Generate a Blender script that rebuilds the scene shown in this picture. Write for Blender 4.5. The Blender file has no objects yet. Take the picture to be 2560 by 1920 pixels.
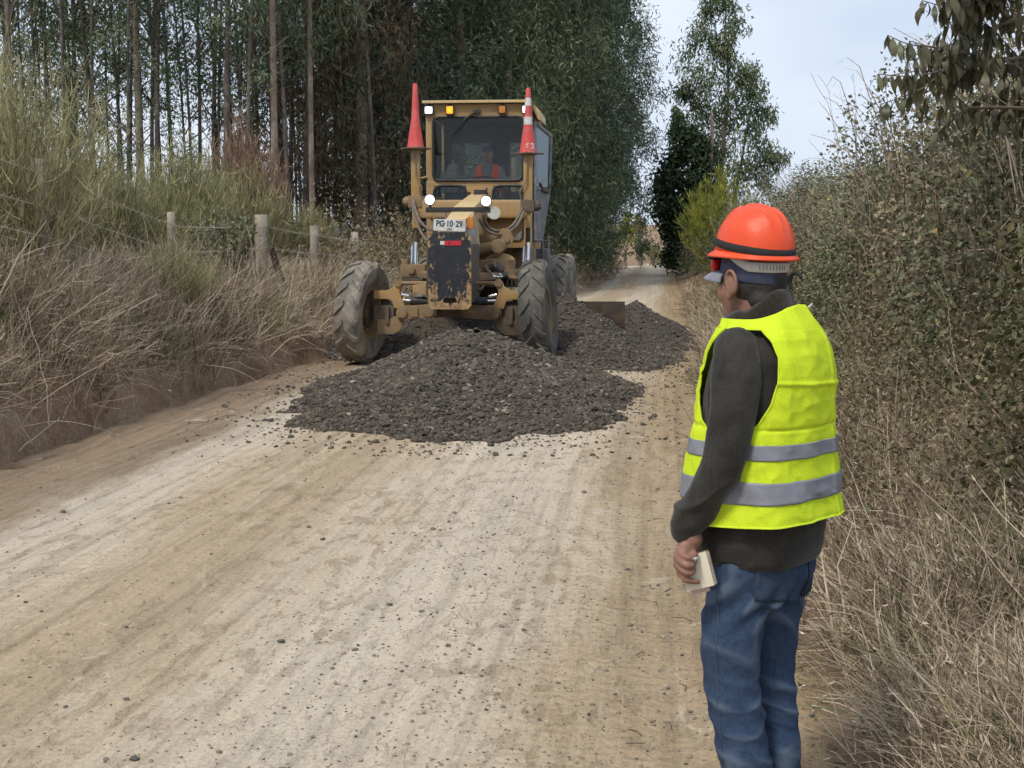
import bpy, bmesh, math, random
import numpy as np
from mathutils import Vector, Matrix, Euler, Quaternion

sc = bpy.context.scene
R = math.radians
# ------------------------------------------------------------------ camera
cam_d = bpy.data.cameras.new('camera')
cam_d.sensor_width = 36.0
cam_d.lens = 48.8
cam_d.clip_start = 0.05
cam_d.clip_end = 5000
cam = bpy.data.objects.new('camera', cam_d)
sc.collection.objects.link(cam)
cam.location = (0, 0, 1.68)
cam.rotation_euler = (R(90 - 6.18), 0, 0)
sc.camera = cam
# ------------------------------------------------------------------ sky and sun (overcast)
SUN_EL, SUN_AZ = 52.0, 215.0        # sun behind the camera to the left, veiled by cloud
world = bpy.data.worlds.new('World')
sc.world = world
world.use_nodes = True
nt = world.node_tree
nt.nodes.clear()
wo = nt.nodes.new('ShaderNodeOutputWorld')
bg1 = nt.nodes.new('ShaderNodeBackground'); bg1.inputs['Strength'].default_value = 0.10
bg2 = nt.nodes.new('ShaderNodeBackground'); bg2.inputs['Strength'].default_value = 0.60
sky = nt.nodes.new('ShaderNodeTexSky'); sky.sky_type = 'NISHITA'; sky.sun_disc = False
sky.sun_elevation = R(SUN_EL); sky.sun_rotation = R(SUN_AZ); sky.dust_density = 2.0
tc = nt.nodes.new('ShaderNodeTexCoord')
mp = nt.nodes.new('ShaderNodeMapping'); mp.inputs['Scale'].default_value = (1.0, 1.0, 2.6)
nz = nt.nodes.new('ShaderNodeTexNoise'); nz.inputs['Scale'].default_value = 3.2
nz.inputs['Detail'].default_value = 5; nz.inputs['Roughness'].default_value = 0.5
cr = nt.nodes.new('ShaderNodeValToRGB')
cr.color_ramp.elements[0].position = 0.30; cr.color_ramp.elements[0].color = (0.61, 0.71, 0.88, 1)
cr.color_ramp.elements[1].position = 0.68; cr.color_ramp.elements[1].color = (0.86, 0.93, 1.04, 1)
ms = nt.nodes.new('ShaderNodeMixShader'); ms.inputs[0].default_value = 0.92
L = nt.links.new
L(tc.outputs['Generated'], mp.inputs['Vector']); L(mp.outputs[0], nz.inputs['Vector'])
L(nz.outputs['Fac'], cr.inputs[0]); L(cr.outputs[0], bg2.inputs['Color'])
L(sky.outputs[0], bg1.inputs['Color'])
L(bg1.outputs[0], ms.inputs[1]); L(bg2.outputs[0], ms.inputs[2]); L(ms.outputs[0], wo.inputs[0])
sd = bpy.data.lights.new('sun', 'SUN'); sd.energy = 1.5; sd.angle = R(11); sd.color = (1.0, 0.935, 0.83)
so = bpy.data.objects.new('sun', sd); sc.collection.objects.link(so)
_az, _el = R(SUN_AZ), R(SUN_EL)
sdir = Vector((math.sin(_az) * math.cos(_el), math.cos(_az) * math.cos(_el), math.sin(_el)))
so.rotation_euler = sdir.to_track_quat('Z', 'Y').to_euler()
so.location = sdir * 60
vs = sc.view_settings
vs.view_transform = 'Standard'; vs.look = 'None'; vs.exposure = 0.78; vs.gamma = 1.0
vs.use_curve_mapping = False
sc.render.engine = 'CYCLES'
cy = sc.cycles
cy.max_bounces = 5; cy.diffuse_bounces = 2; cy.glossy_bounces = 2; cy.transmission_bounces = 6; cy.transparent_max_bounces = 8
cy.use_denoising = True
cy.use_adaptive_sampling = True; cy.adaptive_threshold = 0.025; cy.adaptive_min_samples = 12
cy.use_fast_gi = False

# ------------------------------------------------------------------ helpers
rng = np.random.default_rng(7)
random.seed(7)
COL = sc.collection

def vnoise(x, y, seed=0):
    x = np.asarray(x, float); y = np.asarray(y, float)
    xi = np.floor(x).astype(np.int64); yi = np.floor(y).astype(np.int64)
    xf = x - xi; yf = y - yi
    u = xf * xf * (3 - 2 * xf); v = yf * yf * (3 - 2 * yf)
    def h(i, j):
        n = (i * 374761393 + j * 668265263 + seed * 974634777) & 0xFFFFFFFF
        n = ((n ^ (n >> 13)) * 1274126177) & 0xFFFFFFFF
        n = n ^ (n >> 16)
        return (n & 0xFFFF) / 65535.0
    a, b, c, d = h(xi, yi), h(xi + 1, yi), h(xi, yi + 1), h(xi + 1, yi + 1)
    return (a * (1 - u) + b * u) * (1 - v) + (c * (1 - u) + d * u) * v - 0.5

def fbm(x, y, seed=0, oct=4):
    s = 0; a = 1.0
    for o in range(oct):
        s = s + a * vnoise(np.asarray(x) * 2 ** o, np.asarray(y) * 2 ** o, seed + o * 17); a *= 0.5
    return s

def sstep(a, b, x):
    t = np.clip((np.asarray(x, float) - a) / (b - a), 0, 1)
    return t * t * (3 - 2 * t)

def tag(o, label=None, cat=None, group=None, kind=None):
    if label: o['label'] = label
    if cat: o['category'] = cat
    if group: o['group'] = group
    if kind: o['kind'] = kind
    return o

def empty(name, loc=(0, 0, 0), rz=0.0):
    o = bpy.data.objects.new(name, None); COL.objects.link(o)
    o.empty_display_size = 0.2
    o.location = loc; o.rotation_euler = (0, 0, rz)
    return o

def np_mesh(name, verts, faces, mat=None, attrs=None, smooth=False, uv=None, mats=None, midx=None):
    """verts (n,3); faces (m,3) or (m,4) int arrays, or list of such arrays, or list of tuples"""
    me = bpy.data.meshes.new(name)
    verts = np.asarray(verts, np.float32)
    if isinstance(faces, np.ndarray): faces = [faces]
    if len(faces) and not isinstance(faces[0], np.ndarray):
        me.from_pydata([tuple(map(float, v)) for v in verts], [], faces)
        nf = len(faces)
    else:
        faces = [f for f in faces if len(f)]
        nf = sum(len(f) for f in faces)
        loops = np.concatenate([f.reshape(-1) for f in faces]).astype(np.int32)
        tot = np.concatenate([np.full(len(f), f.shape[1], np.int32) for f in faces])
        start = np.concatenate([[0], np.cumsum(tot)[:-1]]).astype(np.int32)
        me.vertices.add(len(verts)); me.vertices.foreach_set('co', verts.reshape(-1))
        me.loops.add(len(loops)); me.loops.foreach_set('vertex_index', loops)
        me.polygons.add(nf); me.polygons.foreach_set('loop_start', start)
        me.update(calc_edges=True)
        me.validate()
    if attrs:
        for k, v in attrs.items():
            at = me.attributes.new(k, 'FLOAT', 'POINT'); at.data.foreach_set('value', np.asarray(v, np.float32))
    if uv is not None:
        ul = me.uv_layers.new(name='uv')
        li = np.empty(len(me.loops), np.int32); me.loops.foreach_get('vertex_index', li)
        ul.data.foreach_set('uv', np.asarray(uv, np.float32)[li].reshape(-1))
    if mat: me.materials.append(mat)
    if mats:
        for m_ in mats: me.materials.append(m_)
        if midx is not None: me.polygons.foreach_set('material_index', np.asarray(midx, np.int32))
    if smooth: me.polygons.foreach_set('use_smooth', np.ones(len(me.polygons), bool))
    me.update()
    return me

def link(name, me, parent=None, loc=None, coll=None):
    o = bpy.data.objects.new(name, me)
    (coll or COL).objects.link(o)
    if parent is not None: o.parent = parent
    if loc is not None: o.location = loc
    return o

def copy_tree(o, parent=None):
    c = o.copy(); COL.objects.link(c); c.parent = parent
    for ch in list(o.children): copy_tree(ch, c)
    return c

# --- materials ----------------------------------------------------
MATS = {}
def newmat(name):
    m = bpy.data.materials.new(name); m.use_nodes = True
    n = m.node_tree; n.nodes.clear()
    out = n.nodes.new('ShaderNodeOutputMaterial')
    b = n.nodes.new('ShaderNodeBsdfPrincipled')
    n.links.new(b.outputs[0], out.inputs[0])
    MATS[name] = m
    return m, n, b, out

def nd(n, t, **kw):
    x = n.nodes.new('ShaderNode' + t)
    for k, v in kw.items():
        if k in x.inputs.keys(): x.inputs[k].default_value = v
        else: setattr(x, k, v)
    return x

def ramp(n, fac, stops):
    r = n.nodes.new('ShaderNodeValToRGB')
    el = r.color_ramp.elements
    while len(el) < len(stops): el.new(0.5)
    for e, (p, c) in zip(el, stops):
        e.position = p
        e.color = (c[0], c[1], c[2], 1) if isinstance(c, (tuple, list)) else (c, c, c, 1)
    n.links.new(fac, r.inputs[0])
    return r.outputs[0]

def mixc(n, fac, a, b, mode='MIX'):
    x = n.nodes.new('ShaderNodeMix'); x.data_type = 'RGBA'; x.blend_type = mode
    for s, v in ((0, fac), (6, a), (7, b)):
        if isinstance(v, (int, float)): x.inputs[s].default_value = v
        elif isinstance(v, (tuple, list)): x.inputs[s].default_value = (v[0], v[1], v[2], 1)
        else: n.links.new(v, x.inputs[s])
    return x.outputs[2]

def coords(n, kind='Object', scale=(1, 1, 1), rot=(0, 0, 0)):
    t = n.nodes.new('ShaderNodeTexCoord'); m = n.nodes.new('ShaderNodeMapping')
    m.inputs['Scale'].default_value = scale; m.inputs['Rotation'].default_value = rot
    n.links.new(t.outputs[kind], m.inputs[0])
    return m.outputs[0]

def noise(n, vec, scale=5.0, detail=4.0, rough=0.55, dist=0.0):
    x = n.nodes.new('ShaderNodeTexNoise')
    x.inputs['Scale'].default_value = scale; x.inputs['Detail'].default_value = detail
    x.inputs['Roughness'].default_value = rough; x.inputs['Distortion'].default_value = dist
    if vec is not None: n.links.new(vec, x.inputs['Vector'])
    return x.outputs['Fac']

def bump(n, b, height, strength=0.3, dist=0.02):
    x = n.nodes.new('ShaderNodeBump'); x.inputs['Strength'].default_value = strength; x.inputs['Distance'].default_value = dist
    n.links.new(height, x.inputs['Height']); n.links.new(x.outputs[0], b.inputs['Normal'])
    return x

def simple(name, c1, c2=None, rough=0.7, scale=8.0, metal=0.0, bumpv=0.0, bscale=None, dirt=None, dirt_lo=0.5, dirt_hi=0.65, dscale=6.0, spec=None, bdist=0.01):
    """two-tone procedural surface with optional dirt / wear layer and relief"""
    m, n, b, out = newmat(name)
    v = coords(n)
    c2 = c2 or tuple(x * 0.8 for x in c1)
    col = ramp(n, noise(n, v, scale, 6, 0.6), [(0.3, c2), (0.7, c1)])
    if dirt:
        f = ramp(n, noise(n, v, dscale, 8, 0.65, 0.6), [(dirt_lo, 0.0), (dirt_hi, 1.0)])
        col = mixc(n, f, col, dirt)
        rr = ramp(n, f, [(0, rough), (1, min(1, rough + 0.25))])
        n.links.new(rr, b.inputs['Roughness'])
    else:
        b.inputs['Roughness'].default_value = rough
    n.links.new(col, b.inputs['Base Color'])
    b.inputs['Metallic'].default_value = metal
    if spec is not None: b.inputs['Specular IOR Level'].default_value = spec
    if bumpv: bump(n, b, noise(n, v, bscale or scale * 6, 5, 0.6), bumpv, bdist)
    return m

def leafmat(name, stops, rough=0.55, trans=0.25, hue=0.0, val=0.25, spec=0.3):
    m, n, b, out = newmat(name)
    a = n.nodes.new('ShaderNodeAttribute'); a.attribute_name = 'rnd'
    col = ramp(n, a.outputs['Fac'], stops)
    oi = n.nodes.new('ShaderNodeObjectInfo')
    hs = n.nodes.new('ShaderNodeHueSaturation')
    mr = n.nodes.new('ShaderNodeMapRange'); mr.inputs[3].default_value = 1 - val; mr.inputs[4].default_value = 1 + val
    n.links.new(oi.outputs['Random'], mr.inputs[0]); n.links.new(mr.outputs[0], hs.inputs['Value'])
    n.links.new(col, hs.inputs['Color'])
    n.links.new(hs.outputs[0], b.inputs['Base Color'])
    b.inputs['Roughness'].default_value = rough; b.inputs['Specular IOR Level'].default_value = spec
    if trans:
        t = n.nodes.new('ShaderNodeBsdfTranslucent'); n.links.new(hs.outputs[0], t.inputs[0])
        mx = n.nodes.new('ShaderNodeMixShader'); mx.inputs[0].default_value = trans
        n.links.new(b.outputs[0], mx.inputs[1]); n.links.new(t.outputs[0], mx.inputs[2]); n.links.new(mx.outputs[0], out.inputs[0])
    return m

# --- vectorised plant pieces ------------------------------------------
def unit(v):
    return v / np.maximum(np.linalg.norm(v, axis=-1, keepdims=True), 1e-9)

def leaf_arrays(B, D, Ln, W, rnd, curl=0.12, seed=0, r=None):
    """pointed leaves: 4 vertices, 2 triangles each, folded along the midrib"""
    r = r or np.random.default_rng(seed)
    n = len(B)
    D = unit(D)
    s = unit(np.cross(D, r.normal(size=(n, 3))))
    N = np.cross(s, D)
    Ln = np.broadcast_to(Ln, (n,))[:, None]; W = np.broadcast_to(W, (n,))[:, None]
    mid = B + D * Ln * 0.42
    v0 = B; v1 = mid + s * W * 0.5 + N * Ln * curl * 0.6; v3 = mid - s * W * 0.5 + N * Ln * curl * 0.6
    v2 = B + D * Ln - N * Ln * curl * 0.3
    V = np.stack([v0, v1, v2, v3], 1).reshape(-1, 3)
    i = np.arange(n)[:, None] * 4
    F = np.concatenate([i + np.array([0, 1, 2]), i + np.array([0, 2, 3])])
    return V, F, np.repeat(rnd, 4)

def strip_arrays(P, w, rnd, r, wdir=None):
    """ribbons along polylines P (n,k,3) with half-width w (n,k)"""
    n, k, _ = P.shape
    T = unit(P[:, -1] - P[:, 0])
    s = unit(np.cross(T, r.normal(size=(n, 3)))) if wdir is None else wdir
    A = P + s[:, None] * w[..., None]; Bv = P - s[:, None] * w[..., None]
    V = np.stack([A, Bv], 2).reshape(-1, 3)
    base = (np.arange(n) * 2 * k)[:, None, None] + (np.arange(k - 1) * 2)[None, :, None]
    F = (base + np.array([0, 1, 3, 2])[None, None]).reshape(-1, 4)
    return V, F, np.repeat(rnd, 2 * k)

def tube_arrays(path, rad, ns=8, cap=True):
    path = np.asarray(path, float); k = len(path); rad = np.broadcast_to(rad, (k,))
    T = unit(np.gradient(path, axis=0))
    up = np.array([0, 0, 1.0]) if abs(T[0][2]) < 0.9 else np.array([1.0, 0, 0])
    V = []
    x = unit(np.cross(up, T[0])[None])[0]
    for i in range(k):
        x = x - T[i] * np.dot(x, T[i]); x = x / np.linalg.norm(x)
        y = np.cross(T[i], x)
        a = np.arange(ns) / ns * 2 * math.pi
        V.append(path[i] + rad[i] * (np.cos(a)[:, None] * x + np.sin(a)[:, None] * y))
    V = np.concatenate(V)
    F = []
    for i in range(k - 1):
        for j in range(ns):
            F.append((i * ns + j, i * ns + (j + 1) % ns, (i + 1) * ns + (j + 1) % ns, (i + 1) * ns + j))
    F = np.array(F)
    return V, F

class Acc:
    """accumulates numpy vertex / face arrays into one mesh"""
    def __init__(s): s.V = []; s.F3 = []; s.F4 = []; s.A = []; s.n = 0
    def add(s, V, F, a=None):
        F = np.asarray(F) + s.n
        (s.F3 if F.shape[1] == 3 else s.F4).append(F)
        s.V.append(V); s.A.append(np.zeros(len(V)) if a is None else np.broadcast_to(a, (len(V),)))
        s.n += len(V)
    def mesh(s, name, mat, smooth=False):
        fs = []
        if s.F3: fs.append(np.concatenate(s.F3))
        if s.F4: fs.append(np.concatenate(s.F4))
        return np_mesh(name, np.concatenate(s.V), fs, mat, {'rnd': np.concatenate(s.A)}, smooth)

def scatter(name, pts, rot, scl, idx, sources, mat=None):
    """one object whose geometry nodes set the source meshes on its points"""
    me = bpy.data.meshes.new(name)
    pts = np.asarray(pts, np.float32)
    me.vertices.add(len(pts)); me.vertices.foreach_set('co', pts.reshape(-1))
    a = me.attributes.new('rot', 'FLOAT_VECTOR', 'POINT'); a.data.foreach_set('vector', np.asarray(rot, np.float32).reshape(-1))
    a = me.attributes.new('scl', 'FLOAT_VECTOR', 'POINT')
    scl = np.asarray(scl, np.float32)
    if scl.ndim == 1: scl = np.repeat(scl[:, None], 3, 1)
    a.data.foreach_set('vector', scl.reshape(-1))
    a = me.attributes.new('idx', 'INT', 'POINT'); a.data.foreach_set('value', np.asarray(idx, np.int32))
    me.update()
    o = link(name, me)
    col = bpy.data.collections.new(name + '_sources')
    for i, s in enumerate(sources):
        so_ = bpy.data.objects.new('%s_source_%02d' % (name, i), s); col.objects.link(so_)
    ng = bpy.data.node_groups.new(name, 'GeometryNodeTree')
    ng.interface.new_socket('Geometry', in_out='INPUT', socket_type='NodeSocketGeometry')
    ng.interface.new_socket('Geometry', in_out='OUTPUT', socket_type='NodeSocketGeometry')
    gi = ng.nodes.new('NodeGroupInput'); go = ng.nodes.new('NodeGroupOutput')
    ci = ng.nodes.new('GeometryNodeCollectionInfo'); ci.inputs['Collection'].default_value = col
    ci.inputs['Separate Children'].default_value = True; ci.inputs['Reset Children'].default_value = True
    ip = ng.nodes.new('GeometryNodeInstanceOnPoints'); ip.inputs['Pick Instance'].default_value = True
    def na(nm, t):
        x = ng.nodes.new('GeometryNodeInputNamedAttribute'); x.data_type = t; x.inputs['Name'].default_value = nm
        return [s for s in x.outputs if s.enabled and s.name == 'Attribute'][0]
    e2r = ng.nodes.new('FunctionNodeEulerToRotation')
    lk = ng.links.new
    lk(gi.outputs[0], ip.inputs['Points']); lk(ci.outputs[0], ip.inputs['Instance'])
    lk(na('idx', 'INT'), ip.inputs['Instance Index'])
    lk(na('rot', 'FLOAT_VECTOR'), e2r.inputs[0]); lk(e2r.outputs[0], ip.inputs['Rotation'])
    lk(na('scl', 'FLOAT_VECTOR'), ip.inputs['Scale'])
    lk(ip.outputs[0], go.inputs[0])
    md = o.modifiers.new('scatter', 'NODES'); md.node_group = ng
    return o
# ================================================================== terrain
_dd = np.linspace(-5, 200, 2051)
_xl = np.interp(_dd, [-5, 10, 20, 30, 40, 69, 200], [-5.67, -3.78, -2.5, -0.65, 1.7, 5.1, 20.0])
_k = np.exp(-0.5 * (np.arange(-60, 61) / 22.0) ** 2); _k /= _k.sum()
_xls = np.convolve(np.pad(_xl, 60, mode='reflect', reflect_type='odd'), _k, 'valid')
def XL(d): return np.interp(d, _dd, _xls)
def XR(d):
    d = np.asarray(d, float)
    return 1.58 + 0.108 * (d - 10) + 0.09 * (1 - sstep(4, 10, d))

def crest(d):
    d = np.asarray(d, float)
    return -1.3 * sstep(66, 130, d) + 5.6 * sstep(150, 420, d)

def road_z(x, d, fine=True):
    """dirt road surface: slight crown, wheel ruts, grader ridges"""
    xl, xr = XL(d), XR(d)
    u = x - xl
    w = xr - xl
    z = 0.03 - 0.05 * ((u / w) - 0.5) ** 2 * 4
    for c, dep, wd in ((1.45, 0.03, 0.32), (3.35, 0.03, 0.38), (4.75, 0.018, 0.25)):
        z = z - dep * np.exp(-((u - c * w / 5.35) / wd) ** 2)
    z = z + 0.018 * np.exp(-((u - 2.45 * w / 5.35) / 0.2) ** 2)
    z = z + 0.03 * fbm(u * 0.9, d * 0.25, 3, 3)
    if fine:
        z = z + 0.016 * fbm(u * 5, d * 2.4, 11, 4) + 0.008 * fbm(u * 17, d * 9, 21, 3)
        e = np.clip(np.minimum(u, w - u), 0, 1)
        z = z + (1 - sstep(0.1, 0.8, e)) * 0.05 * (fbm(u * 4, d * 2, 31, 4) + 0.25)
    return z + crest(d)

def bank_k(d):
    return np.interp(d, [0, 6, 13, 20, 30, 45, 70, 120], [1.5, 1.5, 1.36, 1.0, 0.72, 0.72, 0.6, 0.4])

def land_z(x, d):
    """ground height off the road"""
    x = np.asarray(x, float); d = np.asarray(d, float)
    xl, xr = XL(d), XR(d)
    a = xl - x + 0.22 * fbm(d * 0.6, x * 0.2, 41, 3); b = x - xr + 0.16 * fbm(d * 0.7, x * 0.2, 43, 3)
    la = np.interp(a, [-0.3, 0, 0.08, 0.2, 0.32, 0.6, 1.0, 2, 5, 30, 200, 3000], [-0.09, 0.0, 0.16, 0.30, 0.36, 0.62, 0.92, 1.02, 1.1, 1.3, 1.2, 1.2]) * bank_k(d)
    la = la + np.interp(a, [1.5, 8, 25, 80, 300], [0, 0.62, 0.7, 0.5, 0.0]) * sstep(18, 30, d) * (1 - sstep(75, 130, d))
    ra = np.interp(b, [-0.3, 0, 0.25, 0.8, 1.4, 2.4, 5, 30, 200, 3000], [-0.09, 0.0, 0.06, 0.26, 0.55, 0.85, 1.0, 1.0, 0.9, 0.9])
    z = np.where(a > 0, la, np.where(b > 0, ra, np.where(a > b, la, ra)))
    off = np.maximum(a, b)
    near = 1 - sstep(20, 60, off)
    z = z + near * sstep(0.02, 0.5, off) * (0.14 * fbm(x * 1.1, d * 1.1, 5, 4) + 0.05 * fbm(x * 5, d * 5, 6, 3))
    inside = off <= 0
    z = np.where(inside, np.minimum(z, -0.07) - 0.02, z)
    fade = 1 - sstep(90, 220, d)
    return z * np.where(inside, 1, fade) + crest(d) + (1 - fade) * 0.0 + sstep(150, 500, d) * 1.2 * fbm(x * 0.006, d * 0.006, 9, 3)

# road sheet
rows = np.concatenate([np.arange(1.5, 3.6, 0.15), np.arange(3.6, 13, 0.045), np.arange(13, 24, 0.12), np.arange(24, 60, 0.5), np.arange(60, 141, 2.0)])
cols = np.linspace(0, 1, 131)
Dg, Tg = np.meshgrid(rows, cols, indexing='ij')
xl_, xr_ = XL(Dg), XR(Dg)
Xg = xl_ - 0.12 + (xr_ - xl_ + 0.24) * Tg
Zg = road_z(Xg, Dg)
Zg = Zg - 0.05 * (1 - sstep(0, 0.03, np.minimum(Tg, 1 - Tg)))
nr, nc = Dg.shape
ii = np.arange(nr * nc).reshape(nr, nc)
Fq = np.stack([ii[:-1, :-1], ii[:-1, 1:], ii[1:, 1:], ii[1:, :-1]], -1).reshape(-1, 4)
UVr = np.stack([(Xg - xl_) * 5.35 / (xr_ - xl_), Dg], -1).reshape(-1, 2)

def road_material():
    m, n, b, out = newmat('dirt_road')
    uvn = n.nodes.new('ShaderNodeUVMap'); uvn.uv_map = 'uv'
    U = uvn.outputs[0]
    def mapped(s):
        x = n.nodes.new('ShaderNodeMapping'); x.inputs['Scale'].default_value = s; n.links.new(U, x.inputs[0]); return x.outputs[0]
    sep = n.nodes.new('ShaderNodeSeparateXYZ'); n.links.new(U, sep.inputs[0])
    wob = noise(n, mapped((0.9, 0.12, 1)), 1.3, 5, 0.6)
    wob2 = noise(n, mapped((4, 0.5, 1)), 1.8, 6, 0.65)
    ma = nd(n, 'Math', operation='MULTIPLY_ADD'); n.links.new(wob, ma.inputs[0]); ma.inputs[1].default_value = 1.5; n.links.new(sep.outputs[0], ma.inputs[2])
    mb = nd(n, 'Math', operation='MULTIPLY_ADD'); n.links.new(wob2, mb.inputs[0]); mb.inputs[1].default_value = 0.8; n.links.new(ma.outputs[0], mb.inputs[2])
    mr = nd(n, 'Math', operation='MULTIPLY_ADD'); n.links.new(mb.outputs[0], mr.inputs[0]); mr.inputs[1].default_value = 1 / 5.35; mr.inputs[2].default_value = -1.15 / 5.35
    brown = (0.295, 0.212, 0.14); tan = (0.425, 0.33, 0.222); pale = (0.53, 0.442, 0.33); grey = (0.535, 0.462, 0.362)
    col = ramp(n, mr.outputs[0], [(0.0, brown), (0.15, (0.29, 0.218, 0.148)), (0.24, grey), (0.34, pale), (0.42, tan), (0.52, tan), (0.60, pale), (0.68, grey), (0.80, pale), (0.87, tan), (0.96, (0.33, 0.238, 0.14))])
    # worn-through flakes of darker dirt in the pale crust
    fl = noise(n, mapped((1.15, 0.42, 1)), 9.0, 8, 0.66, 0.4)
    f1 = ramp(n, fl, [(0.535, 0.0), (0.60, 1.0)])
    big = ramp(n, noise(n, mapped((1, 0.5, 1)), 1.1, 3, 0.5), [(0.40, 0.0), (0.6, 0.5)])
    mm = nd(n, 'Math', operation='MULTIPLY'); n.links.new(f1, mm.inputs[0]); n.links.new(big, mm.inputs[1])
    col = mixc(n, mm.outputs[0], col, (0.30, 0.215, 0.13))
    sk_ = ramp(n, noise(n, mapped((5.5, 0.10, 1)), 2.2, 6, 0.62), [(0.36, 0.80), (0.5, 1.0), (0.66, 1.12)])
    col = mixc(n, 1.0, col, sk_, 'MULTIPLY')
    # chalky bright patches
    ch = ramp(n, noise(n, mapped((1.0, 0.5, 1)), 4.2, 7, 0.66, 0.8), [(0.60, 0.0), (0.68, 0.55)])
    col = mixc(n, ch, col, (0.60, 0.53, 0.42))
    # fine grain and grit
    gr = noise(n, mapped((1, 0.75, 1)), 46, 5, 0.72)
    g2 = ramp(n, gr, [(0.28, 0.74), (0.5, 1.0), (0.74, 1.17)])
    col = mixc(n, 1.0, col, g2, 'MULTIPLY')
    vo = n.nodes.new('ShaderNodeTexVoronoi'); vo.inputs['Scale'].default_value = 34; n.links.new(mapped((1, 0.8, 1)), vo.inputs['Vector'])
    pb = ramp(n, vo.outputs['Distance'], [(0.10, 1.0), (0.19, 0.0)])
    wn = n.nodes.new('ShaderNodeSeparateColor'); n.links.new(vo.outputs['Color'], wn.inputs[0])
    sel = ramp(n, wn.outputs[0], [(0.80, 0.0), (0.82, 1.0)])
    pm = nd(n, 'Math', operation='MULTIPLY'); n.links.new(pb, pm.inputs[0]); n.links.new(sel, pm.inputs[1])
    pcol = ramp(n, wn.outputs[1], [(0.0, (0.13, 0.10, 0.075)), (0.6, (0.30, 0.25, 0.19)), (1.0, (0.58, 0.54, 0.46))])
    col = mixc(n, pm.outputs[0], col, pcol)
    # hairline drying cracks in the pale crust
    vc = n.nodes.new('ShaderNodeTexVoronoi'); vc.feature = 'DISTANCE_TO_EDGE'; vc.inputs['Scale'].default_value = 6.5
    dm = n.nodes.new('ShaderNodeMixRGB'); dm.inputs[0].default_value = 0.22
    nn = n.nodes.new('ShaderNodeTexNoise'); nn.inputs['Scale'].default_value = 3.0; nn.inputs['Detail'].default_value = 4
    n.links.new(mapped((1, 0.7, 1)), nn.inputs['Vector']); n.links.new(mapped((1, 0.7, 1)), dm.inputs[1]); n.links.new(nn.outputs['Color'], dm.inputs[2])
    n.links.new(dm.outputs[0], vc.inputs['Vector'])
    cf = ramp(n, vc.outputs['Distance'], [(0.0, 1.0), (0.018, 0.0)])
    cm = ramp(n, noise(n, mapped((1, 0.6, 1)), 0.9, 4, 0.6), [(0.48, 0.0), (0.62, 0.55)])
    cx = nd(n, 'Math', operation='MULTIPLY'); n.links.new(cf, cx.inputs[0]); n.links.new(cm, cx.inputs[1])
    col = mixc(n, cx.outputs[0], col, (0.24, 0.18, 0.12))
    n.links.new(col, b.inputs['Base Color'])
    b.inputs['Roughness'].default_value = 0.95; b.inputs['Specular IOR Level'].default_value = 0.15
    # relief: grit, tyre-tread ridges on the right-hand track, flake edges
    wv = n.nodes.new('ShaderNodeTexWave'); wv.wave_type = 'BANDS'; wv.bands_direction = 'Y'; wv.inputs['Scale'].default_value = 3.4
    wv.inputs['Distortion'].default_value = 7.0; wv.inputs['Detail'].default_value = 3; wv.inputs['Detail Scale'].default_value = 1.6
    n.links.new(mapped((1.5, 1, 1)), wv.inputs['Vector'])
    tr = ramp(n, mr.outputs[0], [(0.30, 0.0), (0.36, 0.35), (0.44, 0.0), (0.74, 0.0), (0.82, 0.4), (0.95, 0.4), (1.0, 0.1)])
    wm = nd(n, 'Math', operation='MULTIPLY'); n.links.new(wv.outputs['Fac'], wm.inputs[0]); n.links.new(tr, wm.inputs[1])
    h = nd(n, 'Math', operation='MULTIPLY_ADD'); n.links.new(f1, h.inputs[0]); h.inputs[1].default_value = -0.35; n.links.new(gr, h.inputs[2])
    h2 = nd(n, 'Math', operation='ADD'); n.links.new(h.outputs[0], h2.inputs[0]); n.links.new(wm.outputs[0], h2.inputs[1])
    h3 = nd(n, 'Math', operation='ADD'); n.links.new(h2.outputs[0], h3.inputs[0]); n.links.new(pm.outputs[0], h3.inputs[1])
    h4 = nd(n, 'Math', operation='MULTIPLY_ADD'); n.links.new(cx.outputs[0], h4.inputs[0]); h4.inputs[1].default_value = -0.6; n.links.new(h3.outputs[0], h4.inputs[2])
    bump(n, b, h4.outputs[0], 0.8, 0.018)
    return m

road = link('road', np_mesh('road', np.stack([Xg, Dg, Zg], -1).reshape(-1, 3), Fq, road_material(), smooth=True, uv=UVr))
tag(road, kind='structure')

def land_material():
    m, n, b, out = newmat('bank_soil')
    v = coords(n)
    c = ramp(n, noise(n, v, 2.2, 7, 0.65), [(0.3, (0.19, 0.125, 0.078)), (0.5, (0.285, 0.198, 0.128)), (0.72, (0.38, 0.29, 0.195))])
    g = ramp(n, noise(n, v, 30, 5, 0.7), [(0.3, 0.6), (0.7, 1.25)])
    c = mixc(n, 1.0, c, g, 'MULTIPLY')
    n.links.new(c, b.inputs['Base Color'])
    b.inputs['Roughness'].default_value = 0.97; b.inputs['Specular IOR Level'].default_value = 0.1
    bump(n, b, noise(n, v, 14, 8, 0.7), 0.9, 0.05)
    return m

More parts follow.
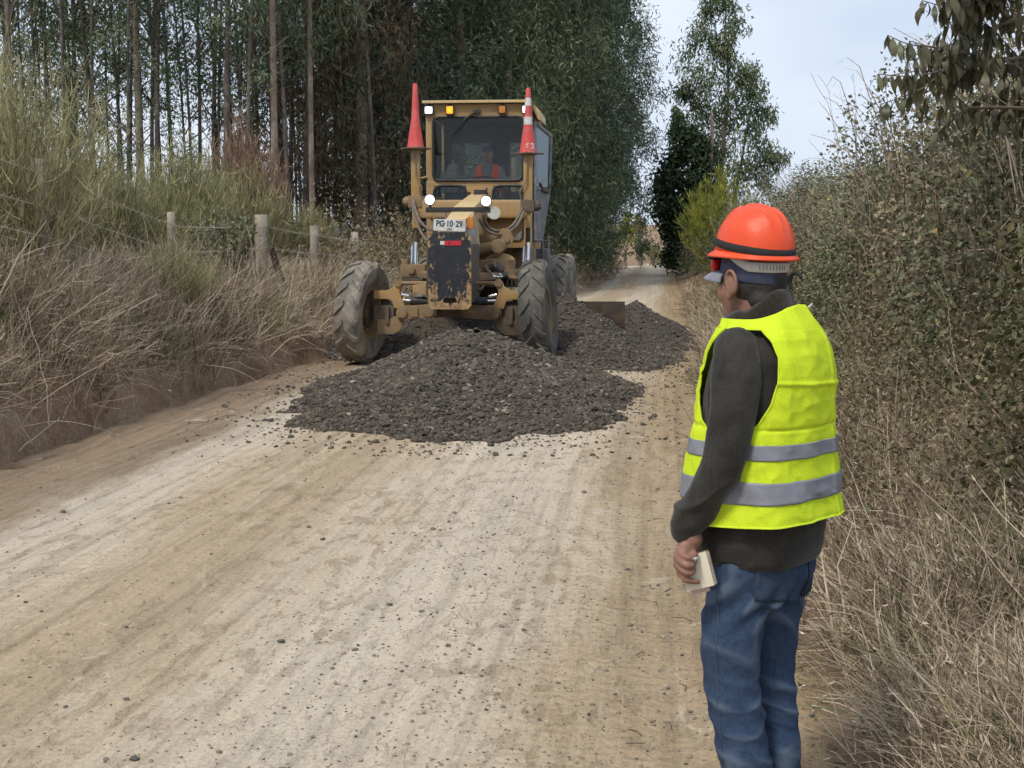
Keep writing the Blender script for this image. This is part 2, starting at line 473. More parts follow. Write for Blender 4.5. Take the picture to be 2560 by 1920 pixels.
lrows = np.concatenate([np.arange(-40, 0, 4), np.arange(0, 3, 0.3), np.arange(3, 24, 0.12), np.arange(24, 60, 0.4), np.arange(60, 140, 2), np.geomspace(140, 2500, 40)])
lo = np.concatenate([-np.geomspace(0.36, 1500, 90)[::-1], -np.arange(0.32, 0, -0.025), [0.0]])
Lx = []
for d in lrows:
    de = max(d, -5.0) if d < 200 else 200.0
    xl0, xr0 = float(XL(de)), float(XR(min(d, 200)))
    Lx.append(np.concatenate([xl0 + lo, np.linspace(xl0 + 0.06, xr0 - 0.06, 9), xr0 - lo[::-1]]))
Lx = np.array(Lx); Ld = np.repeat(lrows[:, None], Lx.shape[1], 1)
Lz = land_z(Lx, Ld)
nr, nc = Lx.shape
ii = np.arange(nr * nc).reshape(nr, nc)
Fl = np.stack([ii[:-1, :-1], ii[:-1, 1:], ii[1:, 1:], ii[1:, :-1]], -1).reshape(-1, 4)
ground = link('ground', np_mesh('ground', np.stack([Lx, Ld, Lz], -1).reshape(-1, 3), Fl, land_material(), smooth=True))
tag(ground, kind='structure')

def surf(x, d):
    """top of ground or road"""
    x = np.asarray(x, float); d = np.asarray(d, float)
    inside = (x > XL(d)) & (x < XR(d))
    return np.where(inside, np.maximum(road_z(x, d), land_z(x, d)), land_z(x, d))
# ================================================================== plant materials
bark_m = simple('eucalypt_bark', (0.25, 0.195, 0.15), (0.115, 0.085, 0.066), 0.9, 3.0, bumpv=0.5, bscale=30, dirt=(0.32, 0.27, 0.22), dirt_lo=0.5, dirt_hi=0.62, dscale=1.4)
bark_d = simple('eucalypt_bark_dark', (0.13, 0.108, 0.094), (0.06, 0.05, 0.044), 0.9, 3.0, bumpv=0.5, bscale=30, dirt=(0.23, 0.20, 0.175), dirt_lo=0.52, dirt_hi=0.66, dscale=1.1)
twig_m = simple('twig_bark', (0.17, 0.135, 0.10), (0.10, 0.08, 0.06), 0.9, 12)
euc_leaf = leafmat('eucalypt_leaf', [(0.0, (0.058, 0.082, 0.045)), (0.5, (0.112, 0.149, 0.082)), (0.85, (0.186, 0.224, 0.122)), (1.0, (0.293, 0.302, 0.16))], 0.55, 0.2, val=0.2, spec=0.3)
euc_leaf_blue = leafmat('eucalypt_leaf_grey', [(0.0, (0.059, 0.09, 0.059)), (0.5, (0.113, 0.158, 0.103)), (1.0, (0.208, 0.261, 0.166))], 0.55, 0.2, val=0.15, spec=0.3)
euc_leaf_dry = leafmat('eucalypt_leaf_dry', [(0.0, (0.049, 0.049, 0.032)), (0.4, (0.098, 0.08, 0.051)), (1.0, (0.224, 0.161, 0.103))], 0.6, 0.15, val=0.2)
blue_leaf = leafmat('sapling_leaf_blue', [(0.0, (0.10, 0.16, 0.17)), (1.0, (0.26, 0.35, 0.36))], 0.5, 0.2)
dark_leaf = leafmat('broadleaf_dark', [(0.0, (0.027, 0.045, 0.024)), (0.6, (0.051, 0.079, 0.037)), (1.0, (0.101, 0.147, 0.059))], 0.5, 0.15, val=0.15)
yell_leaf = leafmat('mimosa_leaf', [(0.0, (0.125, 0.169, 0.037)), (0.5, (0.263, 0.294, 0.062)), (1.0, (0.525, 0.45, 0.075))], 0.6, 0.3, val=0.1)
bram_leaf = leafmat('bramble_leaf_dusty', [(0.0, (0.068, 0.08, 0.04)), (0.45, (0.139, 0.149, 0.08)), (0.8, (0.236, 0.239, 0.143)), (0.95, (0.326, 0.322, 0.212)), (1.0, (0.448, 0.347, 0.134))], 0.75, 0.15, val=0.22)
bram_leaf_dry = leafmat('bramble_leaf_dry', [(0.0, (0.094, 0.078, 0.045)), (0.5, (0.203, 0.164, 0.094)), (1.0, (0.364, 0.299, 0.188))], 0.8, 0.1, val=0.2)
bram_leaf_green = leafmat('bramble_leaf_green', [(0.0, (0.052, 0.06, 0.023)), (0.5, (0.121, 0.119, 0.048)), (1.0, (0.233, 0.199, 0.095))], 0.7, 0.2, val=0.2)
cane_m = leafmat('cane', [(0.0, (0.13, 0.098, 0.072)), (0.6, (0.286, 0.221, 0.163)), (1.0, (0.494, 0.403, 0.305))], 0.8, 0.0)
broom_m = leafmat('broom_green', [(0.0, (0.121, 0.132, 0.065)), (0.5, (0.296, 0.294, 0.142)), (0.9, (0.517, 0.453, 0.247)), (1.0, (0.637, 0.445, 0.302))], 0.7, 0.2, val=0.18)
broom_dry = leafmat('broom_dry', [(0.0, (0.221, 0.137, 0.088)), (0.6, (0.403, 0.26, 0.176)), (1.0, (0.559, 0.403, 0.286))], 0.8, 0.15)
straw_m = leafmat('straw', [(0.0, (0.182, 0.137, 0.087)), (0.35, (0.35, 0.263, 0.165)), (0.75, (0.546, 0.423, 0.273)), (1.0, (0.8, 0.658, 0.448))], 0.8, 0.2, val=0.2, spec=0.2)
straw_dark = leafmat('straw_weathered', [(0.0, (0.085, 0.062, 0.042)), (0.5, (0.185, 0.138, 0.092)), (1.0, (0.34, 0.265, 0.18))], 0.85, 0.15, val=0.25, spec=0.15)
grass_m = leafmat('green_grass', [(0.0, (0.05, 0.075, 0.026)), (0.5, (0.115, 0.145, 0.050)), (1.0, (0.25, 0.25, 0.11))], 0.7, 0.25, val=0.2)
over_leaf = leafmat('drooping_leaf', [(0.0, (0.054, 0.055, 0.028)), (0.5, (0.105, 0.098, 0.051)), (0.9, (0.173, 0.153, 0.087)), (1.0, (0.064, 0.128, 0.038))], 0.45, 0.2, val=0.0, spec=0.4)
wood_m = simple('weathered_post_wood', (0.33, 0.285, 0.225), (0.20, 0.165, 0.125), 0.9, 3, bumpv=0.6, bscale=22, dirt=(0.42, 0.39, 0.33), dscale=2.0)

# ================================================================== trees
def trunk_mesh(name, H, r0, seed, lean=(0, 0), limbs=(), ns=9, bend=0.25, mat=None):
    r = np.random.default_rng(seed)
    k = 14
    t = np.linspace(0, 1, k)
    ph = r.uniform(0, 6, 2)
    path = np.stack([lean[0] * t * H + bend * np.sin(t * 4 + ph[0]) * t, lean[1] * t * H + bend * np.sin(t * 3 + ph[1]) * t, t * (H + 0.4) - 0.4], -1)
    A = Acc()
    rad = r0 * (1 - 0.82 * t) * (1 + 0.28 * np.exp(-t * 22))
    A.add(*tube_arrays(path, rad, ns))
    for (z, az, ln, up) in limbs:
        i = np.interp(z / H, t, np.arange(k))
        p0 = np.array([np.interp(z / H, t, path[:, j]) for j in range(3)])
        s = np.linspace(0, 1, 5)[:, None]
        dirv = np.array([math.cos(az), math.sin(az), up])
        pts = p0 + dirv * ln * s + np.array([0, 0, 0.25 * ln]) * s * s
        A.add(*tube_arrays(pts, np.interp(z / H, t, rad) * 0.5 * (1 - 0.8 * s[:, 0]) + 0.006, 5))
    return A.mesh(name, mat or bark_m, True)

def hang_leaves(c, sd, n, r, ln=(0.15, 0.30), wd=(0.026, 0.042), down=0.9, spread=0.6):
    B = c + r.normal(size=(n, 3)) * sd
    D = r.normal(size=(n, 3)) * spread; D[:, 2] -= down
    return B, D, r.uniform(*ln, n), r.uniform(*wd, n)

def crown_mesh(name, clumps, per, mat, seed, vs_=1.3, **kw):
    """clumps: (x, y, z, spread) rows; light and dark clumps"""
    r = np.random.default_rng(seed)
    Bs, Ds, Ls, Ws, Rn = [], [], [], [], []
    for (x, y, z, s) in clumps:
        n = max(4, int(per * r.uniform(0.6, 1.4)))
        B, D, l, w = hang_leaves(np.array([x, y, z]), np.array([s, s, s * vs_]), n, r, **kw)
        Bs.append(B); Ds.append(D); Ls.append(l); Ws.append(w)
        Rn.append(np.clip(r.normal(0.45, 0.17, n) + r.normal(0, 0.2), 0, 1))
    V, F, a = leaf_arrays(np.concatenate(Bs), np.concatenate(Ds), np.concatenate(Ls), np.concatenate(Ws), np.concatenate(Rn), r=r)
    return np_mesh(name, V, F, mat, {'rnd': a})

def make_tree(name, trunk, crown):
    t = empty(name)
    link('trunk', trunk, t); link('crown', crown, t)
    return t

def dense_clumps(seed, H=16.0, Rm=2.5, n=430, z0=0.5, hole=0.0):
    r = np.random.default_rng(seed)
    out = []
    lob = r.uniform(0, 6.28, 4)
    for i in range(n):
        z = z0 + (H - z0) * r.uniform() ** 1.15
        if z > 11.5 and r.uniform() < 0.5: continue
        pr = np.interp(z, [0, 1, 3.5, 9, 13, H], [0.72, 0.85, 1.0, 1.0, 0.75, 0.2]) * Rm
        az = r.uniform(0, 6.283)
        pr *= 1 + 0.22 * math.sin(az * 2 + lob[0] + z * 0.9) + 0.14 * math.sin(az * 3 + lob[1] - z * 1.7)
        q = r.uniform() ** 0.42 * pr
        out.append((q * math.cos(az), q * math.sin(az), z, r.uniform(0.16, 0.36)))
    return out

def place(proto, first, loc, rz, s=1.0, label=None, cat='tree', group=None, sz=None):
    o = proto if first else copy_tree(proto)
    o.location = loc; o.rotation_euler = (0, 0, rz); o.scale = (s, s, sz or s)
    for k in ('label', 'category', 'group'):
        if k in o: del o[k]
    return tag(o, label, cat, group)

# -- the wall of leafy eucalypts left of the road behind the grader
D_proto = []
for i in range(3):
    r = np.random.default_rng(100 + i)
    limbs = [(r.uniform(2, 14), r.uniform(0, 6.28), r.uniform(1.2, 2.2), r.uniform(0.2, 0.7)) for _ in range(16)]
    D_proto.append(make_tree('eucalyptus_tree', trunk_mesh('dense_trunk', 16.5, 0.24, 40 + i, limbs=limbs), crown_mesh('dense_crown', dense_clumps(50 + i, n=400), 80, (euc_leaf, euc_leaf_blue, euc_leaf)[i], 60 + i, vs_=1.5, ln=(0.15, 0.32), wd=(0.034, 0.056), down=0.7, spread=0.75)))
D_proto.append(make_tree('eucalyptus_tree', trunk_mesh('edge_trunk', 16.5, 0.24, 47, limbs=[(4, 1, 1.6, .5), (6, 3, 1.8, .5), (8, 5, 1.6, .4)]), crown_mesh('edge_crown', dense_clumps(58, n=370, z0=2.9), 80, euc_leaf, 68, vs_=1.5, ln=(0.15, 0.32), wd=(0.034, 0.056), down=0.7, spread=0.75)))
dryp = make_tree('eucalyptus_tree', trunk_mesh('dry_trunk', 15.5, 0.2, 44, limbs=[(3, 1, 1.5, .4), (5, 3, 1.6, .4), (7, 5, 1.5, .3)]), crown_mesh('dry_crown', dense_clumps(57, n=300, Rm=1.7, z0=1.6), 50, euc_leaf_dry, 67, ln=(0.16, 0.30)))
dense_spots = [
    # x, y, variant, scale, rz, label
    (3.2, 59.0, 3, 1.00, 0.3, 'tall leafy eucalyptus bordering the open sky, last of the wall'),
    (4.0, 65.0, 3, 0.95, 2.1, 'leafy eucalyptus overhanging the far bend of the road'),
    (2.55, 54.5, 2, 1.00, 1.2, 'dense eucalyptus with foliage to the ground right of the cab door'),
    (1.7, 50.0, 1, 1.02, 4.0, 'grey-green weeping eucalyptus directly behind the open cab door'),
    (1.0, 46.0, 0, 1.00, 5.2, 'dense dark eucalyptus standing behind the striped cone'),
    (-0.2, 42.5, 2, 0.98, 0.9, 'leafy eucalyptus rising straight behind the cab roof'),
    (-1.5, 40.0, 0, 0.95, 3.3, 'leafy eucalyptus behind the amber roof lamp of the cab'),
    (-2.9, 39.0, 1, 0.85, 2.6, 'leafy eucalyptus behind the plain red cone'),
    (0.8, 53.5, 0, 1.05, 2.2, 'eucalyptus filling the second row behind the cab'),
    (-1.3, 48.0, 2, 1.05, 1.6, 'eucalyptus of the second row, above the cab roof'),
    (-3.4, 46.0, 0, 1.0, 5.9, 'eucalyptus of the second row behind the red cone'),
]
used = [0, 0, 0, 0]
for (x, y, v, s, rz, lab) in dense_spots:
    place(D_proto[v], not used[v], (x, y, float(land_z(x, y)) - 0.1), rz, s, lab, 'tree', 'leafy eucalypts behind the grader'); used[v] = 1
place(dryp, True, (-3.9, 36.0, float(land_z(-3.9, 36))), 0.4, 0.95, 'eucalyptus with hanging brown dry foliage left of the plain red cone', 'tree')
place(dryp, False, (-5.3, 37.5, float(land_z(-5.3, 37.5))), 2.4, 0.9, 'thin brown-leaved eucalyptus at the edge of the plantation trunks', 'tree')

# -- plantation of slender trunks
P_proto = []
for i in range(5):
    r = np.random.default_rng(200 + i)
    H = 17.0
    cl = []
    nb = (62, 40, 74, 32, 50)[i]
    z_lo = (3.2, 4.5, 2.2, 5.2, 3.6)[i]
    for _ in range(nb):
        z = r.uniform(z_lo, H)
        if z > 11 and r.uniform() < 0.5: continue
        az = r.uniform(0, 6.28); q = r.uniform(0.1, np.interp(z, [2, 5, 12, 17], [0.8, 1.25, 1.1, 0.4]))
        cl.append((q * math.cos(az), q * math.sin(az), z, r.uniform(0.11, 0.26)))
    limbs = [(r.uniform(z_lo - 1, 14), r.uniform(0, 6.28), r.uniform(0.5, 1.1), r.uniform(0.3, 0.9)) for _ in range(14)]
    P_proto.append(make_tree('plantation_tree', trunk_mesh('slender_trunk', H, (0.055, 0.068, 0.048, 0.074, 0.052)[i], 70 + i, lean=(r.uniform(-0.022, 0.022), 0), limbs=limbs, ns=7, bend=0.4, mat=bark_d), crown_mesh('slender_crown', cl, 44, euc_leaf if i % 2 == 0 else euc_leaf_blue, 80 + i, vs_=1.0, ln=(0.09, 0.19), wd=(0.03, 0.055), down=0.5, spread=0.8)))
r = np.random.default_rng(33)
pu = [0] * 5
cnt = 0
for row in range(16):
    y0 = 29.5 + row * 1.8
    for kx in range(50):
        x0 = -3.6 - kx * 1.05 - 0.5 * (row % 2)
        x = x0 + r.uniform(-0.5, 0.5) + 0.11 * (y0 - 29); y = y0 + r.uniform(-0.7, 0.7)
        bear = x / y                                   # keep the block of wood that the road looks into
        if bear < -0.392 or bear > -0.082: continue
        if y < 33 and bear > -0.155: continue
        depth_lim = np.interp(bear, [-0.369, -0.202, -0.135, -0.082], [41, 43, 58, 62])
        if y > depth_lim: continue
        if r.uniform() < 0.14: continue
        v = int(r.integers(0, 5))
        place(P_proto[v], not pu[v], (x, y, float(land_z(x, y)) - 0.1), r.uniform(0, 6.28), r.uniform(0.8, 1.12), 'slender eucalyptus trunk among the plantation rows behind the wire fence', 'tree', 'plantation trunks')
        pu[v] = 1; cnt += 1
# single trunks one can pick out in front of the plantation
lead = link_lead = None
for (x, y, rr, ln_, lab, sd_) in (
        (-5.05, 29.6, 0.085, 0.014, 'pale leaning eucalyptus trunk standing just behind the thick fence post', 301),
        (-4.45, 31.2, 0.07, 0.006, 'straight pale eucalyptus trunk behind the second fence post from the grader tyre', 302),
        (-8.1, 30.5, 0.085, -0.004, 'forked pale trunk beside the brown dried broom', 303),
        (-11.0, 31.0, 0.085, 0.005, 'bare trunk above the green brooms, left of the forked one', 304)):
    rr_ = np.random.default_rng(sd_)
    limbs = [(rr_.uniform(5, 14), rr_.uniform(0, 6.28), rr_.uniform(0.6, 1.2), 0.6) for _ in range(8)]
    cl = [(rr_.normal() * 0.7 + ln_ * z, rr_.normal() * 0.7, z, 0.28) for z in rr_.uniform(5.0, 17, 60)]
    t = make_tree('plantation_tree', trunk_mesh('lead_trunk', 17, rr, sd_, lean=(ln_, 0), limbs=limbs, bend=0.15), crown_mesh('lead_crown', cl, 44, euc_leaf, sd_ + 5))
    t.location = (x, y, float(land_z(x, y)) - 0.1)
    tag(t, lab, 'tree')

# -- slender eucalypt standing against the sky on the right
D9 = 62.0
def cl_from(list_, D, x0, seed, n_per, jit):
    r = np.random.default_rng(seed); out = []
    for (X, Z, R_) in list_:
        X = X - x0
        for _ in range(n_per):
            v = r.normal(size=3) * R_ * 0.55
            out.append((X + v[0], v[1], Z + v[2], R_ * jit))
    return out
sk = [(9.07, 12.01, 0.54), (9.59, 11.66, 0.58), (8.56, 11.29, 0.50), (9.90, 10.88, 0.54), (8.31, 10.36, 0.58), (8.87, 9.84, 0.54), (9.38, 9.64, 0.45), (8.14, 9.22, 0.70), (9.07, 8.71, 0.74), (10.00, 8.71, 0.62), (10.46, 8.50, 0.54), (7.94, 8.09, 0.70), (8.76, 7.67, 0.79), (9.80, 7.57, 0.74), (10.73, 7.78, 0.54), (8.14, 6.95, 0.62), (9.28, 6.74, 0.83), (10.31, 6.64, 0.70), (11.04, 6.85, 0.50), (9.38, 5.81, 0.79), (10.42, 5.71, 0.70), (11.24, 5.50, 0.58), (8.76, 5.30, 0.54), (9.69, 4.88, 0.74), (10.73, 4.78, 0.62), (11.55, 4.99, 0.41), (7.52, 7.67, 0.33), (7.36, 6.85, 0.29), (7.21, 6.43, 0.33), (10.00, 3.95, 0.70), (11.04, 3.95, 0.54)]
x9 = 9.6
A = Acc()
zt = np.linspace(-0.4, 11.6, 12)
A.add(*tube_arrays(np.stack([-0.3 + 0.012 * zt + 0.12 * np.sin(zt), 0 * zt, zt], -1), np.linspace(0.16, 0.025, 12), 7))
zt = np.linspace(0.5, 8.6, 9)
A.add(*tube_arrays(np.stack([-0.2 + 0.16 * zt, 0.3 + 0 * zt, zt], -1), np.linspace(0.11, 0.02, 9), 6))
for (z, dx, dz) in ((4, -1.2, 1.0), (5.2, 1.0, 1.1), (6.5, -1.3, 0.8), (7.6, 1.1, 0.9), (8.6, -0.9, 0.9), (9.6, 0.7, 0.9)):
    s = np.linspace(0, 1, 5)
    A.add(*tube_arrays(np.stack([-0.25 + dx * s, 0.2 * s, z + dz * s], -1), np.linspace(0.05, 0.012, 5), 5))
t = make_tree('slender_tree', A.mesh('sky_trunk', bark_m, True), crown_mesh('sky_crown', cl_from(sk, D9, x9, 5, 8, 0.34), 50, euc_leaf, 6, ln=(0.17, 0.32), wd=(0.05, 0.08)))
t.location = (x9, D9, 0.6)
for ch in t.children: ch.location.z = -0.6
tag(t, 'slender open-crowned eucalyptus standing alone against the pale sky', 'tree')

# -- dark round trees at the right of the far bend
dk = [(6.94, 5.51, 0.41), (6.42, 4.57, 0.49), (7.17, 4.67, 0.56), (7.73, 4.95, 0.41), (6.23, 3.64, 0.49), (6.98, 3.64, 0.63), (7.82, 3.92, 0.56), (6.14, 2.80, 0.49), (6.79, 2.71, 0.63), (7.63, 2.89, 0.63), (6.33, 1.96, 0.41), (6.94, 1.77, 0.56), (7.63, 1.77, 0.60), (6.65, 1.12, 0.41), (7.26, 0.93, 0.52), (6.51, 0.65, 0.34)]
x10, D10 = 7.75, 56.0
t = make_tree('dark_tree', trunk_mesh('dark_trunk', 6.0, 0.2, 77, limbs=[(1.5, 2.5, 1.3, .7), (2, .5, 1.2, .8), (2.5, 4, 1, .9)]), crown_mesh('dark_crown', cl_from(dk, D10, x10, 15, 12, 0.36), 90, dark_leaf, 16, ln=(0.12, 0.22), wd=(0.08, 0.14), down=0.3, spread=0.8))
t.location = (x10, D10, float(land_z(x10, D10)))
for ch in t.children:
    if ch.name.startswith('crown'): ch.location.z = -t.location.z
tag(t, 'dark dense broadleaf tree leaning over the right side of the far road', 'tree')

# -- yellow-green mimosa shrub
x11, D11 = 6.25, 42.0
r = np.random.default_rng(18)
t = empty('mimosa_shrub', (x11, D11, float(land_z(x11, D11))))
MIMOSA = t
tag(t, 'bright yellow-green feathery shrub beside the dark tree', 'shrub')

# -- small light trees far beyond the crest, seen through the gap
def blob_tree(name, lst, D, x0, mat, seed, lab, cat='tree', per=40, ln=(0.12, 0.22), wd=(0.06, 0.1), n_per=8, trunk=True):
    cl = cl_from(lst, D, x0, seed, n_per, 0.36)
    t = empty(name, (x0, D, float(land_z(x0, D))))
    c = link('crown', crown_mesh(name + '_crown', cl, per, mat, seed, ln=ln, wd=wd, down=0.3, spread=0.8), t); c.location.z = -t.location.z
    link('trunk', trunk_mesh(name + '_trunk', 2.5, 0.09, seed), t)
    return tag(t, lab, cat)
blob_tree('small_tree', [(6.78, 2.10, 0.39), (6.97, 2.66, 0.34), (6.69, 1.54, 0.45), (7.11, 1.82, 0.34)], 84.0, 6.9, yell_leaf, 401, 'light green sapling beyond the crest, nearest the eucalyptus wall')
blob_tree('small_tree', [(8.34, 2.60, 0.31), (8.49, 2.14, 0.37), (8.28, 1.83, 0.31)], 92.0, 8.4, bram_leaf_green, 402, 'thin yellowish sapling beyond the crest of the road')
blob_tree('small_tree', [(7.44, 1.28, 0.43), (7.79, 0.88, 0.32), (7.31, 0.75, 0.37)], 80.0, 7.4, dark_leaf, 403, 'dark round bush at the crest of the road')
blob_tree('small_tree', [(7.57, 0.67, 0.35), (8.01, 0.49, 0.30), (7.75, 0.34, 0.30)], 76.0, 7.7, grass_m, 404, 'small fresh green bush at the end of the road', 'bush', ln=(0.08, 0.16), wd=(0.02, 0.04))

# ================================================================== brambles along the right bank
def bramble_mesh(name, seed, mat, W=1.15, Dp=1.0, H=2.3, n=17000, lsz=(0.024, 0.056)):
    r = np.random.default_rng(seed)
    u = r.normal(size=(n, 3)); u = unit(u); u[:, 2] = np.abs(u[:, 2])
    lum = 1 + 0.26 * np.sin(u[:, 0] * 5 + seed) * np.sin(u[:, 1] * 7 + 2 * seed) + 0.13 * np.sin(u[:, 2] * 9 + u[:, 0] * 8 + seed) + 0.12 * np.sin(u[:, 1] * 15 + u[:, 2] * 13)
    lum = np.clip(lum, 0.5, 1.14)
    q = r.uniform(size=n) ** 0.24
    P = u * (q * lum)[:, None] * np.array([W, Dp, H])
    P = P + r.normal(size=P.shape) * 0.02
    D = u * 0.5 + r.normal(size=P.shape) * 0.7; D[:, 2] -= 0.35
    rn = np.clip(r.normal(0.42, 0.2, n) + 0.9 * (lum - 1) + 0.22 * np.sin(P[:, 0] * 3 + seed) * np.cos(P[:, 2] * 2.4), 0, 0.985)
    rn[r.uniform(size=n) < 0.008] = 1.0
    ls = r.uniform(*lsz, n)
    V, F, a = leaf_arrays(P, D, ls, ls * r.uniform(0.55, 0.8, n), rn, 0.2, r=r)
    return np_mesh(name, V, F, mat, {'rnd': a})

def cane_mesh(name, seed, n=270, W=1.15, Dp=1.0, H=2.3, wid=0.0045):
    r = np.random.default_rng(seed)
    k = 8; t = np.linspace(0, 1, k)[None, :, None]
    az = r.uniform(0, 6.28, n); rr = r.uniform(0.0, 0.7, n)
    p0 = np.stack([np.cos(az) * rr * W, np.sin(az) * rr * Dp, np.zeros(n)], -1)
    az2 = az + r.normal(size=n) * 0.8; reach = r.uniform(0.5, 1.2, n)
    p2 = np.stack([np.cos(az2) * reach * W, np.sin(az2) * reach * Dp, H * r.uniform(0.15, 1.02, n)], -1)
    p1 = (p0 + p2) / 2; p1[:, 2] = np.maximum(p2[:, 2], H * 0.5) * r.uniform(0.9, 1.3, n)
    P = (1 - t) ** 2 * p0[:, None] + 2 * t * (1 - t) * p1[:, None] + t ** 2 * p2[:, None]
    P += r.normal(size=P.shape) * 0.015
    w = np.broadcast_to(np.linspace(1.2, 0.5, k) * wid, (n, k))
    A = Acc(); A.add(*strip_arrays(P, w, r.uniform(0, 1, n), r))
    return A.mesh(name, cane_m)

def make_shrub(name, fol, canes):
    t = empty(name); link('foliage', fol, t); link('cane_tangle', canes, t); return t
Bp = [make_shrub('bramble_bush', bramble_mesh('bramble_foliage_a', 1, bram_leaf), cane_mesh('bramble_canes_a', 11)),
      make_shrub('bramble_bush', bramble_mesh('bramble_foliage_b', 2, bram_leaf_dry, n=11000), cane_mesh('bramble_canes_b', 12, 240)),
      make_shrub('bramble_bush', bramble_mesh('bramble_foliage_c', 3, bram_leaf), cane_mesh('bramble_canes_c', 13)),
      make_shrub('bramble_bush', bramble_mesh('bramble_foliage_d', 4, bram_leaf_green, n=12000, lsz=(0.03, 0.065)), cane_mesh('bramble_canes_d', 14, 120))]
bu = [0, 0, 0, 0]
bspots = [
    (1.85, 5.7, 3, 0.95, 1.12, 'olive bramble cut by the right picture edge under the overhanging tree'), # lateral from road edge, distance, variant, s, sz, label
    (2.25, 7.2, 2, 0.95, 1.08, 'dusty bramble nearest the camera under the drooping leaves'),
    (2.1, 9.0, 0, 1.0, 1.14, 'dusty grey-green bramble above the worker vest, second from the camera'),
    (3.2, 9.4, 3, 1.05, 1.3, 'olive-leaved bush poking up behind the dusty brambles'),
    (2.2, 11.2, 1, 1.0, 1.12, 'brown half-dead bramble with bare arching canes'),
    (3.0, 12.4, 2, 1.1, 1.3, 'tall dusty bramble forming the highest step of the hedge line'),
    (2.1, 13.6, 0, 1.05, 1.1, 'dusty bramble right of the orange helmet'),
    (2.2, 16.2, 2, 0.95, 0.76, 'dusty bramble directly behind the orange helmet'),
    (3.6, 16.0, 0, 1.0, 0.86, 'dusty bramble in the second row behind the helmet'),
    (2.1, 19.2, 1, 1.0, 0.78, 'brownish bramble between helmet and yellow-green shrub'),
    (3.7, 20.5, 3, 1.1, 0.92, 'olive bush on the hedge skyline behind the helmet'),
    (2.1, 22.5, 0, 1.05, 0.78, 'dusty bramble on the bank beyond the gravel windrow'),
    (2.0, 26.0, 2, 1.1, 0.80, 'dusty bramble on the right bank past the blade'),
    (3.6, 26.5, 3, 1.2, 0.98, 'olive bush on the skyline left of the hedge step'),
    (2.0, 30.0, 0, 1.2, 0.80, 'dusty bramble half way to the yellow-green shrub'),
    (1.9, 34.0, 3, 1.15, 0.80, 'olive bramble at the foot of the yellow-green shrub'),
    (3.4, 34.0, 2, 1.3, 1.05, 'dusty bush behind the yellow-green shrub'),
    (1.7, 38.5, 2, 1.1, 0.74, 'dusty bramble just before the yellow-green shrub'),
    (1.5, 45.0, 0, 1.2, 0.72, 'low bramble beneath the dark tree'),
    (1.5, 50.0, 2, 1.2, 0.72, 'far low bramble at the shaded road edge'),
    (4.5, 44.0, 2, 1.5, 1.25, 'broad bush at the foot of the lone sky tree'),
    (6.0, 38.0, 0, 1.5, 1.25, 'broad dusty bush on the skyline below the lone sky tree'),
]
for (b_, d_, v, s, sz, lab) in bspots:
    x = float(XR(d_)) + b_
    place(Bp[v], not bu[v], (x, d_, float(land_z(x, d_)) - 0.1), random.uniform(0, 6.28), s, lab, 'bush', 'brambles on the right bank', sz * (0.92 if d_ < 12 else 1.0)); bu[v] = 1

# ================================================================== brooms behind the fence
def broom_mesh(name, seed, mat, H=2.0, n=1500, spread=0.55, wid=0.006, twigs=5):
    r = np.random.default_rng(seed)
    k = 6; t = np.linspace(0, 1, k)[None, :, None]
    az = r.uniform(0, 6.28, n); q = r.uniform(0, 1, n) ** 0.7
    h = H * r.uniform(0.45, 1.0, n) * (1 - 0.35 * q)
    p0 = np.stack([np.cos(az) * q * 0.25, np.sin(az) * q * 0.25, np.zeros(n)], -1)
    p2 = p0 + np.stack([np.cos(az) * q * spread * H * 0.5, np.sin(az) * q * spread * H * 0.5, h], -1)
    p1 = p0 * 0.6 + p2 * 0.4 + np.stack([0 * az, 0 * az, 0.12 * h], -1)
    P = (1 - t) ** 2 * p0[:, None] + 2 * t * (1 - t) * p1[:, None] + t ** 2 * p2[:, None]
    P += r.normal(size=P.shape) * 0.012 * H
    A = Acc()
    rn = np.clip(r.normal(0.45, 0.22, n), 0, 1)
    A.add(*strip_arrays(P, np.broadcast_to(np.linspace(1.1, 0.45, k) * wid, (n, k)), rn, r))
    # fine upright side twigs
    m = n * twigs
    j = r.integers(0, n, m); ti = r.integers(2, k, m)
    b0 = P[j, ti]
    d = r.normal(size=(m, 3)) * 0.45; d[:, 2] += 0.75; d = unit(d)
    l = r.uniform(0.07, 0.2, m)[:, None] * H * 0.5
    Q = np.stack([b0, b0 + d * l * 0.5, b0 + d * l + np.array([0, 0, 0.02])], 1)
    A.add(*strip_arrays(Q, np.broadcast_to(np.array([0.9, 0.8, 0.3]) * wid * 0.8, (m, 3)), np.clip(rn[j] + r.normal(0, 0.15, m), 0, 1), r))
    return A.mesh(name, mat)
def broom(name, me, loc, s, label, rz=0.0):
    t = empty(name, loc, rz); t.scale = (s, s, s)
    link('foliage', me, t)
    return tag(t, label, 'shrub', 'broom shrubs behind the fence')
link('foliage', broom_mesh('mimosa_foliage', 26, yell_leaf, H=3.2, n=420, spread=0.62, wid=0.011, twigs=26), MIMOSA)
bm_a, bm_b, bm_c, bm_dry = broom_mesh('broom_a', 21, broom_m, n=1000), broom_mesh('broom_b', 22, broom_m, spread=0.9, n=650, twigs=6), broom_mesh('broom_c', 23, broom_m, spread=0.45, n=800), broom_mesh('broom_dry', 24, broom_dry, n=900, spread=0.35)
broom_o = leafmat('broom_olive', [(0.0, (0.163, 0.144, 0.075)), (0.5, (0.3, 0.281, 0.144)), (0.85, (0.413, 0.394, 0.213)), (1.0, (0.525, 0.45, 0.3))], 0.7, 0.2, val=0.15)
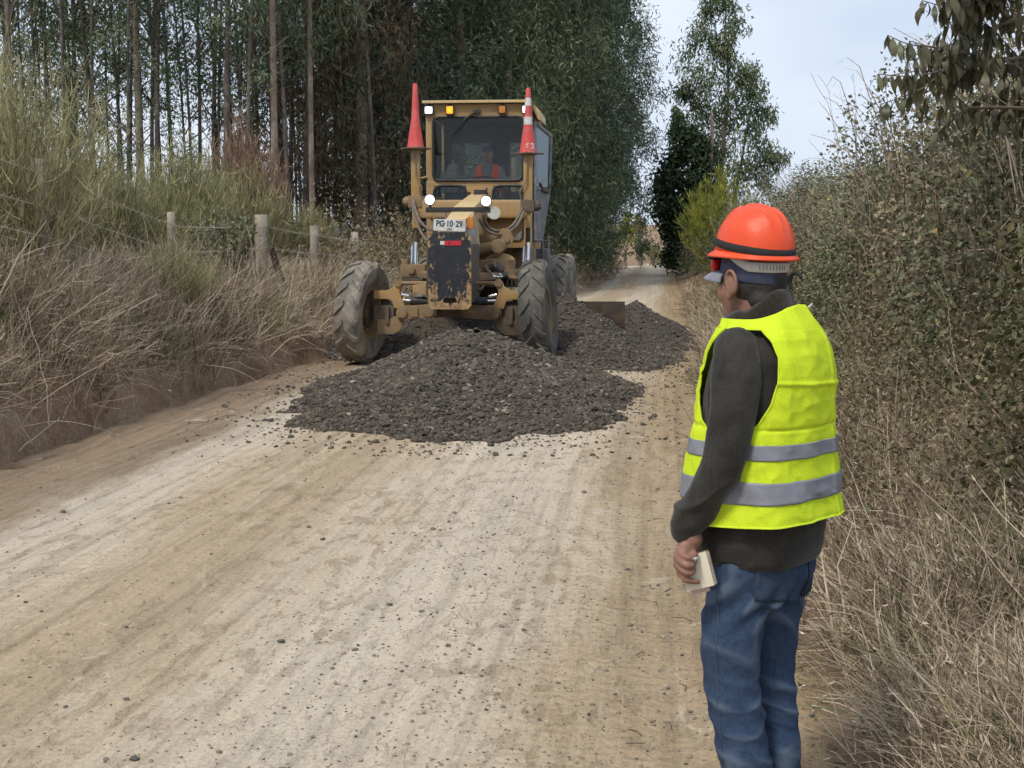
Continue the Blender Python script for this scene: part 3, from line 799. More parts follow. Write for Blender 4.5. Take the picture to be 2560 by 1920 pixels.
bm_thin = broom_mesh('broom_thin', 25, broom_o, n=230, spread=0.6, twigs=9, wid=0.005)
def gp(x, y):
    return (x, y, float(land_z(x, y)) - 0.05)
for (nm, me, bx_, y, s, lab) in (
        ('broom_shrub', bm_a, -4.94, 21.0, 1.15, 'tallest upright green broom between the two left fence posts'),
        ('broom_shrub', bm_b, -5.17, 20.0, 0.83, 'spreading green broom just left of the tallest broom'),
        ('broom_shrub', bm_c, -5.28, 18.5, 0.88, 'narrow green broom right of the nearest fence post'),
        ('broom_shrub', bm_b, -5.92, 19.5, 0.99, 'green broom behind the nearest fence post'),
        ('broom_shrub', bm_a, -5.09, 24.0, 0.96, 'green broom below the dried brown one'),
        ('broom_shrub', bm_c, -4.58, 24.5, 1.07, 'green broom behind the thick fence post'),
        ('broom_shrub', bm_b, -4.47, 26.0, 0.83, 'low green broom against the leaning pale trunk'),
        ('broom_shrub', bm_a, -3.91, 27.0, 0.74, 'small pointed broom left of the second fence post'),
        ('broom_shrub', bm_b, -3.78, 15.6, 0.50, 'sparse olive broom hiding the second fence post from the camera'),
        ('broom_shrub', bm_dry, -4.84, 25.0, 1.50, 'dried reddish-brown broom standing above the green ones'),
        ('broom_shrub', bm_thin, -4.62, 12.9, 1.25, 'tall feathery broom in front of the nearest fence post'),
        ('broom_shrub', bm_thin, -4.85, 13.3, 1.31, 'tall broom cut by the left edge of the picture'),
        ('broom_shrub', bm_thin, -4.95, 14.7, 1.02, 'broom half hiding the nearest fence post'),
        ('broom_shrub', bm_thin, -5.35, 14.9, 1.28, 'tall olive broom second from the picture edge')):
    broom(nm, me, gp(bx_, y), s, lab, random.uniform(0, 6))
# grey-leaved young shrub by the thick post, blue sapling in the wood
def leafy(name, x, y, H, W, n, mat, seed, lab, ln=(0.05, 0.09), wd=0.4, up=0.3):
    r = np.random.default_rng(seed)
    t = empty(name, gp(x, y))
    A = Acc(); ns_ = 26
    k = 6; s = np.linspace(0, 1, k)[None, :, None]
    e = np.stack([r.normal(size=ns_) * W * 0.55, r.normal(size=ns_) * W * 0.5, H * r.uniform(0.4, 1, ns_)], -1)
    P = e[:, None] * s + r.normal(size=(ns_, k, 3)) * 0.02
    A.add(*strip_arrays(P, np.broadcast_to(np.linspace(0.008, 0.003, k), (ns_, k)), r.uniform(0, 0.6, ns_), r))
    link('stem_tangle', A.mesh(name + '_stems', cane_m), t)
    j = r.integers(0, ns_, n); ti = r.uniform(0.2, 1, n)
    B = e[j] * ti[:, None] + r.normal(size=(n, 3)) * 0.05
    D = r.normal(size=(n, 3)) * 0.7; D[:, 2] += up
    ls = r.uniform(*ln, n)
    V, F, a = leaf_arrays(B, D, ls, ls * wd, np.clip(r.normal(0.5, 0.25, n), 0, 1), r=r)
    link('foliage', np_mesh(name + '_leaves', V, F, mat, {'rnd': a}), t)
    return tag(t, lab, 'shrub')
leafy('leafy_shrub', -3.76, 18.6, 1.05, 0.55, 1500, bram_leaf, 501, 'dark grey-leaved shrub left of the thick fence post', (0.05, 0.10), 0.38)
leafy('leafy_shrub', -3.92, 18.0, 0.9, 0.5, 1000, bram_leaf, 502, 'loose grey-leaved shrub among straw, left of the dark one')
leafy('leafy_shrub', -4.37, 33.5, 1.1, 0.7, 500, blue_leaf, 503, 'bluish young eucalyptus sapling at the edge of the wood', (0.12, 0.2), 0.4)
leafy('leafy_shrub', -3.15, 26.0, 0.75, 0.3, 500, bram_leaf_dry, 504, 'dry seed-headed weed between the second and third fence posts', (0.04, 0.07), 0.6)
leafy('leafy_shrub', -2.30, 29.0, 1.5, 0.6, 1500, bram_leaf_dry, 505, 'pale scrub behind the last fence post by the tyre', (0.05, 0.1), 0.3)

# ================================================================== wire fence
def xf(d): return -3.6 + 0.105 * (d - 20)
fence = empty('wire_fence', (xf(20), 20, float(land_z(xf(20), 20))))
fence_off = Vector(fence.location)
def fence_child(name, V, F, mat, smooth=False):
    o = link(name, np_mesh(name, V - np.array(fence_off), F, mat, smooth=smooth), fence)
    return o
posts = [(12.95, 2.37, 0.05), (16.3, 1.93, 0.045), (20.0, 1.95, 0.085), (23.2, 1.81, 0.075), (26.3, 1.71, 0.065), (29.5, 1.58, 0.07)]
for i, (d, zt, rad) in enumerate(posts):
    r = np.random.default_rng(600 + i)
    x = xf(d); zb = float(land_z(x, d)) - 0.3
    ns = 10
    lv = np.linspace(0, 1, 7)
    lean = r.normal(size=2) * 0.015
    path = np.stack([x + lean[0] * lv, d + lean[1] * lv, zb + (zt - zb) * lv], -1)
    V, F = tube_arrays(path, rad * (1 + 0.05 * np.sin(lv * 7 + i)), ns)
    V[:, :2] += np.repeat(r.normal(size=(1, ns, 2)), 7, 0).reshape(-1, 2) * rad * 0.10
    V = np.concatenate([V, [[path[-1][0], path[-1][1], zt + 0.004]]])
    cap = np.array([((len(lv) - 1) * ns + j, (len(lv) - 1) * ns + (j + 1) % ns, len(V) - 1) for j in range(ns)])
    fence_child('post', V, [F, cap], wood_m)
V, F = tube_arrays(np.array([[xf(20) + 0.13, 20.1, 1.48], [xf(20) + 0.19, 20.3, 1.15], [xf(20) + 0.25, 20.5, 0.8]]), [0.05, 0.055, 0.06], 8)
fence_child('brace', V, F, simple('brace_wood', (0.16, 0.12, 0.085), (0.10, 0.07, 0.05), 0.9, 4))
wire_m = simple('barbed_wire', (0.50, 0.46, 0.37), (0.36, 0.32, 0.25), 0.7, 20, metal=0.2)
tops = {d: zt for d, zt, _ in posts}
dl = [9.7] + [p[0] for p in posts] + [32.7, 36.0]
zl = [2.75] + [p[1] for p in posts] + [1.5, 1.45]
for drop in (0.17, 0.47, 0.74):
    A = Acc(); pts = []
    for q in range(len(dl) - 1):
        for s in np.linspace(0, 1, 9)[:(9 if q == len(dl) - 2 else 8)]:
            d = dl[q] + (dl[q + 1] - dl[q]) * s
            pts.append((xf(d) + 0.09, d, zl[q] + (zl[q + 1] - zl[q]) * s - drop - 0.05 * s * (1 - s) * 4 * 0.25))
    pts = np.array(pts)
    V1, F1 = tube_arrays(pts, 0.005, 4); A.add(V1, F1)
    for d in np.arange(10, 35, 0.14):
        p = np.array([np.interp(d, pts[:, 1], pts[:, j]) for j in range(3)])
        A.add(*tube_arrays(np.stack([p + [0.02, 0, 0.022], p - [0.02, 0, 0.022]]), 0.0035, 3))
    V = np.concatenate(A.V); F = np.concatenate(A.F4)
    fence_child('barbed_wire', V, F, wire_m)
tag(fence, 'weathered wooden post and barbed wire fence along the left bank', 'fence')
# ================================================================== grass and straw (uncountable)
bank_grass = leafmat('bank_grass', [(0.0, (0.10, 0.077, 0.053)), (0.25, (0.225, 0.177, 0.122)), (0.45, (0.46, 0.37, 0.262)), (0.70, (0.66, 0.55, 0.405)), (0.84, (0.80, 0.70, 0.54)), (0.88, (0.11, 0.135, 0.055)), (1.0, (0.29, 0.31, 0.14))], 0.85, 0.2, val=0.0, spec=0.1)

def dpow(a, b, p=1.6):
    """more samples near the camera"""
    def f(r, n):
        u = r.uniform(size=n); q = 1.0001 - p
        return (a ** q + u * (b ** q - a ** q)) ** (1 / q)
    return f

def blades(name, tufts, per, dfun, lat, side, lab, seed, ln=(0.25, 0.7), lean=0.6, droop=0.7, w=0.0026, toward=0.5, k=4, base=0.09, green=0.06, dark=0.3, keep=None, seeds=0.25, wgrow=0.00012):
    r = np.random.default_rng(seed)
    d = dfun(r, tufts); a = lat(r, tufts)
    x = XL(d) - a if side < 0 else XR(d) + a
    if keep is not None:
        q = keep(x, d, a, r); x, d, a = x[q], d[q], a[q]
    T = len(x)
    tl = r.uniform(0.75, 1.15, T) * (0.9 + 0.7 * vnoise(x * 1.1, d * 1.1, seed + 7)); taz = r.uniform(0, 6.28, T)
    tone = np.where(r.uniform(size=T) < dark, 0.15, 0.55) + 0.34 * vnoise(x * 1.9, d * 1.9, seed + 9)
    tg = r.uniform(size=T) < green if np.isscalar(green) else green(x, d, a, r)
    j = np.repeat(np.arange(T), per); n = len(j)
    bx = x[j] + r.normal(size=n) * base; bd = d[j] + r.normal(size=n) * base
    ins = (bx > XL(bd) + 0.02) & (bx < XR(bd) - 0.02)
    z = np.where(ins, road_z(bx, bd, False), land_z(bx, bd))
    l = r.uniform(*ln, n) * tl[j]
    if side < 0: l = l * np.interp(a[j], [0, 0.7, 1.05, 1.5, 3], [1.0, 1.0, 0.62, 0.6, 0.9])
    az = taz[j] + r.normal(size=n) * 1.9
    le = np.abs(r.normal(0, lean, n))
    tw = toward * (1 if side < 0 else -1)
    d1 = np.stack([np.cos(az) * np.sin(le) + tw, np.sin(az) * np.sin(le), np.cos(le)], -1); d1 = unit(d1)
    p0 = np.stack([bx, bd, z - 0.02], -1)
    p1 = p0 + d1 * l[:, None] * 0.55
    d2 = d1.copy(); d2[:, 2] -= droop * np.where(r.uniform(size=n) < 0.45, r.uniform(-0.1, 0.3, n), r.uniform(0.3, 1.7, n)); d2[:, 0] += 0.3 * tw + 0.3 * np.cos(az); d2[:, 1] += 0.3 * np.sin(az) + r.normal(size=n) * 0.25; d2 = unit(d2)
    p2 = p1 + d2 * l[:, None] * 0.5
    t = np.linspace(0, 1, k)[None, :, None]
    P = (1 - t) ** 2 * p0[:, None] + 2 * t * (1 - t) * p1[:, None] + t ** 2 * p2[:, None]
    P[:, 1:] += r.normal(size=P[:, 1:].shape) * (0.024 if k < 6 else 0.009) * l[:, None, None]
    zz = np.where((P[..., 0] > XL(P[..., 1])) & (P[..., 0] < XR(P[..., 1])), 0.03, -1.0)
    P[..., 2] = np.maximum(P[..., 2], zz)
    rn = np.clip(tone[j] + r.normal(0, 0.16, n), 0, 0.85)
    rn = np.where(tg[j], r.uniform(0.89, 1.0, n), rn)
    ww = w * (1 + (bd * wgrow / w)) * r.uniform(0.5, 1.3, n) * np.where((r.uniform(size=n) < 0.14) & (k < 6), 1.8, 1.0)
    A = Acc()
    A.add(*strip_arrays(P, ww[:, None] * np.linspace(1.0, 0.35, k)[None], rn, r))
    m = int(n * seeds)
    if m:
        q = r.permutation(n)[:m]; dd = unit(P[q, -1] - P[q, -2])
        B = P[q, -1] - dd * r.uniform(0, 0.05, (m, 1))
        V, F, c = leaf_arrays(B, dd + r.normal(size=(m, 3)) * 0.5, r.uniform(0.02, 0.05, m), 0.008, rn[q] * 0.9, r=r)
        A.add(V, F, c)
    o = link(name, A.mesh(name, bank_grass))
    return tag(o, lab, None, None, 'stuff')

def weeds(name, tufts, per, dfun, lat, side, lab, seed, mat, H=0.32, W=0.16, lsz=(0.016, 0.04), keep=None):
    r = np.random.default_rng(seed)
    d = dfun(r, tufts); a = lat(r, tufts)
    x = XL(d) - a if side < 0 else XR(d) + a
    if keep is not None:
        q = keep(x, d, a, r); x, d, a = x[q], d[q], a[q]
    T = len(x); s = r.uniform(0.6, 1.5, T)
    j = np.repeat(np.arange(T), per); n = len(j)
    P = np.stack([x[j] + r.normal(size=n) * W * s[j], d[j] + r.normal(size=n) * W * s[j], land_z(x, d)[j] + np.abs(r.normal(size=n)) * H * s[j]], -1)
    D = r.normal(size=(n, 3)) * 0.8; D[:, 2] += 0.1
    ls = r.uniform(*lsz, n)
    tone = 0.42 + 0.5 * vnoise(x * 1.7, d * 1.7, seed + 3)
    V, F, c = leaf_arrays(P, D, ls, ls * r.uniform(0.4, 0.7, n), np.clip(tone[j] + r.normal(0, 0.18, n), 0, 0.98), r=r)
    A = Acc(); A.add(V, F, c)
    return tag(link(name, A.mesh(name, mat)), lab, None, None, 'stuff')

# left bank
blades('dry_grass', 4200, 30, dpow(6.8, 37, 1.4), lambda r, n: 0.17 + r.uniform(0, 1, n) ** 0.85 * 1.9, -1, 'dry straw grass covering the cut bank left of the road', 701, toward=0.12, lean=0.8, droop=0.75, w=0.0019, dark=0.42, ln=(0.2, 0.62),
       green=lambda x, d, a, r: (r.uniform(size=len(x)) < 0.06) | ((vnoise(d * 0.9, a * 1.4, 91) > 0.02 + 0.07 * (d - 7.5)) & (a < 0.9)))
blades('dry_stalks', 1300, 5, dpow(6.8, 26, 1.5), lambda r, n: 0.25 + r.uniform(0, 1, n) * 1.7, -1, 'long bent straw stalks arching over the left bank', 703, ln=(0.5, 1.2), lean=0.8, droop=0.6, w=0.0017, toward=0.0, k=7, base=0.15, green=0.03, dark=0.2, seeds=0.6)
blades('field_grass', 1300, 22, dpow(10, 45, 1.2), lambda r, n: 1.5 + r.uniform(0, 1, n) * 5.0, -1, 'mixed dry and green grass between the fence and the wood', 702, ln=(0.25, 0.6), toward=0.1, green=0.35, w=0.0035)
blades('forest_grass', 900, 16, dpow(28, 60, 1.0), lambda r, n: 2.5 + r.uniform(0, 1, n) * 16.0, -1, 'green grass on the plantation floor', 705, ln=(0.4, 1.0), toward=0.0, green=0.85, w=0.008, k=3, base=0.3, seeds=0)
# right bank
blades('dry_grass', 4300, 32, dpow(3.2, 40, 1.75), lambda r, n: 0.03 + r.uniform(0, 1, n) ** 0.85 * 2.3, 1, 'flattened dry straw grass on the bank right of the worker', 711, ln=(0.14, 0.42), lean=1.3, droop=0.45, toward=0.22, w=0.0019, green=0.09, dark=0.5, keep=lambda x, d, a, r: a > 0.22 * (1 - sstep(5, 9, d)) + 0.05 * r.uniform(size=len(a)))
blades('dry_stalks', 380, 5, dpow(3.3, 24, 1.7), lambda r, n: 0.45 + r.uniform(0, 1, n) * 1.8, 1, 'long straw stalks leaning over the right bank', 712, ln=(0.5, 0.95), lean=0.9, droop=0.6, toward=0.1, w=0.0014, k=7, base=0.15, green=0.03, dark=0.25, seeds=0.5)
weeds('weeds', 900, 110, dpow(4.8, 42, 1.6), lambda r, n: 0.45 + r.uniform(0, 1, n) ** 0.8 * 1.9, 1, 'small-leaved dusty weeds between straw and brambles on the right', 713, bram_leaf_dry, keep=lambda x, d, a, r: a > 0.35 + 0.9 * np.clip((7.5 - d) / 4, 0, 1))
weeds('weeds', 420, 110, dpow(5.5, 30, 1.6), lambda r, n: 0.6 + r.uniform(0, 1, n) ** 0.8 * 1.6, 1, 'green-grey low weeds growing against the brambles', 714, bram_leaf, keep=lambda x, d, a, r: vnoise(x * 1.2, d * 0.8, 5) > -0.05)
# undergrowth at the foot of the eucalyptus wall
weeds('undergrowth', 700, 60, dpow(24, 75, 1.0), lambda r, n: 0.1 + r.uniform(0, 1, n) * 4.0, -1, 'dark dry undergrowth at the foot of the eucalyptus wall', 715, bram_leaf_dry, H=0.5, W=0.3, lsz=(0.04, 0.1))
blades('verge_grass', 700, 16, dpow(24, 70, 1.1), lambda r, n: 0.1 + r.uniform(0, 1, n) * 1.8, -1, 'short dry grass on the verge beside the far road', 716, ln=(0.25, 0.6), w=0.006, k=3, base=0.2, seeds=0)

# loose stones and twigs on the road
def stone_mesh(name, seed, mat, sub=1, flat=0.7, rough=0.22):
    bm = bmesh.new(); bmesh.ops.create_icosphere(bm, subdivisions=sub, radius=0.5)
    r = np.random.default_rng(seed)
    for v in bm.verts:
        v.co *= 1 + r.normal() * rough * 0.5
        v.co.z *= flat
    me = bpy.data.meshes.new(name); bm.to_mesh(me); bm.free(); me.materials.append(mat)
    return me
peb_m = []
for i, c in enumerate([(0.20, 0.17, 0.135), (0.30, 0.245, 0.175), (0.42, 0.35, 0.26), (0.12, 0.112, 0.10)]):
    peb_m.append(simple('pebble_%d' % i, c, tuple(q * 0.65 for q in c), 0.9, 20))
pebs = [stone_mesh('pebble_mesh_%d' % i, 900 + i, peb_m[i % 4], 1, (0.55, 0.65, 0.5, 0.6)[i % 4]) for i in range(8)]
r = np.random.default_rng(91)
n = 2000
d = dpow(3.8, 30, 1.6)(r, n)
u = r.uniform(0, 1, n)
u = np.where(r.uniform(size=n) < 0.45, 1 - 0.35 * r.uniform(size=n) ** 1.5, u)
x = XL(d) + u * (XR(d) - XL(d))
s = np.exp(r.normal(math.log(0.0095), 0.6, n)).clip(0.004, 0.05)
o = scatter('road_pebbles', np.stack([x, d, road_z(x, d) + s * 0.12], -1), r.uniform(-0.4, 0.4, (n, 3)) * [1, 1, 8], s, r.integers(0, 8, n), pebs)
tag(o, 'loose pebbles scattered over the dirt road', None, None, 'stuff')

# fine grit lying on the road surface
r = np.random.default_rng(93)
n = 9000
d = dpow(3.7, 15, 1.7)(r, n)
u = r.uniform(0, 1, n); u = np.where(r.uniform(size=n) < 0.6, 1 - 0.42 * r.uniform(size=n) ** 1.3, u)
x = XL(d) + u * (XR(d) - XL(d) + 0.25)
s = np.exp(r.normal(math.log(0.0068), 0.5, n)).clip(0.003, 0.02)
zz = np.where(x < XR(d), road_z(x, d), np.maximum(land_z(x, d), -0.03))
o = scatter('road_grit', np.stack([x, d, zz + s * 0.1], -1), r.uniform(-0.5, 0.5, (n, 3)) * [1, 1, 6], s, r.choice(8, n, p=np.array([2, 3, 3, 1, 2, 3, 3, 1]) / 18), pebs)
tag(o, 'fine grit scattered on the near road surface', None, None, 'stuff')
# dry twigs on the right shoulder and the left ditch
A = Acc()
for k_ in range(170):
    dd = float(dpow(3.8, 18, 1.5)(r, 1)[0]); lf = r.uniform() < 0.45
    xx = float(XL(dd)) + r.uniform(0.05, 1.1) if lf else float(XR(dd)) + r.uniform(-0.7, 0.2)
    a = r.uniform(0, 6.28); l = r.uniform(0.04, 0.16)
    zc = float(np.maximum(road_z(np.array([xx]), np.array([dd])), land_z(np.array([xx]), np.array([dd])))[0]) + 0.006
    P = np.array([[xx, dd, zc], [xx + 0.5 * l * math.cos(a), dd + 0.5 * l * math.sin(a), zc + r.uniform(0, 0.012)], [xx + l * math.cos(a + 0.3), dd + l * math.sin(a + 0.3), zc]])
    A.add(*tube_arrays(P, [0.0028, 0.0024, 0.0015], 4), r.uniform(0, 0.6))
tag(link('dry_twigs', A.mesh('dry_twigs', cane_m)), 'short dry twigs and straws lying on both road edges', None, None, 'stuff')
# ================================================================== dumped gravel
def smax(a, b, k=0.12):
    h = np.clip(0.5 + 0.5 * (a - b) / k, 0, 1)
    return b * (1 - h) + a * h + k * h * (1 - h)
def ridge(x, y, p, q, h, w):
    p = np.array(p); q = np.array(q); v = q - p
    t = np.clip(((x - p[0]) * v[0] + (y - p[1]) * v[1]) / (v @ v), 0, 1)
    dist = np.hypot(x - p[0] - t * v[0], y - p[1] - t * v[1])
    return h * (1 - (dist / w)) * 1.0
def gravel_h(x, y):
    e = 0.16 * fbm(x * 1.3, y * 1.3, 61, 3)
    fx = (x + 0.45) / np.where(x < -0.45, 1.75, 1.75)
    fy = (y - 15.3) / np.where(y < 15.3, 4.35, 2.1)
    rr = np.hypot(fx, fy) + e
    h = 0.56 * (1 - rr ** 1.15)
    h = smax(h, ridge(x, y, (-0.9, 12.4), (-0.5, 14.5), 0.30, 1.05) + 0.1 * e)
    h = smax(h, ridge(x, y, (-1.7, 19.7), (0.9, 19.9), 0.60, 1.25))
    h = smax(h, ridge(x, y, (0.7, 19.5), (0.8, 19.8), 0.86, 1.2))
    h = smax(h, ridge(x, y, (1.05, 17.9), (1.15, 18.5), 0.34, 0.9))
    h = smax(h, ridge(x, y, (1.95, 21.4), (2.1, 23.4), 0.56, 0.95))
    h = smax(h, ridge(x, y, (1.5, 18.2), (1.95, 20.9), 0.06, 0.7))
    return h + 0.05 * fbm(x * 3.2, y * 3.2, 62, 4) + 0.02 * fbm(x * 11, y * 11, 63, 3)
gx = np.arange(-3.0, 3.3, 0.035); gy = np.arange(10.2, 25.0, 0.05)
GY, GX = np.meshgrid(gy, gx, indexing='ij')
GB = road_z(GX, GY)
GH = gravel_h(GX, GY)
GZ = GB + GH
nr, nc = GX.shape
ii = np.arange(nr * nc).reshape(nr, nc)
ok = (GH > -0.02)
fk = ok[:-1, :-1] & ok[1:, :-1] & ok[:-1, 1:] & ok[1:, 1:]
Fg = np.stack([ii[:-1, :-1], ii[:-1, 1:], ii[1:, 1:], ii[1:, :-1]], -1)[fk].reshape(-1, 4)
us = np.unique(Fg); rm = np.full(nr * nc, -1); rm[us] = np.arange(len(us))
gv_m = simple('gravel_fines', (0.085, 0.070, 0.055), (0.045, 0.038, 0.030), 0.95, 40, bumpv=0.8, bscale=60)
gp_ = link('gravel_heap', np_mesh('gravel_heap', np.stack([GX, GY, GZ], -1).reshape(-1, 3)[us], rm[Fg], gv_m, smooth=True))
tag(gp_, 'long heap of dark wet gravel dumped across the dirt road', 'gravel', None, 'stuff')
gms = []
for i, c in enumerate([(0.090, 0.073, 0.056), (0.126, 0.104, 0.081), (0.060, 0.049, 0.039), (0.175, 0.147, 0.114), (0.112, 0.085, 0.060), (0.34, 0.30, 0.24)]):
    gms.append(simple('gravel_stone_%d' % i, c, tuple(q * 0.6 for q in c), 0.82, 14, bumpv=0.3))
gst = [stone_mesh('gravel_stone_mesh_%02d' % i, 950 + i, gms[i % 6], 1, (0.62, 0.75, 0.55, 0.68, 0.8, 0.6)[i % 6], 0.24) for i in range(12)]
r = np.random.default_rng(92)
n = 270000
x = r.uniform(-3, 3.3, n); y = r.uniform(10.2, 25, n)
h = gravel_h(x, y)
dens = np.where(h > 0.0, np.clip(0.35 + (20 - y) * 0.12, 0.3, 1.0), np.exp(h * 9) * 0.085 * (y < 19))
q = r.uniform(size=n) < dens
x, y, h = x[q], y[q], h[q]
n = len(x)
s = np.exp(r.normal(math.log(0.0215), 0.52, n)).clip(0.009, 0.09)
s = np.where(h < 0.0, s * 0.85, s)
pr = np.array([3, 3, 3, 1.1, 1.5, 0.32]); idx = r.choice(6, n, p=pr / pr.sum()) + 6 * r.integers(0, 2, n)
z = road_z(x, y) + np.maximum(h, 0.0) + s * 0.1
o = scatter('gravel_stones', np.stack([x, y, z], -1), r.uniform(-1, 1, (n, 3)) * [0.6, 0.6, 3], s, idx, gst)
tag(o, 'countless dark gravel stones on and around the heap before the grader', 'gravel', None, 'stuff')
# ================================================================== part builder
class PB:
    def __init__(s): s.bm = bmesh.new()
    def _new(s, fn):
        n0 = len(s.bm.verts); fn(); s.bm.verts.ensure_lookup_table()
        return s.bm.verts[n0:]
    def box(s, c, size, rot=None):
        m = Matrix.Translation(c) @ (Euler(rot).to_matrix().to_4x4() if rot else Matrix()) @ Matrix.Diagonal((size[0], size[1], size[2], 1))
        bmesh.ops.create_cube(s.bm, size=1, matrix=m); return s
    def bb(s, x0, x1, y0, y1, z0, z1):
        return s.box(((x0 + x1) / 2, (y0 + y1) / 2, (z0 + z1) / 2), (abs(x1 - x0), abs(y1 - y0), abs(z1 - z0)))
    def cyl(s, p0, p1, r, r2=None, ns=20, cap=True):
        p0, p1 = Vector(p0), Vector(p1); d = p1 - p0
        m = Matrix.Translation((p0 + p1) / 2) @ d.to_track_quat('Z', 'Y').to_matrix().to_4x4()
        bmesh.ops.create_cone(s.bm, cap_ends=cap, segments=ns, radius1=r, radius2=r if r2 is None else r2, depth=d.length, matrix=m); return s
    def sph(s, c, r, sc_=(1, 1, 1), ns=16):
        bmesh.ops.create_uvsphere(s.bm, u_segments=ns, v_segments=ns // 2 + 2, radius=r, matrix=Matrix.Translation(c) @ Matrix.Diagonal((*sc_, 1))); return s
    def prism(s, poly, axis, lo, hi):
        """poly in the plane normal to axis: 'x' -> (y,z), 'y' -> (x,z), 'z' -> (x,y)"""
        def p(u, v, w): return {'x': (w, u, v), 'y': (u, w, v), 'z': (u, v, w)}[axis]
        a = [s.bm.verts.new(p(u, v, lo)) for u, v in poly]; b = [s.bm.verts.new(p(u, v, hi)) for u, v in poly]
        n = len(poly)
        s.bm.faces.new(a); s.bm.faces.new(b[::-1])
        for i in range(n): s.bm.faces.new((a[(i + 1) % n], a[i], b[i], b[(i + 1) % n]))
        return s
    def hexa(s, pts):
        """8 corners: bottom 4 (ccw), top 4"""
        v = [s.bm.verts.new(p) for p in pts]
        for f in ((3, 2, 1, 0), (4, 5, 6, 7), (0, 1, 5, 4), (1, 2, 6, 5), (2, 3, 7, 6), (3, 0, 4, 7)): s.bm.faces.new([v[i] for i in f])
        return s
    def tube(s, path, r, ns=8):
        V, F = tube_arrays(np.array(path, float), r, ns)
        vs_ = [s.bm.verts.new(v) for v in V]
        for f in F: s.bm.faces.new([vs_[i] for i in f])
        k = len(path)
        s.bm.faces.new(vs_[:ns][::-1]); s.bm.faces.new(vs_[(k - 1) * ns:])
        return s
    def lathe(s, prof, axis='z', ns=32, c=(0, 0, 0), closed=False):
        rings = []
        for (r, h) in prof:
            ring = []
            for j in range(ns):
                a = 2 * math.pi * j / ns; u, v = r * math.cos(a), r * math.sin(a)
                p = {'z': (u, v, h), 'x': (h, u, v), 'y': (u, h, v)}[axis]
                ring.append(s.bm.verts.new((p[0] + c[0], p[1] + c[1], p[2] + c[2])))
            rings.append(ring)
        m = len(rings)
        for i in range(m if closed else m - 1):
            A_, B_ = rings[i], rings[(i + 1) % m]
            for j in range(ns): s.bm.faces.new((A_[j], A_[(j + 1) % ns], B_[(j + 1) % ns], B_[j]))
        if not closed:
            s.bm.faces.new(rings[0][::-1]); s.bm.faces.new(rings[-1])
        return s
    def out(s, name, mat, parent=None, bevel=0.0, smooth=True, seg=2, ang=35):
        bm = s.bm
        bmesh.ops.recalc_face_normals(bm, faces=bm.faces)
        if bevel:
            ed = [e for e in bm.edges if len(e.link_faces) == 2 and e.calc_face_angle(0) > R(40)]
            if ed: bmesh.ops.bevel(bm, geom=ed, offset=bevel, segments=seg, profile=0.7, affect='EDGES', clamp_overlap=True)
        me = bpy.data.meshes.new(name); bm.to_mesh(me); bm.free()
        me.materials.append(mat)
        if smooth:
            me.polygons.foreach_set('use_smooth', np.ones(len(me.polygons), bool)); me.set_sharp_from_angle(angle=R(ang))
        return link(name, me, parent)

def rrect(x0, x1, z0, z1, r, n=6):
    pts = []
    for (cx, cz, a0) in ((x1 - r, z1 - r, 0), (x0 + r, z1 - r, 90), (x0 + r, z0 + r, 180), (x1 - r, z0 + r, 270)):
        for i in range(n + 1):
            a = R(a0 + 90 * i / n); pts.append((cx + r * math.cos(a), cz + r * math.sin(a)))
    return pts

def text_mesh(txt, size, mat, name, extrude=0.001, bold=0.0):
    cu = bpy.data.curves.new(name, 'FONT'); cu.body = txt; cu.size = size; cu.align_x = 'CENTER'; cu.align_y = 'CENTER'; cu.extrude = extrude; cu.offset = bold
    ob = bpy.data.objects.new(name, cu); COL.objects.link(ob)
    dg = bpy.context.evaluated_depsgraph_get()
    me = bpy.data.meshes.new_from_object(ob.evaluated_get(dg))
    bpy.data.objects.remove(ob); bpy.data.curves.remove(cu)
    me.materials.clear(); me.materials.append(mat)
    return me

# ------------------------------------------------------------------ grader materials
def paint(name, base, dust, lo=0.42, hi=0.62, chip=None, chip_at=0.66, rough=0.5):
    m, n, b, out = newmat(name)
    v = coords(n)
    c = ramp(n, noise(n, v, 3, 5, 0.6), [(0.3, tuple(q * 0.82 for q in base)), (0.7, base)])
    f = ramp(n, noise(n, v, 5.5, 8, 0.68, 0.4), [(lo, 0.0), (hi, 0.85)])
    c = mixc(n, f, c, dust)
    if chip:
        k = ramp(n, noise(n, v, 17, 8, 0.7, 0.8), [(chip_at, 0.0), (chip_at + 0.03, 1.0)])
        c = mixc(n, k, c, chip)
    st = ramp(n, noise(n, coords(n, 'Object', (9, 9, 0.9)), 3, 6, 0.7), [(0.52, 0.0), (0.75, 0.45)])
    c = mixc(n, st, c, tuple(q * 0.45 for q in dust))
    n.links.new(c, b.inputs['Base Color'])
    rr = ramp(n, f, [(0, rough), (1, 0.92)]); n.links.new(rr, b.inputs['Roughness'])
    b.inputs['Specular IOR Level'].default_value = 0.35
    bump(n, b, noise(n, v, 60, 5, 0.7), 0.18, 0.004)
    return m
yel = paint('worn_yellow_paint', (0.44, 0.27, 0.098), (0.34, 0.25, 0.155), chip=(0.12, 0.075, 0.045))
yel_d = paint('dusty_yellow_paint', (0.31, 0.20, 0.085), (0.23, 0.165, 0.105), 0.30, 0.55, chip=(0.10, 0.065, 0.04), chip_at=0.62, rough=0.7)
yel_l = paint('pale_yellow_paint', (0.60, 0.43, 0.20), (0.52, 0.41, 0.25), chip=(0.2, 0.13, 0.07))  # paler yellow used on nose, gooseneck, cab roof and gutter
grime = paint('greasy_steel', (0.085, 0.065, 0.05), (0.16, 0.12, 0.08), 0.4, 0.65, rough=0.6)
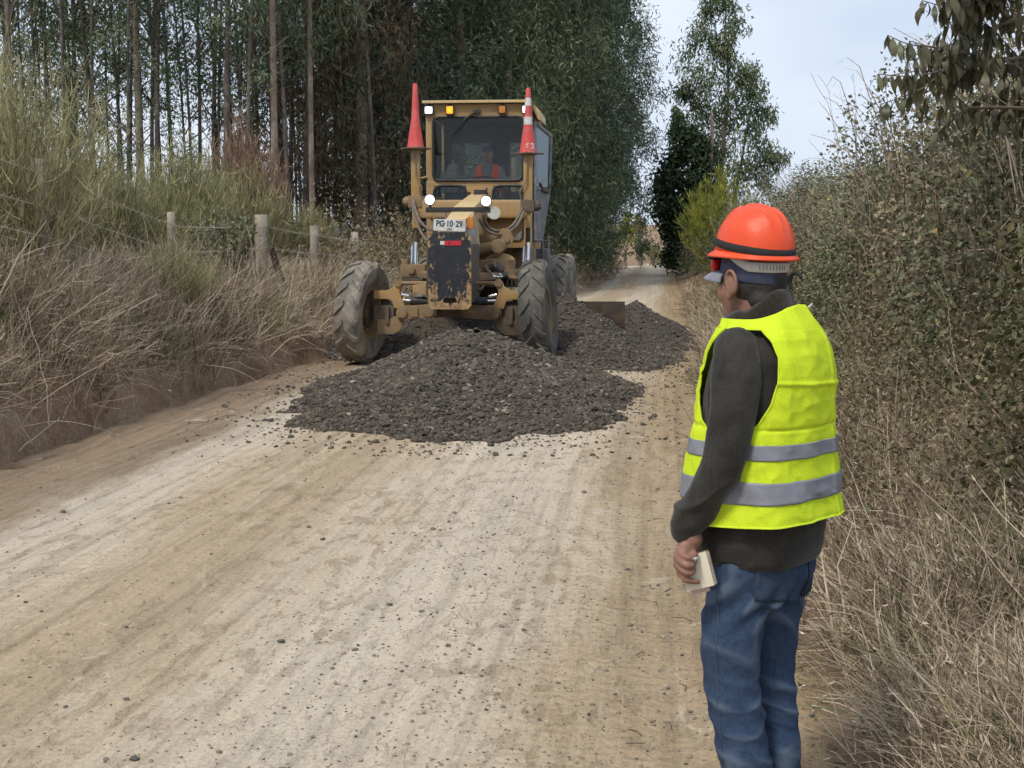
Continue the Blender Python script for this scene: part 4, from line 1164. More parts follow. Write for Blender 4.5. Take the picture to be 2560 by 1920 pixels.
black = simple('black_rubber', (0.018, 0.018, 0.019), (0.03, 0.03, 0.03), 0.6, 10)
hose_m = simple('hose_dusty', (0.20, 0.165, 0.125), (0.10, 0.085, 0.07), 0.85, 12)
chrome = simple('hydraulic_chrome', (0.75, 0.75, 0.76), (0.6, 0.6, 0.62), 0.18, 10, metal=1.0)
grey_m = simple('grey_door_frame', (0.19, 0.20, 0.205), (0.13, 0.135, 0.14), 0.6, 6, dirt=(0.30, 0.28, 0.25), dscale=5)
inter = simple('cab_interior', (0.05, 0.048, 0.045), (0.035, 0.033, 0.03), 0.85, 9)
tyre_m = simple('dusty_tyre', (0.215, 0.192, 0.16), (0.105, 0.096, 0.083), 0.93, 4.5, bumpv=0.35, bscale=40, dirt=(0.33, 0.29, 0.235), dirt_lo=0.44, dirt_hi=0.66, dscale=5.0)
tyre_b = simple('worn_tyre', (0.125, 0.116, 0.10), (0.065, 0.061, 0.055), 0.9, 5, bumpv=0.4, bscale=40, dirt=(0.20, 0.178, 0.145), dirt_lo=0.48, dirt_hi=0.7, dscale=6.0)
blade_m = simple('worn_blade_steel', (0.06, 0.047, 0.038), (0.03, 0.024, 0.02), 0.95, 5, metal=0.0, dirt=(0.085, 0.06, 0.04), dscale=4, spec=0.1)
def glass_mat(name, tint=(0.95, 0.97, 0.96), refl=0.018):
    m, n, b, out = newmat(name)
    n.nodes.remove(b)
    t = nd(n, 'BsdfTransparent'); t.inputs[0].default_value = (*tint, 1)
    g = nd(n, 'BsdfGlossy'); g.inputs['Roughness'].default_value = 0.03; g.inputs[0].default_value = (0.9, 0.95, 1, 1)
    d = nd(n, 'BsdfDiffuse'); d.inputs[0].default_value = (0.35, 0.32, 0.27, 1)
    lw = nd(n, 'LayerWeight'); lw.inputs['Blend'].default_value = 0.35
    rp = ramp(n, lw.outputs['Fresnel'], [(0.0, refl), (0.35, refl * 1.3), (1.0, 0.9)])
    m1 = nd(n, 'MixShader'); n.links.new(rp, m1.inputs[0]); n.links.new(t.outputs[0], m1.inputs[1]); n.links.new(g.outputs[0], m1.inputs[2])
    f = ramp(n, noise(n, coords(n), 5, 7, 0.65), [(0.4, 0.003), (0.75, 0.03)])
    m2 = nd(n, 'MixShader'); n.links.new(f, m2.inputs[0]); n.links.new(m1.outputs[0], m2.inputs[1]); n.links.new(d.outputs[0], m2.inputs[2])
    n.links.new(m2.outputs[0], out.inputs[0])
    return m
glass = glass_mat('dusty_glass')
glass_d = glass_mat('dusty_door_glass', (0.7, 0.78, 0.8), 0.14)
def lamp(name, col, st):
    m, n, b, out = newmat(name)
    b.inputs['Base Color'].default_value = (*col, 1); b.inputs['Emission Color'].default_value = (*col, 1); b.inputs['Emission Strength'].default_value = st
    b.inputs['Roughness'].default_value = 0.3
    return m
def lamp_round(name, col, core, rim, rad, base=(0.6, 0.62, 0.66)):
    """lens lit by a bulb at its centre"""
    m, n, b, out = newmat(name)
    g = nd(n, 'TexGradient', gradient_type='SPHERICAL')
    tcn = nd(n, 'TexCoord'); mpn = nd(n, 'Mapping'); mpn.vector_type = 'POINT'
    mpn.inputs['Location'].default_value = (-0.5 / rad, 0.0, -0.5 / rad); mpn.inputs['Scale'].default_value = (1 / rad, 0.0, 1 / rad)
    n.links.new(tcn.outputs['Generated'], mpn.inputs[0]); n.links.new(mpn.outputs[0], g.inputs[0])
    v = nd(n, 'TexVoronoi'); v.inputs['Scale'].default_value = 60; n.links.new(coords(n), v.inputs['Vector'])
    st = nd(n, 'MapRange'); st.inputs[3].default_value = rim; st.inputs[4].default_value = core; n.links.new(g.outputs['Fac'], st.inputs[0])
    mu = nd(n, 'Math', operation='MULTIPLY'); n.links.new(st.outputs[0], mu.inputs[0]); n.links.new(ramp(n, v.outputs['Distance'], [(0.0, 1.3), (0.6, 0.6)]), mu.inputs[1])
    b.inputs['Base Color'].default_value = (*base, 1); b.inputs['Roughness'].default_value = 0.2
    b.inputs['Emission Color'].default_value = (*col, 1); n.links.new(mu.outputs[0], b.inputs['Emission Strength'])
    return m
lamp_w = lamp_round('lit_headlamp', (0.84, 0.90, 1.0), 9.0, 0.9, 0.56)
lamp_a = lamp_round('lit_amber_lamp', (1.0, 0.36, 0.01), 1.5, 0.35, 0.7, (0.7, 0.28, 0.02))
lamp_o = simple('unlit_amber_lamp', (0.62, 0.22, 0.03), (0.5, 0.15, 0.02), 0.35, 20)
plate_w = simple('number_plate_white', (0.66, 0.68, 0.68), (0.5, 0.5, 0.48), 0.5, 12, dirt=(0.40, 0.36, 0.29), dscale=9)
ink = simple('plate_ink', (0.02, 0.025, 0.035), None, 0.6)
red_m = simple('red_reflector', (0.62, 0.03, 0.04), (0.5, 0.02, 0.03), 0.35, 20)
white_m = simple('white_reflective_band', (0.72, 0.71, 0.70), (0.55, 0.54, 0.53), 0.6, 30, dirt=(0.42, 0.36, 0.34), dscale=14)
def push_mat():
    m, n, b, out = newmat('chipped_black_push_plate')
    v = coords(n)
    blk = ramp(n, noise(n, v, 9, 6, 0.6), [(0.3, (0.010, 0.013, 0.019)), (0.75, (0.028, 0.03, 0.036))])
    yc = ramp(n, noise(n, v, 22, 6, 0.7), [(0.35, (0.16, 0.11, 0.07)), (0.55, (0.42, 0.27, 0.12)), (0.75, (0.50, 0.33, 0.13))])
    sep = nd(n, 'SeparateXYZ'); n.links.new(v, sep.inputs[0])
    # paint has worn off along the rim and towards the lower third
    zr = nd(n, 'MapRange'); zr.inputs[1].default_value = -0.48; zr.inputs[2].default_value = 0.0; zr.inputs[3].default_value = 0.20; zr.inputs[4].default_value = -0.05; n.links.new(sep.outputs[2], zr.inputs[0])
    ax = nd(n, 'Math', operation='ABSOLUTE'); n.links.new(sep.outputs[0], ax.inputs[0])
    xr_ = nd(n, 'MapRange'); xr_.inputs[1].default_value = 0.15; xr_.inputs[2].default_value = 0.27; xr_.inputs[3].default_value = 0.0; xr_.inputs[4].default_value = 0.13; n.links.new(ax.outputs[0], xr_.inputs[0])
    zt = nd(n, 'MapRange'); zt.inputs[1].default_value = 0.2; zt.inputs[2].default_value = 0.42; zt.inputs[3].default_value = 0.0; zt.inputs[4].default_value = 0.08; n.links.new(sep.outputs[2], zt.inputs[0])
    a1 = nd(n, 'Math', operation='ADD'); n.links.new(zr.outputs[0], a1.inputs[0]); n.links.new(xr_.outputs[0], a1.inputs[1])
    a1b = nd(n, 'Math', operation='ADD'); n.links.new(a1.outputs[0], a1b.inputs[0]); n.links.new(zt.outputs[0], a1b.inputs[1])
    a2 = nd(n, 'Math', operation='ADD'); n.links.new(a1b.outputs[0], a2.inputs[0]); n.links.new(noise(n, coords(n, 'Object', (1.4, 1, 0.8)), 9, 9, 0.7, 0.9), a2.inputs[1])
    f = ramp(n, a2.outputs[0], [(0.605, 0.0), (0.63, 1.0)])
    c = mixc(n, f, blk, yc)
    n.links.new(c, b.inputs['Base Color']); n.links.new(ramp(n, f, [(0, 0.45), (1, 0.8)]), b.inputs['Roughness'])
    bump(n, b, f, 0.3, 0.003)
    return m
push_m = push_mat()

# ------------------------------------------------------------------ grader
G = empty('motor_grader', (-0.8, 18.0, 0.0), -math.atan(0.105))
tag(G, 'dusty yellow motor grader driving towards the camera with its headlamps lit', 'grader')

def tyre_bm(OD=1.34, W=0.36, ID=0.66, lugs=17, lug_h=0.032):
    pb = PB(); Ro, Ri, h = OD / 2, ID / 2, W / 2
    rb = Ro - lug_h
    prof = [(Ri, -h * 0.62), (Ri + 0.05, -h * 0.80), (Ri + 0.14, -h * 0.98), (rb - 0.13, -h * 1.0), (rb - 0.045, -h * 0.93), (rb - 0.006, -h * 0.72), (rb + 0.004, -h * 0.3),
            (rb + 0.006, 0), (rb + 0.004, h * 0.3), (rb - 0.006, h * 0.72), (rb - 0.045, h * 0.93), (rb - 0.13, h * 1.0), (Ri + 0.14, h * 0.98), (Ri + 0.05, h * 0.80), (Ri, h * 0.62)]
    pb.lathe(prof, 'x', 56, closed=True)
    def radius(xx):
        return np.interp(abs(xx), [0, h * 0.3, h * 0.72, h * 0.93, h], [rb + 0.006, rb + 0.004, rb - 0.006, rb - 0.045, rb - 0.12])
    step = 2 * math.pi / lugs
    for side in (-1, 1):
        for k in range(lugs):
            a0 = k * step + (0.5 * step if side > 0 else 0)
            xs = np.linspace(0.02, h * 1.0, 6)
            L_, Rr, Lt, Rt = [], [], [], []
            for i, xx in enumerate(xs):
                ac = a0 + (xx / h) * 0.30          # swept-back bar
                wv = 0.058 + 0.018 * (xx / h)
                rr_ = radius(xx); top = min(Ro, rr_ + lug_h) if xx < h * 0.8 else rr_ + lug_h * 0.75
                for lst, da, q in ((L_, -wv, rr_ - 0.01), (Rr, wv, rr_ - 0.01), (Lt, -wv * 0.72, top), (Rt, wv * 0.72, top)):
                    a = ac + da
                    lst.append(pb.bm.verts.new((side * xx, -q * math.sin(a), q * math.cos(a))))
            for i in range(5):
                for a_, b_ in ((L_, Lt), (Lt, Rt), (Rt, Rr)):
                    pb.bm.faces.new((a_[i], a_[i + 1], b_[i + 1], b_[i]))
            pb.bm.faces.new((L_[0], Lt[0], Rt[0], Rr[0])); pb.bm.faces.new((L_[-1], Rr[-1], Rt[-1], Lt[-1]))
    return pb
def add_wheel(x, y, z, steer=0, lean=0, mat=None, face=1, spin=0.0, parent=G, OD=1.34, W=0.36):
    pb = PB()
    rr = 0.335
    pb.lathe([(rr + 0.02, -0.13), (rr + 0.02, -0.11), (rr - 0.02, -0.09), (rr - 0.04, 0.09), (rr - 0.02, 0.11), (rr + 0.02, 0.13), (rr - 0.035, 0.125), (rr - 0.06, 0.06), (0.16, 0.03), (0.16, -0.03), (rr - 0.06, -0.06), (rr - 0.035, -0.125)], 'x', 40, closed=True)
    w = pb.out('wheel', yel_d, parent)
    w.location = (x, y, z); w.rotation_euler = (spin, R(lean), R(steer)); w.rotation_mode = 'XYZ'
    t = tyre_bm(OD=OD, W=W).out('tyre', mat or tyre_m, w, ang=28)
    hb = PB(); hb.cyl((-0.09, 0, 0), (0.11 * face, 0, 0), 0.17, ns=24)
    for k in range(10):
        a = 2 * math.pi * k / 10
        hb.cyl((0.035 * face, 0.22 * math.cos(a), 0.22 * math.sin(a)), (0.07 * face, 0.22 * math.cos(a), 0.22 * math.sin(a)), 0.018, ns=8)
    hb.cyl((0.0, 0, 0), (0.03 * face, 0, 0), 0.26, ns=28)
    hb.out('hub', grime, w, 0.004)
    return w
wl = add_wheel(-1.16, 0, 0.665, steer=-9, lean=5, mat=tyre_m, face=1, spin=0.2)
wl['label'] = 'dust-covered pale front tyre, turned so its inner hub shows'
wr = add_wheel(1.15, -0.02, 0.685, steer=-3, lean=-5, mat=tyre_b, face=1, spin=0.9)
wr['label'] = 'dark worn front tyre half sunk behind the gravel heap'
for sx in (-1, 1):
    add_wheel(1.05 * sx, 4.9, 0.665, mat=tyre_m, face=sx, spin=0.4 * sx)
    add_wheel(1.05 * sx, 6.45, 0.665, mat=tyre_m, face=sx, spin=1.1)
    PB().bb(sx * 0.70 - 0.09, sx * 0.70 + 0.09, 4.5, 6.85, 0.45, 0.9).out('tandem_case', yel_d, G, 0.03)

# front axle and steering gear
pb = PB(); pb.bb(-0.80, 0.80, -0.05, 0.12, 0.60, 0.76); pb.out('axle_beam', grime, G, 0.02)
for sx in (-1, 1):
    pb = PB()
    poly = []
    for i in range(9): a = R(90 + 180 * i / 8); poly.append((-0.60 + 0.088 * math.cos(a), 0.665 + 0.088 * math.sin(a)))
    for i in range(9): a = R(-90 + 180 * i / 8); poly.append((-0.24 + 0.088 * math.cos(a), 0.69 + 0.088 * math.sin(a)))
    pb.prism([(sx * -u, v) for u, v in poly] if sx > 0 else poly, 'y', -0.17, -0.05)
    pb.cyl((sx * 0.60, -0.20, 0.665), (sx * 0.60, -0.04, 0.665), 0.065); pb.cyl((sx * 0.26, -0.195, 0.69), (sx * 0.26, -0.04, 0.69), 0.075)
    pb.box((sx * 0.44, -0.178, 0.675), (0.10, 0.02, 0.125))
    pb.out('axle_link', yel_d if sx < 0 else paint('rusty_yellow_paint', (0.30, 0.19, 0.09), (0.14, 0.10, 0.07), 0.35, 0.55), G, 0.008)
    K = [(-0.98, .95), (-.86, .95), (-.80, .955), (-.72, 1.0), (-.69, 1.06), (-.65, 1.085), (-.60, 1.06), (-.61, 1.0), (-.64, .957), (-.635, .90), (-.61, .85), (-.565, .74), (-.71, .72), (-.745, .82), (-.80, .84), (-.98, .84)]
    pb = PB(); pb.prism([(-u * sx * -1 if False else u * (-sx), v) for u, v in K], 'y', -0.14, -0.06); pb.out('steering_knuckle', yel, G, 0.012)
    pb = PB(); pb.bb(sx * 0.72, sx * 0.99, -0.10, 0.10, 0.50, 0.76); pb.cyl((sx * 0.86, 0, 0.46), (sx * 0.86, 0, 0.92), 0.05); pb.bb(sx * 0.78, sx * 0.83, -0.15, -0.05, 0.52, 0.74); pb.out('kingpin_housing', grime, G, 0.01)
    A_ = [(-.94, .58), (-.80, .57), (-.70, .62), (-.585, .60), (-.60, .50), (-.66, .42), (-.74, .385), (-.90, .385), (-.95, .45)]
    pb = PB(); pb.prism([(u * (-sx), v) for u, v in A_], 'y', -0.12, -0.07); pb.out('lean_arm', grime if sx > 0 else yel_d, G, 0.01)
    pb = PB(); pb.cyl((sx * 0.10, -0.10, 0.80), (sx * 0.50, -0.10, 0.82), 0.055); pb.out('steering_cylinder', black, G, 0.006)
    pb = PB(); pb.cyl((sx * 0.50, -0.10, 0.82), (sx * 0.62, -0.10, 0.825), 0.02); pb.cyl((sx * 0.52, -0.12, 0.88), (sx * 0.62, -0.12, 0.90), 0.022); pb.out('piston_rod', chrome, G)
pb = PB(); pb.cyl((-0.66, -0.1, 1.045), (0.66, -0.1, 1.05), 0.026); pb.cyl((0.64, -0.16, 1.05), (0.64, -0.05, 1.05), 0.05); pb.cyl((-0.66, -0.16, 1.045), (-0.66, -0.05, 1.045), 0.045); pb.out('tie_rod', yel_d, G)
pb = PB(); pb.prism([(-0.46, 1.02), (-0.28, 1.06), (-0.28, 0.90), (-0.46, 0.93)], 'y', -0.2, 0.1); pb.out('axle_bracket', yel, G, 0.01)
pb = PB(); pb.bb(-0.22, 0.34, -0.55, 0.35, 0.80, 1.55); pb.out('front_bolster', grime, G, 0.02)
# push plate with slot, bolts and reflector
pp = PB(); cx, cz = 0.102, 1.222
poly = [(-0.268, -0.43), (-0.235, -0.478), (0.225, -0.478), (0.268, -0.43), (0.268, 0.41), (0.20, 0.478), (-0.21, 0.478), (-0.268, 0.43)]
bmv = pp.bm
slot = rrect(-0.085, 0.085, -0.40, -0.335, 0.032, 4)
def ring_fill(bm, outer, inner, y0, y1):
    vo = [[bm.verts.new((u, y, v)) for u, v in outer] for y in (y0, y1)]
    vi = [[bm.verts.new((u, y, v)) for u, v in inner] for y in (y0, y1)]
    for k in (0, 1):
        es = [bm.edges.new((vo[k][i], vo[k][(i + 1) % len(outer)])) for i in range(len(outer))] + [bm.edges.new((vi[k][i], vi[k][(i + 1) % len(inner)])) for i in range(len(inner))]
        bmesh.ops.triangle_fill(bm, use_beauty=True, use_dissolve=False, edges=es)
    for vv in (vo, vi):
        n_ = len(vv[0])
        for i in range(n_): bm.faces.new((vv[0][i], vv[0][(i + 1) % n_], vv[1][(i + 1) % n_], vv[1][i]))
ring_fill(bmv, poly, slot, -0.025, 0.025)
po = pp.out('push_plate', push_m, G, smooth=False)
po.location = (cx, -0.70, cz)
po['label'] = 'black push plate with chipped yellow paint and a slot'
for (u, v) in ((-0.22, -0.36), (0.22, -0.36), (-0.19, 0.08), (0.21, 0.07)):
    b_ = PB(); b_.cyl((u, -0.036, v), (u, -0.02, v), 0.02, ns=6); b_.out('bolt', grime, po, 0.003)
b_ = PB(); b_.bb(-0.06, 0.145, -0.031, -0.0265, 0.315, 0.372); b_.out('red_reflector', red_m, po)
b_ = PB(); b_.bb(-0.115, -0.062, -0.031, -0.0265, 0.322, 0.368); b_.out('white_reflector', white_m, po)
b_ = PB(); b_.bb(-0.02, 0.005, -0.0335, -0.0315, 0.328, 0.36); b_.out('reflector_mark', simple('dark_red_mark', (0.22, 0.015, 0.02), None, 0.5), po)
# nose box, gooseneck
pb = PB(); pb.hexa([(-0.10, -0.62, 1.52), (0.34, -0.62, 1.52), (0.24, 1.2, 1.50), (-0.16, 1.2, 1.50), (-0.06, -0.55, 1.74), (0.28, -0.55, 1.74), (0.19, 1.2, 2.03), (-0.12, 1.2, 2.03)]); pb.out('nose_frame', yel_l, G, 0.015)
pb = PB(); pb.hexa([(-0.14, 1.2, 1.55), (0.17, 1.2, 1.55), (0.14, 2.9, 1.75), (-0.14, 2.9, 1.75), (-0.13, 1.2, 2.05), (0.17, 1.2, 2.05), (0.13, 2.9, 2.27), (-0.13, 2.9, 2.27)]); pb.out('gooseneck', yel_l, G, 0.02)
pb = PB(); pb.hexa([(0.0, -0.42, 1.845), (0.26, -0.42, 1.845), (0.27, 0.30, 1.95), (0.03, 0.30, 1.95), (0.0, -0.42, 1.86), (0.26, -0.42, 1.86), (0.27, 0.30, 1.965), (0.03, 0.30, 1.965)]); pb.out('nose_cover', yel_l, G, 0.004)
pb = PB(); pb.bb(0.275, 0.31, -0.60, 0.3, 1.45, 1.80); pb.out('nose_side_plate', simple('bare_zinc_plate', (0.42, 0.40, 0.36), (0.25, 0.22, 0.18), 0.6, 9, metal=0.3), G, 0.005)
# number plate
npl = PB(); npl.prism(rrect(-0.2, 0.2, -0.072, 0.072, 0.015, 3), 'y', -0.003, 0.003); npo = npl.out('number_plate', plate_w, G, smooth=False)
npo.location = (0.095, -0.66, 1.785); npo.rotation_euler = (R(-6), R(2), 0)
for (txt, sz, x_, z_, bo) in (('PG', 0.105, -0.118, 0.014, 0.0035), ('10', 0.105, 0.0, 0.014, 0.0035), ('29', 0.105, 0.118, 0.014, 0.0035), ('CHILE', 0.03, 0.0, -0.052, 0.0008)):
    o = link('plate_lettering', text_mesh(txt, sz, ink, 'plate_lettering', 0.0008, bo), npo); o.location = (x_, -0.0045, z_); o.rotation_euler = (R(90), 0, 0); o.scale = (0.82, 1, 1)
for x_ in (-0.06, 0.06):
    b_ = PB(); b_.cyl((x_, -0.0055, 0.016), (x_, -0.0025, 0.016), 0.008, ns=10); b_.out('plate_dot', ink, npo)
pb = PB(); pb.prism(rrect(0.315, 0.385, 1.74, 1.89, 0.015, 3), 'y', -0.62, -0.52); pb.out('indicator_lamp', lamp_o, G, 0.006)
# lamp bar and headlamps
pb = PB(); pb.bb(-0.46, 0.42, 0.86, 0.93, 1.965, 2.035); pb.bb(-0.02, 0.06, 0.86, 0.95, 1.88, 1.97); pb.out('lamp_bar', black, G, 0.006)
for (x_, z_) in ((-0.40, 2.135), (0.365, 2.115)):
    pb = PB(); pb.lathe([(0.03, 0.98), (0.062, 0.93), (0.076, 0.87), (0.078, 0.84), (0.068, 0.84)], 'y', 24, (x_, 0, z_)); pb.bb(x_ - 0.015, x_ + 0.015, 0.87, 0.91, z_ - 0.14, z_ - 0.06); h_ = pb.out('headlamp', black, G)
    pb = PB(); pb.lathe([(0.067, 0.842), (0.06, 0.832), (0.035, 0.826), (0.001, 0.824)], 'y', 24, (x_, 0, z_)); pb.out('lens', lamp_w, h_)
pb = PB(); pb.lathe([(0.05, 0.97), (0.085, 0.90), (0.088, 0.87), (0.05, 0.87)], 'y', 20, (0.47, 0, 1.96)); pb.out('spare_lamp', simple('old_lamp_glass', (0.55, 0.56, 0.50), (0.4, 0.4, 0.36), 0.3, 9), G)

# saddle, lift cylinders with cap plates
pb = PB(); pb.bb(-0.80, 0.80, 2.12, 2.34, 1.90, 2.165); pb.out('lift_crossbar', yel, G, 0.05, seg=4)
pb = PB(); pb.prism([(0.12, 2.1), (0.78, 2.1), (0.74, 1.78), (0.55, 1.60), (0.30, 1.52), (0.12, 1.52)], 'y', 2.36, 2.44); pb.prism([(-0.12, 2.1), (-0.72, 2.1), (-0.60, 1.80), (-0.30, 1.52), (-0.12, 1.52)], 'y', 2.36, 2.44); pb.out('saddle_plate', yel, G, 0.01)
for sx, zt, zj in ((-1, 2.91, 2.14), (1, 2.83, 2.08)):
    x_ = 0.825 if sx < 0 else 0.805
    X = sx * x_
    pb = PB(); pb.bb(X - 0.062, X + 0.062, 2.14, 2.26, zj + 0.05, zt - 0.015)
    pb.bb(X - 0.05, X + 0.05, 2.15, 2.25, 1.76, zj - 0.05); c_ = pb.out('lift_cylinder', yel, G, 0.012)
    pb = PB(); pb.box((X, 2.2, zj), (0.20, 0.18, 0.17)); pb.cyl((X - 0.16, 2.2, zj), (X + 0.16, 2.2, zj), 0.075); pb.cyl((X + 0.14 * sx, 2.2, zj), (X + 0.19 * sx, 2.2, zj), 0.055, ns=6); pb.out('trunnion', grime if sx > 0 else yel_d, c_, 0.012)
    pb = PB(); pb.cyl((X, 2.2, 1.78), (X, 2.2, 1.50), 0.033); pb.out('rod_gland', black if sx > 0 else grime, c_)
    pb = PB(); pb.cyl((X, 2.2, 1.55), (X, 2.12, 1.18), 0.036); pb.cyl((X - 0.06, 2.2, 1.50), (X - 0.06, 2.14, 1.2), 0.02); pb.out('piston_rod', chrome, c_)
    pb = PB(); pb.lathe([(0.225, zt - 0.022), (0.232, zt - 0.005), (0.225, zt)], 'z', 6 if sx < 0 else 4, (X, 2.2, 0)); o = pb.out('cap_plate', simple('rusty_cap_plate_%d' % (sx + 1), (0.17, 0.135, 0.10), (0.09, 0.07, 0.055), 0.9, 8), c_, 0.002)
    pb = PB(); pb.tube([(X - 0.09 * sx, 2.12, zj + 0.06), (X - 0.11 * sx, 2.08, zj + 0.20), (X - 0.02 * sx, 2.10, zj + 0.34), (X, 2.12, zt - 0.1)], 0.011, 6); pb.out('hydraulic_line', yel_d, c_)
# hoses
def hose(pts, r_=0.019, mat=hose_m):
    P = np.array(pts, float); t = np.linspace(0, 1, len(P)); tt = np.linspace(0, 1, 22)
    # Catmull-Rom through the given points
    out = []
    for u in tt:
        i = min(int(u * (len(P) - 1)), len(P) - 2); f = u * (len(P) - 1) - i
        p0, p1, p2, p3 = P[max(i - 1, 0)], P[i], P[i + 1], P[min(i + 2, len(P) - 1)]
        out.append(0.5 * ((2 * p1) + (-p0 + p2) * f + (2 * p0 - 5 * p1 + 4 * p2 - p3) * f ** 2 + (-p0 + 3 * p1 - 3 * p2 + p3) * f ** 3))
    pb = PB(); pb.tube(out, r_, 7); return pb.out('hose', mat, G)
hose([(-0.85, 2.08, 2.17), (-0.78, 1.9, 2.02), (-0.66, 1.6, 1.85), (-0.45, 1.1, 1.74), (-0.2, 0.5, 1.72)])
hose([(-0.86, 2.08, 2.12), (-0.80, 1.9, 1.95), (-0.66, 1.5, 1.75), (-0.45, 0.9, 1.58)])
hose([(0.74, 2.06, 2.05), (0.62, 1.85, 1.80), (0.44, 1.7, 1.72), (0.30, 1.6, 1.78), (0.25, 1.5, 1.95)])
hose([(0.76, 2.05, 2.0), (0.66, 1.8, 1.77), (0.45, 1.6, 1.67), (0.28, 1.5, 1.74), (0.20, 1.4, 1.88)])
hose([(0.35, 0.9, 1.25), (0.48, 0.7, 1.12), (0.58, 0.8, 1.10), (0.55, 0.9, 1.14)], 0.016, chrome)
hose([(0.28, 0.3, 1.0), (0.36, 0.2, 0.95), (0.42, 0.3, 1.02), (0.50, 0.4, 1.0)])
hose([(-0.32, 1.9, 2.05), (-0.36, 1.85, 1.8), (-0.35, 1.8, 1.5)], 0.012)
hose([(-0.50, 1.9, 2.0), (-0.52, 1.85, 1.8), (-0.50, 1.8, 1.4)], 0.01, yel_d)

# drawbar, circle, links, blade
pb = PB(); pb.prism([(-0.10, 0.2), (0.22, 0.2), (0.66, 1.5), (0.66, 2.4), (-0.66, 2.4), (-0.66, 1.5)], 'z', 1.06, 1.15); pb.out('drawbar', yel_d, G, 0.015)
pb = PB(); pb.lathe([(0.62, 0.93), (0.78, 0.93), (0.78, 1.05), (0.62, 1.05)], 'z', 64, (0, 2.1, 0), closed=True)
for k in range(64):
    a = 2 * math.pi * k / 64; pb.box((0.80 * math.cos(a), 2.1 + 0.80 * math.sin(a), 0.99), (0.045, 0.04, 0.09), (0, 0, a))
pb.out('circle_gear', grime, G)
pb = PB(); pb.bb(0.22, 0.70, 1.35, 1.42, 1.08, 1.32); pb.bb(0.22, 0.74, 1.33, 1.5, 1.06, 1.10); pb.out('drawbar_cover', yel_d, G, 0.01)
pb = PB(); pb.sph((0.46, 1.7, 1.28), 0.2, (1.1, 1, 0.65)); pb.out('gear_housing', yel, G)
pb = PB(); pb.bb(-1.0, -0.64, 1.85, 2.2, 1.07, 1.24); pb.cyl((-0.84, 1.80, 1.16), (-0.84, 2.2, 1.16), 0.055); pb.cyl((-0.95, 2.0, 1.2), (-0.95, 2.0, 1.32), 0.06); pb.out('lift_bracket', yel_d, G, 0.012)
pb = PB(); pb.bb(-0.98, -0.60, 1.83, 2.2, 1.0, 1.055); pb.out('bracket_shoe', grime, G, 0.005)
pb = PB(); pb.cyl((0.05, 1.45, 1.44), (0.46, 1.5, 1.51), 0.075); pb.cyl((0.46, 1.38, 1.51), (0.46, 1.62, 1.51), 0.10); pb.out('side_shift_cylinder', yel_d, G, 0.01)
pb = PB(); pb.prism([(0.05, 1.55), (0.40, 1.57), (0.50, 1.52), (0.62, 1.50), (0.66, 1.62), (0.60, 1.74), (0.50, 1.76), (0.42, 1.66), (0.05, 1.68)], 'y', 1.62, 1.67); pb.cyl((0.56, 1.60, 1.60), (0.56, 1.70, 1.60), 0.045); pb.cyl((0.20, 1.60, 1.62), (0.20, 1.70, 1.62), 0.03); pb.out('link_bar', yel_d, G, 0.006)
pb = PB(); pb.cyl((0.40, 1.2, 1.24), (0.55, 1.2, 1.16), 0.08); pb.cyl((0.42, 1.15, 1.12), (0.62, 1.2, 1.10), 0.06); pb.cyl((0.30, 1.2, 1.18), (0.45, 1.25, 1.2), 0.07); pb.out('swivel_joint', black, G, 0.01)
pb = PB(); pb.tube([(0.26, 1.0, 1.30), (0.45, 1.0, 1.33), (0.47, 1.0, 1.24)], 0.016, 6); pb.out('guard_rod', yel_d, G)
pb = PB(); pb.bb(-0.45, 0.45, 2.2, 2.35, 0.35, 0.95); pb.out('blade_carrier', grime, G, 0.02)
# blade: curved mouldboard, swung a little
bl = PB(); prof = []
for i in range(9):
    a = R(-38 + 76 * i / 8); prof.append((0.62 - 0.62 * math.cos(a) - 0.1, 0.33 + 0.5 * math.sin(a)))
full = prof + [(u + 0.025, v) for u, v in prof[::-1]]
bl.prism(full, 'x', -1.9, 2.05)
bo = bl.out('blade', blade_m, G, ang=50); bo.location = (0.15, 2.50, 0.05); bo.rotation_euler = (0, 0, R(4))
bo['label'] = 'long curved steel blade pushing the gravel'
e_ = PB(); e_.bb(-1.9, 2.05, -0.02, 0.0, 0.0, 0.12); e_.out('cutting_edge', blade_m, bo)
pb = PB(); pb.bb(-0.55, 0.55, 3.6, 7.3, 1.15, 1.5); pb.out('rear_frame', yel_d, G, 0.02)
pb = PB(); pb.hexa([(-0.5, 4.6, 1.5), (0.5, 4.6, 1.5), (0.45, 7.3, 1.5), (-0.45, 7.3, 1.5), (-0.45, 4.6, 2.35), (0.45, 4.6, 2.35), (0.4, 7.3, 2.15), (-0.4, 7.3, 2.15)]); pb.out('engine_hood', yel, G, 0.03)
pb = PB(); pb.cyl((0.25, 5.6, 2.2), (0.25, 5.6, 2.95), 0.045); pb.out('exhaust_stack', grime, G)

